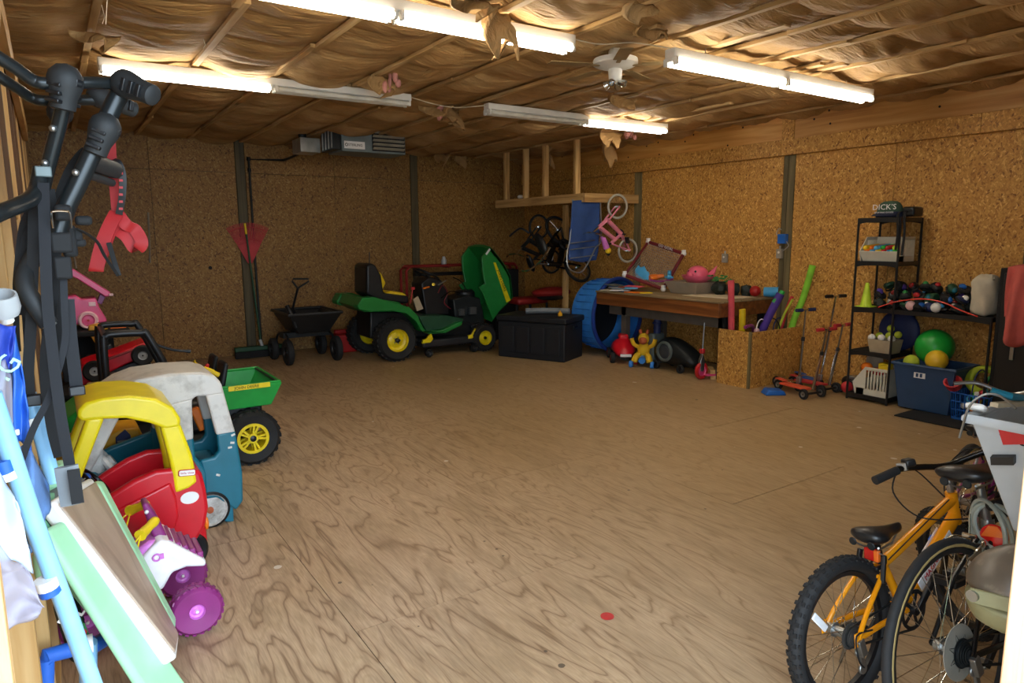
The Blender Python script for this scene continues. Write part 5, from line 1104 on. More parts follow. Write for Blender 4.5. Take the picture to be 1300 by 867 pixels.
def gp_(u, v): 
    p = (g[0]*(1-u)+g[1]*u)*(1-v) + (g[3]*(1-u)+g[2]*u)*v
    return p + V(.10, .05, -.10)*math.sin(PI*v)*(.4+.6*math.sin(PI*u))
for k in range(nn+1):
    bb.tube([gp_(k/nn, j/8) for j in range(9)], .0022, 4); bb.tube([gp_(j/8, k/nn) for j in range(9)], .0022, 4)
tag(bb.obj('net', 'net_cord', t, world=True), kind='stuff')
mid = (g[0]+g[1])/2; dx_ = (g[1]-g[0]).normalized()
text('lettering', 'GO GOAL', .055, T(mid+V(-.022, -.022, .004)) @ Matrix((dx_, V(0, 0, 1)-dx_*dx_.z, dx_.cross(V(0, 0, 1)-dx_*dx_.z))).transposed().to_4x4(), 'decal_white', t)
cp_ = gp_(.30, .80)
bb = B().ball((0, 0, 0), 1, 14, 10); bb.v = [tuple(cp_ + V(0, 0, .03) + dx_*(p[0]*.13) + V(-.02, -.02, .01)*p[1] + V(.03, .02, .09)*p[2]*(1+.25*math.sin(8*p[0]))) for p in bb.v]
tag(bb.obj('chip_bag', 'can_blue'), 'crumpled blue and white bag lying in the toy goal net', 'bag')
tag(B().tube(spl([gp_(.52, .84)+V(-.02, -.02, .03), gp_(.62, .72)+V(-.03, -.02, .03), gp_(.78, .62)+V(-.03, -.02, .03)], 4), [.03, .04, .045, .045, .04, .035, .03, .025, .02], 8).obj('toy_gun', 'orange_toy'), 'orange plastic toy lying on the goal net', 'toy')
tag(B().tube(spl([gp_(.60, .92)+V(-.03, -.03, .03), gp_(.84, .84)+V(-.04, -.03, .03), gp_(1.1, .70)+V(-.04, -.03, .03)], 4), .014, 8).obj('toy_bat', 'trike_purple'), 'thin magenta toy stick lying from the net to the tray', 'toy')
for i_, (mt_, nm_, x_, y_, a_) in enumerate((('decal_white', 'white', 6.30, 6.84, 1.2), ('muzzle', 'rust brown', 6.36, 6.70, .2), ('can_blue', 'pale blue', 6.24, 6.52, -.8), ('noodle_red', 'coral', 6.33, 6.55, .5), ('grey_metal', 'grey', 6.17, 6.78, -.2))):
    tag(B().box((0, 0, .005), (.17, .22, .01), T((x_, y_, ZB+.028+.012*i_)) @ RZ(a_) @ RX(.04)).obj('magazine', mt_, bev=.002), '%s cover magazine in the pile on the bench left end' % nm_, 'magazine')
t = thing('storage_tray', 'clear plastic storage tray holding toys on the bench', 'tray', (6.9, 6.0, ZB))
c0 = atZ(868, 371, ZB)
open_box(6.55, 6.95, 6.50, 7.0, 5.72, 6.12, 5.66, 6.20, ZB+.001, ZB+.15, .008).obj('tray', 'crate_clear', t, world=True, bev=.006)
t = thing('toy_pig', 'pink plastic toy pig bowl with dark eyes sitting in the tray', 'toy', (6.76, 5.9, ZB+.1))
cp = V(6.76, 5.86, ZB+.17)
B().lathe([(0, -.04), (.13, -.03), (.19, .02), (.21, .06), (.20, .06), (.17, .03), (0, .0)], 24, T(cp)).obj('brim', 'pig_pink', t, world=True)
B().ball(cp+V(-.02, 0, .07), (.13, .14, .11)).obj('head', 'pig_pink', t, world=True)
B().prism([(-.05, 0), (.05, 0), (.08, .12)], -.02, .02, T(cp+V(.06, -.14, .07)) @ RZ(-1)).obj('ear', 'pig_pink', t, world=True, bev=.012)
for dx in (-.05, .05): B().ball(cp+V(-.115, dx, .10), (.02, .022, .026), 10, 6).obj('eye', 'black_gloss', t, world=True)
B().ball(cp+V(-.145, 0, .06), (.03, .045, .035), 12, 8).obj('snout', 'pig_pink', t, world=True)
t = thing('toy_bug', 'light blue little toy perched on the tray rim', 'toy', (6.55, 6.15, ZB+.15)); B().ball((6.53, 6.14, ZB+.20), (.035, .035, .03), 10, 8).box((6.53, 6.14, ZB+.20), (.02, .13, .02)).ball((6.53, 6.14, ZB+.25), .022, 8, 6).obj('body', 'can_blue', t, world=True)
tag(B().span((6.62, 6.22, ZB+.14), (6.66, 6.26, ZB+.28)).obj('toy_cup', 'can_blue', bev=.008), 'upright blue toy peg between the goal and pink pig', 'toy')
pd_ = [('magazine_pile', 'paper'), ('magazine', 'orange_toy'), ('magazine', 'decal_white'), ('magazine', 'navy'), ('magazine', 'yellow_cord')]
def paper(x, y, z, w_, h_, a, mat, label, name='magazine'):
    tag(B().box((0, 0, .006), (w_, h_, .012), T((x, y, z)) @ RZ(a)).obj(name, mat, bev=.002), label, 'magazine')
paper(6.22, 6.86, ZB, .2, .27, .3, 'paper', 'cream magazine at the left end of the bench pile'); paper(6.26, 6.62, ZB, .2, .27, -.4, 'navy', 'dark blue magazine lying open on the bench')
paper(6.20, 6.68, ZB+.013, .19, .26, .7, 'decal_white', 'white magazine on top of the dark blue one'); paper(6.22, 6.42, ZB, .17, .24, .2, 'orange_toy', 'orange covered magazine on the bench front'); paper(6.25, 6.28, ZB+.0, .12, .16, 1.1, 'yellow_cord', 'yellow card beside the red goal corner')
tag(B().box((0, 0, .002), (.46, .72, .004), T((6.62, 5.42, ZB)) @ RZ(.06)).obj('paper_sheet', 'paper'), 'large pale sheet of board lying flat on the bench right end', 'board')
random.seed(21)
for i, (x, y, r, mt, lb) in enumerate(((6.80, 5.55, .09, 'bag_black', 'black crumpled bag beside the tray, nearest the pig'), (6.86, 5.40, .085, 'bag_black', 'black crumpled bag behind the pink foam noodle'), (6.92, 5.26, .07, 'bag_black', 'black crumpled bag beside the red ball'))):
    bb = B().ball((0, 0, 0), 1, 12, 9); bb.v = [tuple(V(x, y, ZB+r*.85) + Vector(p)*r*(1+.25*math.sin(9*p[0]+i)*math.cos(7*p[1])+.1*math.sin(17*p[2]))) for p in bb.v]
    tag(bb.obj('crumpled_bag', mt), lb, 'bag')
t = thing('plastic_vine', 'tangle of green plastic leaves lying on the black bags', 'artificial plant', (6.78, 5.55, ZB+.16))
bb = B()
for k in range(26):
    a = random.uniform(0, 6.28); c = V(6.74+random.uniform(-.1, .1), 5.52+random.uniform(-.16, .12), ZB+.17+random.uniform(0, .07))
    bb.prism([(-.03, 0), (0, .012), (.035, 0), (0, -.012)], -.0015, .0015, T(c) @ RZ(a) @ RX(random.uniform(-1.5, 1.5)))
tag(bb.obj('leaves', 'leaf_green', t, world=True), kind='stuff'); B().tube(spl([(6.70, 5.66, ZB+.17), (6.76, 5.55, ZB+.2), (6.8, 5.4, ZB+.18)], 4), .004, 5).obj('stem', 'leaf_green', t, world=True)
tag(B().ball((6.92, 5.13, ZB+.065), .065, 14, 10).obj('ball', 'red_gas'), 'small dark red ball on the bench beside the blue can', 'ball')
t = thing('toy_bucket', 'bright blue can lying on its side at the bench back corner', 'can', (6.9, 5.0, ZB)); M_ = T((6.95, 5.03, ZB+.062)) @ RZ(.5) @ RX(PI/2)
B().lathe([(0, 0), (.055, 0), (.062, .16), (.055, .16), (.048, .01), (0, .01)], 20, M_).obj('cup', 'can_blue', t, world=True)
# ------------------------------------------------------------------ OSB bin
t = thing('toy_bin', 'OSB corner bin holding pool noodles in front of the bench end', 'bin', (6.6, 4.75, 0))
B().span((6.13, 4.60, 0), (6.155, 5.0, .615)).obj('side_panel', 'osb_lit', t, world=True)
xs = [6.158, 6.42, 6.63, 6.855, 7.04]
for a, b_ in zip(xs[:-1], xs[1:]): B().span((a+.003, 4.57, 0), (b_-.003, 4.595, .612)).obj('board', 'osb_lit', t, world=True)
B().span((6.128, 4.572, 0), (6.154, 4.598, .62)).obj('corner_post', 'post_dark', t, world=True)
B().span((6.16, 4.62, .0), (7.04, 4.94, .02)).obj('bottom', 'osb', t, world=True)
def noodle(pts, r, mat, lb, name='pool_noodle', cat='pool noodle'):
    tag(B().tube(spl(pts, 5), r, 12).obj(name, mat), lb, cat)
noodle([(6.27, 4.92, .02), (6.26, 4.93, .6), (6.245, 4.95, 1.15)], .035, 'noodle_red', 'coral red foam noodle standing upright in the OSB bin')
noodle([(6.92, 4.66, .03), (6.935, 4.63, .6), (6.955, 4.52, .95), (6.97, 4.44, 1.31)], .036, 'noodle_green', 'lime green foam noodle standing tallest at right in the bin')
noodle([(6.5, 4.80, .3), (6.56, 4.73, .62), (6.68, 4.62, 1.0)], .045, 'purple', 'purple padded tube leaning to the right in the bin', 'padded_tube', 'foam tube')
noodle([(6.35, 4.88, .3), (6.30, 4.82, .6), (6.27, 4.80, .80), (6.265, 4.80, .84)], .036, 'yellow_cord', 'yellow plastic bat behind the coral red noodle', 'toy_bat', 'toy bat')
noodle([(6.55, 4.85, .5), (6.35, 4.72, .655), (6.17, 4.68, .66)], .018, 'trike_purple', 'magenta stick lying across the bin rim', 'toy_stick', 'stick')
noodle([(6.7, 4.72, .3), (6.79, 4.66, .7), (6.88, 4.6, .93)], .014, 'olive' if False else 'tennis', 'thin olive stick crossing behind the purple tube', 'toy_stick', 'stick')
noodle([(6.75, 4.7, .3), (6.84, 4.66, .75), (6.9, 4.62, .96)], .02, 'decal_red', 'short red handle beside the lime green noodle', 'toy_club', 'toy')
noodle([(6.62, 4.66, .90), (6.66, 4.62, .97), (6.69, 4.60, 1.03)], .028, 'ball_green', 'green handled toy resting on the purple tube', 'toy_club', 'toy')
for c, r, m_, lb in ((V(6.5, 4.72, .60), .12, 'trim_white', 'white plastic hoop poking out of the bin'), (V(6.62, 4.70, .60), .13, 'black_plastic', 'black hoop poking out of the bin, left of its pair'), (V(6.76, 4.68, .60), .12, 'navy', 'dark blue hoop poking out of the bin beside purple tube')):
    tag(B().torus(r, .007, 28, 6, T(c) @ RZ(random.uniform(-.4, .4)) @ RX(PI/2)).obj('hoop', m_), lb, 'hoop')
tag(B().ball((6.4, 4.7, .60), .032, 12, 8).obj('ball', 'pink_pale'), 'pale little ball on the hoops in the bin', 'ball')
# ------------------------------------------------------------------ kick scooters
def scooter(label, base, head, deckc, tubec, gripc, hb, wheels='rubber', small=False):
    """base: rear wheel contact, head: front axle contact, hb: handlebar centre"""
    a, f = Vector(base), Vector(head); t = thing('kick_scooter', label, 'scooter', (a+f)/2, group='kick scooters by the OSB bin'); W0 = ROOTM[t.name].inverted()
    d = (f-a).normalized(); sd = V(-d.y, d.x, 0); r = .055
    B().beam(a+d*.06+V(0, 0, .085), f-d*.05+V(0, 0, .085), .11, .022).obj('deck', deckc, t, world=True, bev=.006)
    B().beam(a-d*.02+V(0, 0, .125), a+d*.10+V(0, 0, .115), .07, .008).obj('brake_fender', deckc, t, world=True, bev=.003)
    top = Vector(hb); B().tube([f+V(0, 0, .09), f*.35+top*.65+V(0, 0, .0)], .015, 8).obj('lower_tube', tubec, t, world=True); B().tube([f*.4+top*.6, top], .011, 8).obj('upper_tube', 'chrome', t, world=True)
    B().cyl(f*.38+top*.62, f*.33+top*.67, .019, 8).obj('clamp', 'black_plastic', t, world=True)
    h = sd*.13
    B().tube([top-h, top+h], .010, 8).obj('handlebar', 'chrome', t, world=True)
    for s_ in (-1, 1): B().tube([top+h*s_*.35, top+h*s_*1.02], .019, 10).obj('grip', gripc, t, world=True)
    ang = math.atan2(d.y, d.x)
    def wh(c):
        o = wheel(t, 'wheel', (0, 0, 0), r, .03, wheels, 'steel', .5); o.location = W0 @ c; o.rotation_euler = (0, 0, ang)
    if small:
        for s_ in (-1, 1): wh(f+sd*s_*.12+V(0, 0, r))
        B().cyl(f-sd*.12+V(0, 0, r), f+sd*.12+V(0, 0, r), .012, 8).obj('front_axle', 'black_plastic', t, world=True)
        wh(a+V(0, 0, r))
    else:
        wh(f+V(0, 0, r)); wh(a+V(0, 0, r))
        B().beam(f+V(0, 0, .05), f+V(0, 0, .16), .035, .05).obj('fork', 'steel', t, world=True, bev=.004)
    return t
scooter('three-wheeled scooter with coral red deck and dark grips nearest the shelf', (6.38, 4.38, 0), (6.30, 3.93, 0), 'scooter_orange', 'chrome', 'scooter_red', (6.58, 3.99, .68), small=True)
scooter('three-wheeled scooter with red deck and dull red grips close to right wall', (6.66, 4.40, 0), (6.62, 3.95, 0), 'scooter_red', 'chrome', 'scooter_red', (6.82, 3.96, .71), small=True)
scooter('silver folding scooter with navy grips leaning left of the others', (6.52, 4.50, 0), (6.47, 4.20, 0), 'chrome', 'chrome', 'navy', (6.58, 4.24, .86))
scooter('silver scooter with black grips standing tallest against right wall', (6.84, 4.46, 0), (6.76, 4.14, 0), 'blue_box', 'chrome', 'black_plastic', (6.875, 4.09, 1.0))
o = B().prism([(0, 0), (.22, 0), (.2, .045), (.04, .06)], -.08, .08, T((6.06, 4.34, 0)) @ RZ(-.6)).obj('toy_ramp', 'blue_box', bev=.012); tag(o, 'little blue plastic wedge on floor before the scooters', 'toy')
t = thing('skate', 'black roller skate with silver trim on floor beside shelf foot', 'skate', (6.85, 3.84, 0)); W0 = ROOTM[t.name].inverted()
B().ball((6.85, 3.84, .12), (.06, .11, .07), 12, 8).obj('boot', 'black_plastic', t, world=True); B().span((6.80, 3.76, .15), (6.9, 3.86, .19)).obj('cuff', 'steel', t, world=True, bev=.012)
for y in (3.76, 3.92):
    for x in (-.05, .05): wheel(t, 'wheel', tuple(W0 @ V(6.85+x, y, .035)), .035, .03, 'black_plastic', 'steel', .5, ax=0)
# ------------------------------------------------------------------ black rack of shelves
t = thing('shelf_rack', 'black metal step shelf rack against right wall', 'shelf', (6.8, 3.15, 0))
XF, XB = 6.60, 7.0; YA, YM, YE = 3.74, 3.34, 2.52
for x in (XF, XB):
    for y, h in ((YA, 1.80), (YM, 1.80), (YE, .935)): B().tube([(x, y, 0), (x, y, h)], .011, 8).obj('post', 'black_plastic', t, world=True)
def shelf(z, y0, y1, nm='shelf'):
    bb = B()
    for k in range(9): bb.cyl((XF+.4*k/8, y0, z), (XF+.4*k/8, y1, z), .004, 5)
    for k in range(int((y0-y1)/.08)+1): bb.cyl((XF, y0-.08*k, z-.006), (XB, y0-.08*k, z-.006), .003, 4)
    for x in (XF, XB):
        n = 12; pr = [(y0+(y1-y0)*i/n, -.028 - .02*(1-math.sin(PI*i/n))**2) for i in range(n+1)]
        poly = [(yy, .012) for yy, _ in pr] + [(yy, zz) for yy, zz in pr[::-1]]
        bb.add([(xx, yy, z+zz) for xx in (x-.005, x+.005) for yy, zz in poly], [tuple(range(2*n+2))[::-1], tuple(range(2*n+2, 4*n+4))] + [(i, (i+1) % (2*n+2), (i+1) % (2*n+2)+2*n+2, i+2*n+2) for i in range(2*n+2)])
    for y in (y0, y1): bb.span((XF, y-.004, z-.03), (XB, y+.004, z+.012))
    bb.obj(nm, 'black_plastic', t, world=True)
    B().span((XF+.004, y1+.004, z+.004), (XB-.004, y0-.004, z+.007)).obj('shelf_liner', 'black_matte', t, world=True)
for z in (1.79, 1.375): shelf(z, YA, YM)
shelf(.925, YA, YE); shelf(.49, YA, YM); shelf(.055, YA, YM)
SH = .008
# top: cap and bag
t = thing('cap', 'dark green and navy cap with white lettering on top of the shelf rack', 'cap', (6.78, 3.52, 1.80))
cc = V(6.76, 3.53, 1.80)
bb = B(); rings = []
for k in range(7):
    s_ = math.cos(k/6*PI/2)**.55; zz = .155*math.sin(k/6*PI/2)
    rings.append([(cc.x+.10*s_*math.cos(a), cc.y+.125*s_*math.sin(a), cc.z+SH+zz) for a in [2*PI*j/24 for j in range(24)]])
bb.loft(rings).obj('crown', 'cap_green', t, world=True)
B().add([], []).lathe([(.10, 0), (.105, .045), (.10, .05), (.095, .0)], 24, T(cc+V(0, 0, SH)) @ SC(1.02, 1.25, 1), True).obj('band', 'cap_navy', t, world=True)
bb = B(); 
bb.grid(lambda u, v: (cc.x-.085-.10*v*math.sin(PI*(.15+.7*u)), cc.y+.11-.22*u, cc.z+SH+.03-.018*v), 12, 5); bb.obj('peak', 'cap_navy', t, world=True, solid=.004)
text('lettering', 'DICK\u2019S', .072, T(cc+V(-.108, 0, .10)) @ SIDE, 'decal_white', t, sx=1.05); text('lettering', 'SPORTING GOODS', .021, T(cc+V(-.110, 0, .050)) @ SIDE, 'decal_white', t)
t = thing('camera_bag', 'small black bag with hanging straps beside the cap', 'bag', (6.8, 3.33, 1.8)); B().span((6.72, 3.285, 1.808), (6.9, 3.40, 1.90)).obj('body', 'black_plastic', t, world=True, bev=.02)
for y, z in ((3.36, 1.50), (3.30, 1.45)): B().ribbon(spl([(6.70, y, 1.86), (6.585, y, 1.83), (6.583, y-.01, 1.65), (6.585, y, z)], 5), .022, .003, (0, 1, 0)).obj('strap', 'black_matte', t, world=True)
# stacking baskets
FL = .40
def slot_bin(name, label, y0, y1, z, mat='crate_white', hh=.20, x0=6.615, x1=6.93, d=.04):
    t = thing(name, label, 'basket', ((x0+x1)/2, (y0+y1)/2, z))
    bb = B()
    bb.span((x0+d, y0+.02, z), (x1, y1-.02, z+.008)).span((x1-.008, y0, z), (x1, y1, z+hh))
    bb.add([(x0, y0, z+hh*FL), (x0, y1, z+hh*FL), (x0+d, y1-.02, z), (x0+d, y0+.02, z), (x0+.008, y0, z+hh*FL), (x0+.008, y1, z+hh*FL), (x0+d+.008, y1-.02, z), (x0+d+.008, y0+.02, z)], [(0, 1, 2, 3), (4, 7, 6, 5), (0, 4, 5, 1), (2, 6, 7, 3), (0, 3, 7, 4), (1, 5, 6, 2)])
    bb.span((x0-.006, y0, z+hh*FL-.006), (x0+.02, y1, z+hh*FL+.006))
    bb.obj('tray', mat, t, world=True, bev=.003)
    for y in (y0, y1-.008):
        b2 = B(); top = z+hh
        b2.span((x0+d, y, z), (x1, y+.008, z+hh*.22)); b2.span((x0+.12, y, top-.03), (x1, y+.008, top))
        b2.add([(x0, yy, z+hh*FL) if i == 0 else ((x0+.03, yy, z) if i == 1 else ((x0+.12, yy, z) if i == 2 else (x0+.12, yy, top))) for yy in (y, y+.008) for i in range(4)], [(0, 1, 2, 3), (7, 6, 5, 4), (0, 4, 5, 1), (1, 5, 6, 2), (2, 6, 7, 3), (3, 7, 4, 0)])
        n = 7
        for k in range(n+1):
            xx = x0+.12+(x1-x0-.12-.012)*k/n; b2.span((xx, y, z+hh*.2), (xx+.012, y+.008, top-.02))
        b2.obj('slotted_side', mat, t, world=True)
    return t
slot_bin('stacking_basket', 'white stacking basket of toys on the second shelf from top', 3.355, 3.725, 1.385, hh=.235)
random.seed(5)
for i, (m_, nm) in enumerate((('yellow_cord', 'yellow'), ('orange_toy', 'orange'), ('can_blue', 'blue'), ('ball_green', 'green'), ('decal_red', 'red'), ('cone', 'lime'))):
    y = 3.69 - .055*i; a = V(6.66+.02*(i % 2), y, 1.515); b_ = V(6.86, y-.02, 1.53)
    t = thing('foam_dart', '%s foam toy in the upper white basket' % nm, 'toy', a); B().tube([a, b_], .024, 10).obj('foam_body', m_, t, world=True); B().ball(a, .025, 10, 6).obj('tip', m_, t, world=True)
    tag(B().tube([V(6.645, y-.01, 1.48), V(6.70, y-.03, 1.485)], .02, 8).obj('foam_body', ('orange_toy', 'can_blue', 'yellow_cord', 'decal_red', 'can_blue', 'ball_green')[i], t, world=True))
# middle shelf
t = thing('traffic_cone', 'lime yellow sports cone on the left of the middle shelf', 'cone', (6.68, 3.66, .933))
B().lathe([(.058, .012), (.052, .02), (.017, .235), (.014, .24), (.010, .235), (.045, .012)], 24, T((6.68, 3.655, .933)), True).obj('cone', 'cone', t, world=True); B().box((6.68, 3.655, .939), (.15, .15, .012)).obj('base', 'cone', t, world=True, bev=.012)
specs = [('bag_black', 'leaf_green', 'dark green'), ('green_dark', 'black_plastic', 'deep green'), ('navy', 'decal_white', 'navy and white'), ('black_plastic', 'decal_red', 'black and red'), ('black_matte', 'purple', 'black and purple'), ('black_gloss', 'can_blue', 'glossy black'), ('green_dark', 'teal', 'green and teal'), ('black_plastic', 'red_dull', 'black and maroon'), ('dark_metal', 'steel', 'charcoal'), ('black_matte', 'blue_box', 'black and blue')]
random.seed(9)
places = ['beside the cone', 'at the back left of the heap', 'at front of the heap', 'in the heap under the red hoop', 'high in the heap', 'at the heap middle', 'right of the heap middle', 'next to the canvas bag', 'low at the right of heap', 'topmost of the heap']
k = 0
ORD = ('first', 'second', 'third', 'fourth', 'fifth', 'sixth', 'seventh', 'eighth')
for row, (xr, zr, n_) in enumerate(((6.66, .98, 7), (6.84, .985, 7), (6.70, 1.065, 7), (6.87, 1.075, 8), (6.80, 1.15, 7))):
    for j in range(n_):
        y = 3.50 - .68*j/(n_-1) - .03*(row % 2) + random.uniform(-.015, .015); m1, m2, nm = specs[(k*3+row) % len(specs)]
        t = thing('skate_pad', '%s skate pad heaped on middle shelf, %s, %s from the cone' % (nm, ('front row', 'back row', 'upper front row', 'upper back row', 'top row')[row], ORD[j]), 'sports pad', (xr+random.uniform(-.02, .02), y, zr), (random.uniform(-.8, .8), random.uniform(-.8, .8), random.uniform(-2, 2)), 'sports pads heaped on the middle shelf')
        if k % 3 == 0: B().prism([(-.055, -.02), (-.04, .03), (0, .045), (.045, .03), (.06, -.02), (.03, -.035), (-.03, -.035)], -.045, .045).obj('shell', m1, t, bev=.015, seg=2)
        elif k % 3 == 1: B().ball((0, 0, 0), (.055, .05, .045), 12, 8).obj('shell', m1, t)
        else: B().torus(.036, .020, 14, 7).box((0, 0, 0), (.09, .03, .03)).obj('shell', m1, t)
        B().ball((-.03, .0, .018), (.034, .026, .026), 10, 6).obj('cap', m2, t)
        B().ribbon(spl([(-.0, -.054, -.02), (-.04, -.03, -.03), (-.045, .03, -.03), (0, .056, -.01)], 3), .018, .004, (0, 0, 1)).obj('strap', 'black_matte', t); k += 1
for y, c1, nm in ((3.20, 'pink_pale', 'pale pink'), (2.98, 'trim_white', 'white')):
    tag(B().ball((6.625, y, .985), .045, 14, 10).obj('ball', c1), '%s ball at the front edge of middle shelf' % nm, 'ball')
tag(B().tube(spl([(6.585, 3.48, .95), (6.58, 3.3, 1.02), (6.575, 3.08, 1.06), (6.575, 2.9, 1.04), (6.58, 2.75, .98), (6.585, 2.62, .94)], 6), .006, 6).obj('toy_hoop', 'hoop_red'), 'thin red-orange hoop arching along the front of middle shelf', 'hoop')
t = thing('canvas_bag', 'grey canvas sack slumped at the right end of middle shelf', 'bag', (6.75, 2.64, .933))
bb = B(); rings = []
for i, (rx, ry, z) in enumerate(((.10, .085, 0), (.12, .10, .04), (.115, .10, .14), (.125, .105, .2), (.11, .10, .25), (.12, .11, .30), (.08, .08, .345), (.03, .04, .36))):
    rings.append([(6.75+rx*(1+.09*math.sin(5*a+i*1.3))*math.cos(a)+.01*math.sin(i), 2.64+ry*(1+.08*math.sin(4*a+i))*math.sin(a)+.015*(i % 2), .934+z+.012*math.sin(3*a+i)) for a in [2*PI*j/22 for j in range(22)]])
bb.loft(rings).obj('sack', 'canvas', t, world=True, sub=1); B().torus(.02, .006, 12, 6, T((6.68, 2.57, 1.27)) @ RX(1.2)).obj('cord_loop', 'canvas', t, world=True)
# lower shelf
t = thing('ball_box', 'tan box of white and yellow balls on the lower shelf', 'box', (6.69, 3.46, .497))
open_box(6.635, 6.80, 6.62, 6.82, 3.35, 3.56, 3.335, 3.585, .499, .63, .006).obj('box', 'box_tan', t, world=True, bev=.004)
random.seed(3)
for i, (x, y, z, m_, nm) in enumerate(((6.655, 3.56, .64, 'golf', 'white ball at left'), (6.665, 3.47, .645, 'golf', 'white ball at centre'), (6.66, 3.37, .645, 'golf', 'white ball at right'), (6.74, 3.53, .655, 'tennis', 'yellow-green ball behind, left'), (6.73, 3.43, .665, 'tennis', 'yellow-green ball behind, middle'), (6.75, 3.43, .735, 'tennis', 'yellow-green ball topmost'), (6.76, 3.36, .68, 'tennis', 'yellow-green ball behind, right'))):
    tag(B().ball((x, y, z), .035, 14, 10).obj('ball', m_), '%s of the tan box on the lower shelf' % nm, 'ball', 'balls in the tan box')
tag(B().ball((6.93, 3.44, .70), (.05, .20, .20), 24, 14).obj('foam_disc', 'navy'), 'large navy blue disc standing behind the tan ball box', 'disc')
# bottom shelf
sb = slot_bin('stacking_basket', 'white slotted basket of toys on the bottom shelf', 3.365, 3.70, .063, hh=.28, x0=6.62, x1=6.97); sb.rotation_euler = (0, 0, -PI/2)
for i, (x, y, z, r, m_, lb) in enumerate(((6.68, 3.60, .33, (.05, .06, .05), 'orange_toy', 'orange toy heaped in the bottom white basket'), (6.70, 3.42, .36, (.06, .05, .05), 'yellow_cord', 'yellow toy brick on top of bottom white basket'), (6.86, 3.62, .37, (.02, .09, .09), 'outlet_grey', 'grey disc leaning in the bottom white basket'), (6.72, 3.50, .30, (.07, .08, .04), 'decal_red', 'red toy low in the bottom white basket'))):
    bb = B()
    if i == 1: bb.span((6.64, 3.37, .335), (6.74, 3.47, .40))
    else: bb.ball((x, y, z), r, 14, 8)
    tag(bb.obj('toy', m_, bev=.01 if i == 1 else 0), lb, 'toy')
for c, r, m_, lb in ((V(6.66, 3.80, .18), .05, 'purple', 'little purple ball left of bottom basket'), (V(6.7, 3.80, .09), .06, 'scooter_red', 'red ball on floor left of the bottom basket')): tag(B().ball(c if c.z < .15 else V(c.x+.14, c.y, .055), r, 12, 8).obj('ball', m_), lb, 'ball')
# tote with balls
t = thing('storage_tote', 'blue-grey storage tote holding a big green ball', 'tote', (6.8, 3.0, 0))
open_box(6.62, 6.96, 6.57, 7.02, 2.80, 3.24, 2.75, 3.29, .07, .50, .012).obj('tub', 'tote_blue', t, world=True, bev=.02, seg=3)
bb = B(); bb.tube([(6.565, 2.745, .495), (7.02, 2.745, .495), (7.02, 3.295, .495), (6.565, 3.295, .495)], .016, 6, True); bb.obj('rim', 'tote_blue', t, world=True)
B().span((6.578, 3.0, .38), (6.590, 3.10, .44)).obj('sticker', 'decal_white', t, world=True)
bb = B()
for y in (3.025, 3.06): bb.span((6.574, y, .39), (6.579, y+.02, .425))
bb.obj('sticker_marks', 'tote_blue', t, world=True)
tag(B().span((6.28, 2.40, .002), (7.0, 3.10, .012)).obj('floor_mat', 'mat_dark'), 'dark rubber mat under the tote and wire basket', 'mat')
t.location.z -= .055
tag(B().ball((6.80, 3.04, .60), .165, 28, 18).obj('play_ball', 'ball_green'), 'big shiny green ball in the blue-grey tote', 'ball')
tag(B().ball((6.66, 2.95, .50), .095, 22, 14).obj('play_ball', 'ball_yellow'), 'yellow ball peeping over the tote rim before the green one', 'ball')
tag(B().ball((6.66, 3.17, .45), .07, 18, 10).obj('play_ball', 'tennis'), 'lime ball half sunk in the tote at left', 'ball')
# wire basket of toys
t = thing('mesh_basket', 'blue plastic lattice basket of small toys beside the tote', 'basket', (6.7, 2.62, .012)); bz = .014
bb = B()
for k in range(4):
    z = bz + .015 + .075*k; e = .006*k; bb.tube([(6.56-e, 2.47-e, z), (6.86+e, 2.47-e, z), (6.86+e, 2.74+e, z), (6.56-e, 2.74+e, z)], .006, 5, True)
for k in range(9):
    f_ = k/8
    for (x0, y0, x1, y1) in ((6.56, 2.47, 6.56, 2.74), (6.86, 2.47, 6.86, 2.74), (6.56, 2.47, 6.86, 2.47), (6.56, 2.74, 6.86, 2.74)):
        x, y = x0+(x1-x0)*f_, y0+(y1-y0)*f_; cx_, cy_ = 6.71, 2.605; bb.cyl((x, y, bz), (x+(x-cx_)*.12, y+(y-cy_)*.12, bz+.245), .0045, 5)
tag(bb.obj('lattice', 'blue_box', t, world=True), kind='stuff'); B().span((6.56, 2.47, bz), (6.86, 2.74, bz+.006)).obj('bottom', 'blue_box', t, world=True)
B().tube(spl([(6.56, 2.6, .25), (6.6, 2.6, .40), (6.71, 2.6, .46), (6.82, 2.6, .40), (6.86, 2.6, .25)], 5), .006, 6).obj('handle', 'navy', t, world=True)
random.seed(13)
cols = ['decal_red', 'yellow_cord', 'ball_green', 'orange_toy', 'can_blue', 'trike_purple', 'trim_white', 'leaf_green', 'scooter_red', 'teal']
cn = ['red', 'yellow', 'green', 'orange', 'sky blue', 'purple', 'white', 'dark green', 'crimson', 'teal']
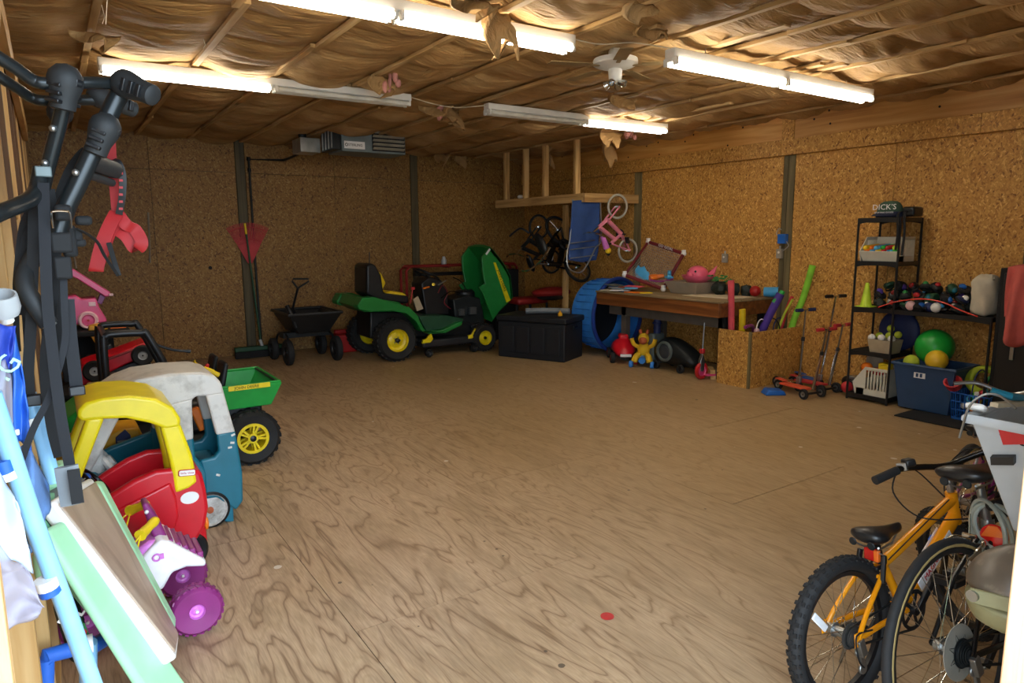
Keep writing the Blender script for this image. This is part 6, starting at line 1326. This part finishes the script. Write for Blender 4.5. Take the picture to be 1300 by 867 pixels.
for i in range(20):
    c = V(6.62+.19*random.random(), 2.51+.19*random.random(), .05+.035*(i//3)+.01); bb = B(); s_ = random.uniform(.022, .034)
    sh = i % 3
    if sh == 0: bb.ball(c, (s_, s_*1.3, s_), 10, 7); w_ = 'rounded'
    elif sh == 1: bb.box((0, 0, 0), (s_*1.6, s_*2.2, s_*1.2), T(c) @ RZ(i) @ RX(i*.7)); w_ = 'blocky'
    else: bb.torus(s_, s_*.35, 14, 6, T(c) @ RX(i) @ RY(i*.6)); w_ = 'ring-shaped'
    tag(bb.obj('small_toy', cols[i % 10], bev=.004 if sh == 1 else 0), '%s %s little toy in the blue lattice basket, %s' % (w_, cn[i % 10], ('bottom layer', 'second layer', 'third layer', 'fourth layer', 'fifth layer', 'upper layer', 'topmost layer')[i//3]), 'toy', 'little toys in the lattice basket')
tag(B().torus(.12, .035, 28, 10, T((6.86, 2.62, .34)) @ RY(-.9) @ RX(.3), .8).obj('foam_ring', 'tennis'), 'yellow-green foam ring leaning above the lattice basket', 'ring')
tag(B().torus(.13, .016, 28, 8, T((6.90, 2.50, .30)) @ RY(-1.2)).obj('toy_ring', 'leaf_green'), 'thin green ring leaning right of the yellow-green one', 'ring')
tag(B().lathe([(.03, 0), (.06, .02), (.075, .09), (.06, .09), (.03, .02)], 14, T((6.62, 2.76, .28)) @ RY(-.7)).obj('toy_funnel', 'scooter_red'), 'red plastic funnel toy between tote and lattice basket', 'toy')
# black cabinet with a towel
t = thing('locker', 'tall black cabinet beside the shelf rack under a red towel', 'cabinet', (6.8, 2.1, 0))
B().span((6.62, 1.66, 0), (7.03, 2.50, 1.36)).obj('body', 'black_matte', t, world=True, bev=.01); B().span((6.60, 1.70, .04), (6.618, 2.46, 1.32)).obj('door', 'black_plastic', t, world=True, bev=.004); B().span((6.585, 2.33, .6), (6.6, 2.36, .78)).obj('door_pull', 'steel', t, world=True, bev=.003)
t = thing('towel', 'faded red towel hanging from the top of the black cabinet', 'towel', (6.55, 2.1, 1.36))
bb = B()
def tw(u, v):
    y = 2.43 - .72*u; fold = .03*math.sin(19*u+2*v)*(.3+v) + .02*math.sin(37*u)
    drop = .30 + .36*abs(math.sin(5.2*u+.5))**1.2
    if v < .25: return (6.86-.28*v/.25, y, 1.372+.02*math.sin(12*u))
    w_ = (v-.25)/.75; return (6.575 - .03*math.sin(PI*w_)+fold, y+.05*w_*math.sin(9*u), 1.37 - w_*drop)
bb.grid(tw, 40, 20).obj('cloth', 'towel', t, world=True, solid=.006, ang=3)

# ------------------------------------------------------------------ near bikes
FW_ = []
def bicycle(label, loc, heading, lean, R, tr, wb, st, fr):
    """full bicycle; x forward, origin at the rear tyre contact"""
    t = thing('bicycle', label, 'bicycle', loc, (lean, 0, heading))
    def wheel_(cx, rear, steer=None):
        o = B().torus(R-tr, tr, 44, 10, T((cx, 0, R)) @ RX(PI/2)).obj('wheel', st['tire'], t); FW_.append(o)
        if st.get('knob'):
            bb = B()
            for k in range(48):
                a = 2*PI*k/48; M_ = T((cx, 0, R)) @ RY(a)
                for y, z in ((-.45, .86), (.45, .86), (0, 1.0), (-.85, .5), (.85, .5)): bb.box((0, y*tr, R-tr+z*tr), ((R-tr)*.055, tr*.42, tr*.2), M_ @ (RY(.035) if y == 0 else RY(0)))
            tag(bb.obj('tread', st['tire'], o), kind='stuff')
        if st.get('wall'):
            for s_ in (-1, 1): B().torus(R-tr*1.35, tr*.35, 44, 6, T((cx, s_*tr*.88, R)) @ RX(PI/2), .5).obj('sidewall', st['wall'], o)
        ri = R-2*tr
        B().lathe([(ri, -.011), (ri, .011), (ri-.016, .008), (ri-.016, -.008)], 44, T((cx, 0, R)) @ RX(PI/2), True).obj('rim', st['rim'], o)
        bb = B(); n = 28
        for k in range(n):
            a = 2*PI*k/n; s_ = -1 if k % 2 else 1; tw_ = .5*(1 if (k//2) % 2 else -1)
            bb.cyl((cx+.02*math.cos(a+tw_*2), s_*.028, R+.02*math.sin(a+tw_*2)), (cx+(ri-.01)*math.cos(a), 0, R+(ri-.01)*math.sin(a)), .0013, 4)
        bb.obj('spokes', 'chrome', o)
        B().cyl((cx, -.05, R), (cx, .05, R), .018, 12).cyl((cx, -.028, R), (cx, -.024, R), .026, 14).cyl((cx, .024, R), (cx, .028, R), .026, 14).obj('hub', 'steel', o)
        a = st.get('refl_a', 2.5)
        B().box((0, 0, 0), (.09*R/.26, .008, .026), T((cx+ri*.72*math.cos(a), -.014, R+ri*.72*math.sin(a))) @ RY(-a+.25) ).obj('reflector', 'reflector_clear', o, bev=.004)
        return o
    wheel_(0, True); wheel_(wb, False)
    before = set(COL.objects); w1 = wheel_ and FW_[-1]
    steered = fr(t, R, tr, wb)
    if st.get('steer'):
        h0, h1 = st['axis']; ax = (h1-h0).normalized(); Mr = T(h0) @ Matrix.Rotation(st['steer'], 4, ax) @ T(-h0)
        for o in [w1] + steered: o.matrix_basis = Mr
    return t
def saddle(t, c, L_=.25, W_=.15, tilt=0, mat='leather'):
    bb = B(); rings = []
    for u, w_, h in ((0, .30, .5), (.06, .85, .95), (.2, 1.0, 1.0), (.42, .72, .9), (.62, .36, .85), (.85, .24, .85), (.97, .18, .8), (1.0, .08, .5)):
        x = -L_*.42 + L_*u; zc = .012*math.cos(PI*u*1.2)
        rings.append([(x, W_/2*w_*math.cos(a), zc + .026*h*math.sin(a)*(1 if math.sin(a) > 0 else .75 + .5*w_)) for a in [2*PI*k/18 for k in range(18)]])
    M_ = T(c) @ RY(tilt)
    o = bb.loft(rings, True, M_).obj('saddle', mat, t, sub=1)
    b2 = B()
    for s_ in (-1, 1): b2.tube([M_ @ V(-L_*.35, s_*.05, -.02), M_ @ V(-L_*.2, s_*.025, -.045), M_ @ V(L_*.2, s_*.02, -.045), M_ @ V(L_*.45, s_*.01, -.015)], .0035, 6)
    b2.obj('saddle_rails', 'steel', o)
    for s_ in (-1, 1): B().lathe([(.012, 0), (.015, .004), (.012, .008), (.006, .008)], 12, M_ @ T((-L_*.41, s_*.035, -.012)) @ RY(-PI/2)).obj('saddle_plug', 'dark_metal', o)
    return o
def drivetrain(t, R, bbx, bbz, side=-1, r=.075, guard='black_plastic', casc='rubber_dusty', pie=None):
    y = side*.045
    o = B().lathe([(r*.82, -.002), (r, -.002), (r, .002), (r*.82, .002)], 40, T((bbx, y, bbz)) @ RX(PI/2), True).obj('chainring', guard, t)
    bb = B()
    for k in range(5): bb.box((r*.42, 0, 0), (r*.85, r*.16, .004), T((bbx, y, bbz)) @ RX(PI/2) @ RZ(k*2*PI/5))
    bb.cyl((bbx, -.06, bbz), (bbx, .06, bbz), .018, 12); bb.obj('spider', guard, o)
    for s_, a in ((-1, .9), (1, .9+PI)):
        e = V(bbx+.15*math.cos(a), s_*.075, bbz+.15*math.sin(a)); B().beam((bbx, s_*.06, bbz), e, .014, .024).obj('crank_arm', guard, t, bev=.003)
        p = B().box(e+V(0, s_*.05, 0), (.085, .012, .022)).box(e+V(.04, s_*.05, 0), (.008, .09, .024)).box(e+V(-.04, s_*.05, 0), (.008, .09, .024)).box(e+V(0, s_*.09, 0), (.085, .012, .022)).cyl(e, e+V(0, s_*.09, 0), .009, 8).obj('pedal', 'steel' if pie else 'black_plastic', t, bev=.002)
    cs = B()
    for k in range(6): cs.lathe([(.018, 0), (.024+.0045*k, 0), (.024+.0045*k, .0025), (.018, .0025)], 28, T((0, side*(.052-.0042*k), R)) @ RX(PI/2), True)
    c = cs.obj('cassette', casc, t)
    if pie: B().lathe([(.03, 0), (pie, 0), (pie, .002), (.03, .002)], 32, T((0, side*.0225, R)) @ RX(PI/2), True).obj('spoke_guard', 'lens_smoke' if pie < .08 else 'outlet_grey', t)
    rc = .036; ch = []
    for k in range(9): a = PI/2 + PI*k/8; ch.append((rc*math.cos(a), side*.04, R+rc*math.sin(a)))
    for k in range(9): a = -PI/2 + PI*k/8; ch.append((bbx+r*.97*math.cos(a), side*.045, bbz+r*.97*math.sin(a)))
    B().tube(ch, .0042, 5, True, flat=(1.2, .8)).obj('chain', 'dark_metal', t)
    B().beam((.005, side*.058, R-.02), (.03, side*.055, R-.10), .012, .022).cyl((.03, side*.05, R-.115), (.03, side*.06, R-.115), .02, 12).cyl((.01, side*.05, R-.05), (.01, side*.06, R-.05), .018, 12).beam((.0, side*.066, R), (.02, side*.066, R-.06), .02, .03).obj('derailleur', 'steel', t, bev=.003)
def orange_frame(t, R, tr, wb):
    F = 'frame_orange'; bx, bz = .355, .268; stp = V(.235, 0, .475); h0, h1 = V(.735, 0, .50), V(.705, 0, .635)
    B().tube([(bx, 0, bz), stp], .0155, 12).obj('seat_tube', F, t)
    B().tube([stp-V(0, 0, .02), h1-V(-.005, 0, .03)], [.019, .021], 12).obj('top_tube', F, t)
    o = B().tube([(bx, 0, bz), h0+V(-.005, 0, .035)], [.027, .03], 14, flat=(1, .8)).obj('down_tube', F, t)
    a, b_ = V(bx, 0, bz), h0+V(-.005, 0, .035); d = (b_-a).normalized(); up = V(-d.z, 0, d.x)
    for s_ in (-1, 1):
        B().beam(a+d*.10+V(0, s_*.0235, 0), a+d*.37+V(0, s_*.0235, 0), .004, .046, up).obj('decal', 'decal_white', o, bev=.002)
        B().beam(a+d*.30+V(0, s_*.025, 0), a+d*.325+V(0, s_*.025, 0), .004, .05, up).obj('decal_band', 'decal_blue', o)
    Mx = Matrix((d, up, d.cross(up))).transposed().to_4x4()
    tx = text('lettering', 'MAGNA', .034, T(a+d*.20+V(0, -.0265, 0)) @ Mx, 'decal_red', None); tx.parent = o
    B().tube([h0, h1], .022, 14).obj('head_tube', F, t)
    bb = B()
    for s_ in (-1, 1):
        bb.tube(spl([(0, s_*.062, R), (.06, s_*.055, R+.07), (.17, s_*.04, R+.165), (.23, s_*.016, .45)], 4), .0085, 8); bb.tube(spl([(0, s_*.062, R), (.15, s_*.05, R+.004), (.30, s_*.036, bz), (bx, s_*.03, bz)], 4), .010, 8)
    bb.cyl((.175, -.04, R+.165), (.175, .04, R+.165), .008, 8).obj('rear_stays', F, t)
    for s_ in (-1, 1): B().box((0, s_*.064, R), (.045, .006, .05)).obj('dropout', F, t, bev=.006)
    bb = B()
    for s_ in (-1, 1): bb.tube(spl([h0+V(0, s_*.01, -.02), (.74, s_*.05, .48), (.78, s_*.055, .36), (wb, s_*.055, R)], 4), .013, 8)
    steered = [bb.obj('fork', 'black_gloss', t)]
    B().tube([stp, V(.215, 0, .53)], .0125, 10).obj('seat_post', 'black_plastic', t); B().cyl(stp-V(0, 0, .012), stp+V(0, 0, .012), .021, 12).obj('seat_clamp', 'black_plastic', t)
    saddle(t, (.225, 0, .575), .23, .145, -.05)
    st_ = V(.685, 0, .745); B().tube([h1, V(.695, 0, .69)], .014, 10).beam(V(.695, 0, .69), st_, .04, .04).obj('stem', 'steel', t, bev=.006); steered.append(LAST_[-1])
    hb = spl([(.60, .30, .775), (.63, .20, .785), (.665, .10, .765), st_, (.665, -.10, .765), (.63, -.20, .785), (.60, -.30, .775)], 6)
    o = B().tube(hb, .0125, 10).obj('handlebar', 'black_gloss', t); steered.append(o)
    for s_ in (-1, 1):
        B().tube([(.588, s_*.315, .772), (.624, s_*.21, .783)], [.0175, .0165], 12).obj('grip', 'rubber', o)
        B().beam((.63, s_*.19, .79), (.655, s_*.17, .785), .035, .03).tube(spl([(.655, s_*.175, .785), (.655, s_*.21, .775), (.635, s_*.27, .765), (.615, s_*.31, .765)], 4), .006, 8, flat=(1.4, .7)).obj('brake_lever', 'steel', o, bev=.003)
        B().box((.64, s_*.155, .80), (.05, .04, .03)).obj('shifter', 'black_plastic', o, bev=.008)
        B().tube(spl([(.66, s_*.16, .785), (.76, s_*.12, .77), (.80, s_*.05, .70), (.76, 0, .60), (.70, -.015, .57)], 6), .003, 6).obj('cable', 'black_matte', o)
    B().tube(spl([(.655, .19, .785), (.64, .24, .70), (.56, .20, .61), (.52, .05, .58), (.55, .0, .575)], 6), .003, 6).obj('cable', 'black_matte', o)
    B().tube([(.25, -.02, .475), (.65, -.022, .62)], .0022, 5).obj('cable', 'black_matte', t)
    drivetrain(t, R, bx, bz, -1, .075)
    B().box((.185, 0, .505), (.018, .055, .045)).obj('rear_reflector', 'reflector_red', t, bev=.005)
    B().box((.183, -.02, .505), (.018, .018, .043)).obj('reflector_edge', 'reflector_orange', t, bev=.003)
    B().tube([(.155, -.01, .46), (.185, 0, .485), (.21, 0, .50)], .004, 6).obj('reflector_bracket', 'black_plastic', t)
    for s_ in (-1, 1): B().beam((.165, s_*.05, R+.15), (.185, s_*.045, R+.245), .014, .018).box((.175, s_*.034, R+.20), (.05, .012, .012)).obj('brake_arm', 'black_plastic', t, bev=.003)
    B().tube(spl([(.185, -.045, R+.245), (.185, .0, R+.25), (.185, .045, R+.245)], 3), .003, 6).obj('brake_cable', 'steel', t)
    B().tube(spl([(.03, -.06, R-.11), (-.02, -.075, R-.06), (-.02, -.07, R+.02), (.08, -.062, R+.01)], 5), .003, 6).obj('shift_cable', 'black_matte', t)
    B().tube([(.16, .06, R-.02), (.22, .17, .01)], .006, 8).obj('kickstand', 'steel', t)
    return steered
bicycle('orange kids mountain bike with white down tube decal and knobby tyres', (2.186, 1.169, 0), -.073, -.108, .269, .026, .85, dict(tire='rubber', rim='black_plastic', knob=1, refl_a=2.6, steer=1.0, axis=(V(.735, 0, .50), V(.705, 0, .635))), orange_frame)
def black_frame(t, R, tr, wb):
    F = 'black_gloss'; bx, bz = .42, .28; stp = V(.27, 0, .70); h0, h1 = V(.88, 0, .62), V(.85, 0, .76)
    B().tube([(bx, 0, bz), stp], .0155, 12).obj('seat_tube', F, t); B().tube([stp, h1-V(0, 0, .02)], .0145, 12).obj('top_tube', F, t); B().tube([(bx, 0, bz), h0], .017, 12).obj('down_tube', F, t); B().tube([h0, h1], .02, 12).obj('head_tube', F, t)
    bb = B()
    for s_ in (-1, 1): bb.tube([(0, s_*.063, R), (.13, s_*.045, R+.19), stp-V(.0, -s_*.014, .02)], .0075, 8).tube([(0, s_*.063, R), (.2, s_*.055, R-.02), (bx, s_*.03, bz)], .0095, 8)
    bb.cyl((.19, -.035, R+.29), (.19, .035, R+.29), .008, 8).obj('rear_stays', F, t)
    bb = B()
    for s_ in (-1, 1): bb.tube([h0, (.90, s_*.05, .56), (wb, s_*.055, R)], .011, 8)
    bb.obj('fork', F, t)
    B().tube([stp, V(.240, 0, .83)], .0135, 10).obj('seat_post', 'steel', t); B().cyl(stp-V(0, 0, .02), stp+V(0, 0, .01), .02, 12).obj('seat_clamp', 'steel', t); saddle(t, (.215, 0, .88), .27, .19, -.04)
    B().tube([h1, V(.84, 0, .86)], .013, 8).beam(V(.84, 0, .86), V(.91, 0, .89), .04, .04).obj('stem', 'steel', t, bev=.005)
    o = B().tube(spl([(.84, .3, .90), (.88, .18, .91), (.91, 0, .89), (.88, -.18, .91), (.84, -.3, .90)], 6), .0125, 10).obj('handlebar', 'black_plastic', t)
    for s_ in (-1, 1): B().tube([(.828, s_*.31, .898), (.868, s_*.2, .907)], .017, 10).obj('grip', 'rubber', o)
    drivetrain(t, R, bx, bz, -1, .085, 'black_plastic', 'dark_metal', .088)
    M_ = T((.245, -.03, .665)) @ RZ(.25) @ RY(-PI/2)
    rf = B().lathe([(0, 0), (.037, 0), (.040, .004), (.037, .010), (0, .012)], 24, M_).obj('rear_reflector', 'reflector_red', t)
    B().prism([(.0, -.036), (.036, -.012), (.036, .012), (.0, .036)], -.0135, -.011, M_ @ RX(-PI/2)).obj('reflector_sector', 'reflector_orange', rf)
    bb = B()
    for s_ in (-1, 1): bb.tube(spl([(.19, s_*.02, R+.30), (.15, s_*.045, R+.315), (.11, s_*.05, R+.30), (.10, s_*.025, R+.27)], 4), .009, 8, flat=(1.3, .7))
    bb.cyl((.155, -.02, R+.33), (.155, .02, R+.33), .008, 8).tube([(.155, 0, R+.33), (.17, 0, R+.40)], .003, 6).obj('brake_caliper', 'chrome', t)
    for k, (rr, dz, dy) in enumerate(((.105, 0, -.03), (.098, -.008, -.042), (.11, -.012, -.054), (.09, .004, -.062))):
        B().torus(rr, .0075, 36, 8, T((.21, dy, .70+dz)) @ RZ(.9+.12*k) @ RX(PI/2) @ SC(1, .85, 1)).obj('cable_lock', 'cable_grey', t)
    B().tube([(.20, -.045, .775), (.29, -.075, .79)], .016, 10).obj('lock_barrel', 'black_plastic', t)
bicycle('black road bike with thin tyres and a coiled grey cable lock', (2.255, .822, 0), -.08, -.17, .350, .0155, 1.05, dict(tire='rubber', rim='black_plastic', wall='tan_wall', refl_a=.8), black_frame)
def pink_frame(t, R, tr, wb):
    F = 'trike_purple'; bx, bz = .38, .25; stp = V(.25, 0, .52); h0, h1 = V(.74, 0, .52), V(.71, 0, .64)
    B().tube([(bx, 0, bz), stp], .0155, 10).tube([stp-V(0, 0, .08), h1], .016, 10).tube([(bx, 0, bz), h0], .018, 10).tube([h0, h1], .02, 10).obj('frame', F, t)
    bb = B()
    for s_ in (-1, 1): bb.tube([(0, s_*.06, R), stp], .008, 8).tube([(0, s_*.06, R), (bx, s_*.03, bz)], .0095, 8)
    bb.obj('rear_stays', F, t); bb = B()
    for s_ in (-1, 1): bb.tube([h0, (.77, s_*.05, .46), (wb, s_*.055, R)], .011, 8)
    bb.obj('fork', F, t); B().tube([stp, V(.23, 0, .60)], .0125, 8).obj('seat_post', 'steel', t); saddle(t, (.23, 0, .64), .23, .15)
    B().tube([h1, V(.69, 0, .75)], .012, 8).tube(spl([(.62, .26, .79), (.66, .15, .8), (.69, 0, .75), (.66, -.15, .8), (.62, -.26, .79)], 5), .011, 8).obj('handlebar', 'steel', t)
    drivetrain(t, R, bx, bz, -1, .07)
bicycle('child bike with tan-walled tyres and purple frame behind the black road bike', (3.75, 1.45, 0), .12, -.04, .30, .02, .95, dict(tire='rubber_dusty', rim='pink_bike', wall='tan_wall', refl_a=1.2), pink_frame)
# ------------------------------------------------------------------ bin, helmet and shelf behind the door jamb
t = thing('wall_plank', 'wooden plank shelf fixed to front wall behind the door jamb', 'shelf', (1.95, .6, .93))
B().span((2.2, .465, .79), (2.78, .72, .815)).obj('board', 'lumber_x', t, world=True, bev=.003)
for x in (2.3, 2.65): B().beam((x, .475, .58), (x, .68, .788), .03, .03).obj('bracket', 'lumber_z', t, world=True)
t = thing('utility_tub', 'grey plastic utility tub with wire handle and red sticker beside the door jamb', 'tub', (1.93, .63, .957))
open_box(2.19, 2.55, 2.06, 2.69, .52, .73, .485, .815, .818, 1.148, .008).obj('tub', 'bin_grey', t, world=True, bev=.012, seg=3)
bb = B(); bb.tube([(2.055, .48, 1.146), (2.695, .48, 1.146), (2.695, .82, 1.146), (2.055, .82, 1.146)], .014, 8, True); bb.obj('rolled_rim', 'bin_grey', t, world=True)
B().tube(spl([atX(1218, 556, 2.04), atX(1223, 538, 2.04), atX(1229, 519, 2.04), atX(1240, 506, 2.05), atX(1256, 500, 2.06), atX(1272, 504, 2.06), atX(1290, 519, 2.045)], 4), .0032, 6).obj('wire_handle', 'steel', t, world=True)
for nm, mt, ps, off in (('sticker', 'decal_red', [(1268, 545), (1312, 545), (1312, 563), (1274, 564)], .0), ('latch', 'black_plastic', [(1260, 577), (1290, 577), (1290, 587), (1261, 587)], .012)):
    P_ = []
    for x, y in ps:
        p = atX(x, y, 2.11); f_ = (p.z-.818)/.33; p = atX(x, y, 2.19-.13*f_-.004); P_.append(p)
    nx = V(-.934, 0, -.357); vs = P_ + [p+nx*(.003+off) for p in P_]
    B().add(vs, [(0, 1, 2, 3), (7, 6, 5, 4)] + [(i, (i+1) % 4, (i+1) % 4+4, i+4) for i in range(4)]).obj(nm, mt, t, world=True)
p = atX(1290, 555, 2.085)
text('lettering', 'Ca', .065, T(p+V(-.012, 0, 0)) @ RZ(-PI/2) @ RX(PI/2+.36), 'black_matte', t)
t = thing('garden_fork', 'green handled hand tool lying across the top of grey tub', 'hand tool', atX(1270, 500, 2.15)); B().tube([atX(1258, 496, 2.12), atX(1282, 503, 2.14), atX(1296, 505, 2.2)], .011, 8).obj('handle', 'teal', t, world=True); B().tube([atX(1296, 505, 2.2), atX(1320, 506, 2.3)], .005, 6).obj('shaft', 'steel', t, world=True)
tag(B().box((0, 0, 0), (.04, .05, .018), T(atX(1240, 517, 2.09)) @ RY(.4)).obj('plastic_scoop', 'trim_white', bev=.01), 'white plastic scoop in the corner of grey tub', 'scoop')
tag(B().beam(atX(1262, 514, 2.06), atX(1300, 512, 2.2), .02, .012).obj('wood_stick', 'box_tan'), 'flat pale stick lying on top of the grey tub', 'stick')
t = thing('visor_helmet', 'dusty olive helmet with a smoky cap hung under the plank shelf', 'helmet', atX(1285, 745, 2.0)); c = atX(1292, 744, 2.06)
bb = B(); rings = []
for k in range(8):
    f_ = k/7; z = c.z + .115 - .25*f_; r = (.02, .08, .112, .125, .13, .125, .112, .095)[k]
    rings.append([(c.x+.012*(f_) + r*1.02*math.cos(a), c.y + r*.95*math.sin(a), z - (.02*math.cos(a) if k > 4 else 0)) for a in [2*PI*j/24 for j in range(24)]])
bb.loft(rings[:5]).obj('smoky_cap', 'helmet_top', t, world=True, sub=1)
B().loft(rings[4:]).obj('shell', 'helmet_low', t, world=True, sub=1)
B().beam(c+V(-.132, .06, -.01), c+V(-.10, -.10, .0), .012, .04, (0, 0, 1)).obj('visor_band', 'helmet_low', t, world=True, bev=.004)
B().cyl(c+V(-.125, .05, -.008), c+V(-.141, .052, -.008), .015, 14).obj('rivet', 'steel', t, world=True)
B().ribbon([c+V(0, 0, .08), c+V(.1, -.02, .15), V(2.28, .60, .79)], .02, .003, (1, 0, 0)).obj('hang_strap', 'black_matte', t, world=True)
# lettering becomes real mesh
bpy.context.view_layer.update(); dg = bpy.context.evaluated_depsgraph_get()
for o in [o for o in COL.objects if o.type == 'FONT']:
    me = bpy.data.meshes.new_from_object(o.evaluated_get(dg)); mats = [s.material for s in o.material_slots]
    n = o.name; o.name = n + '_old'; c = bpy.data.objects.new(n, me); COL.objects.link(c)
    c.parent = o.parent; c.matrix_basis = o.matrix_basis.copy()
    if not me.materials: me.materials.append(mats[0])
    bpy.data.objects.remove(o)
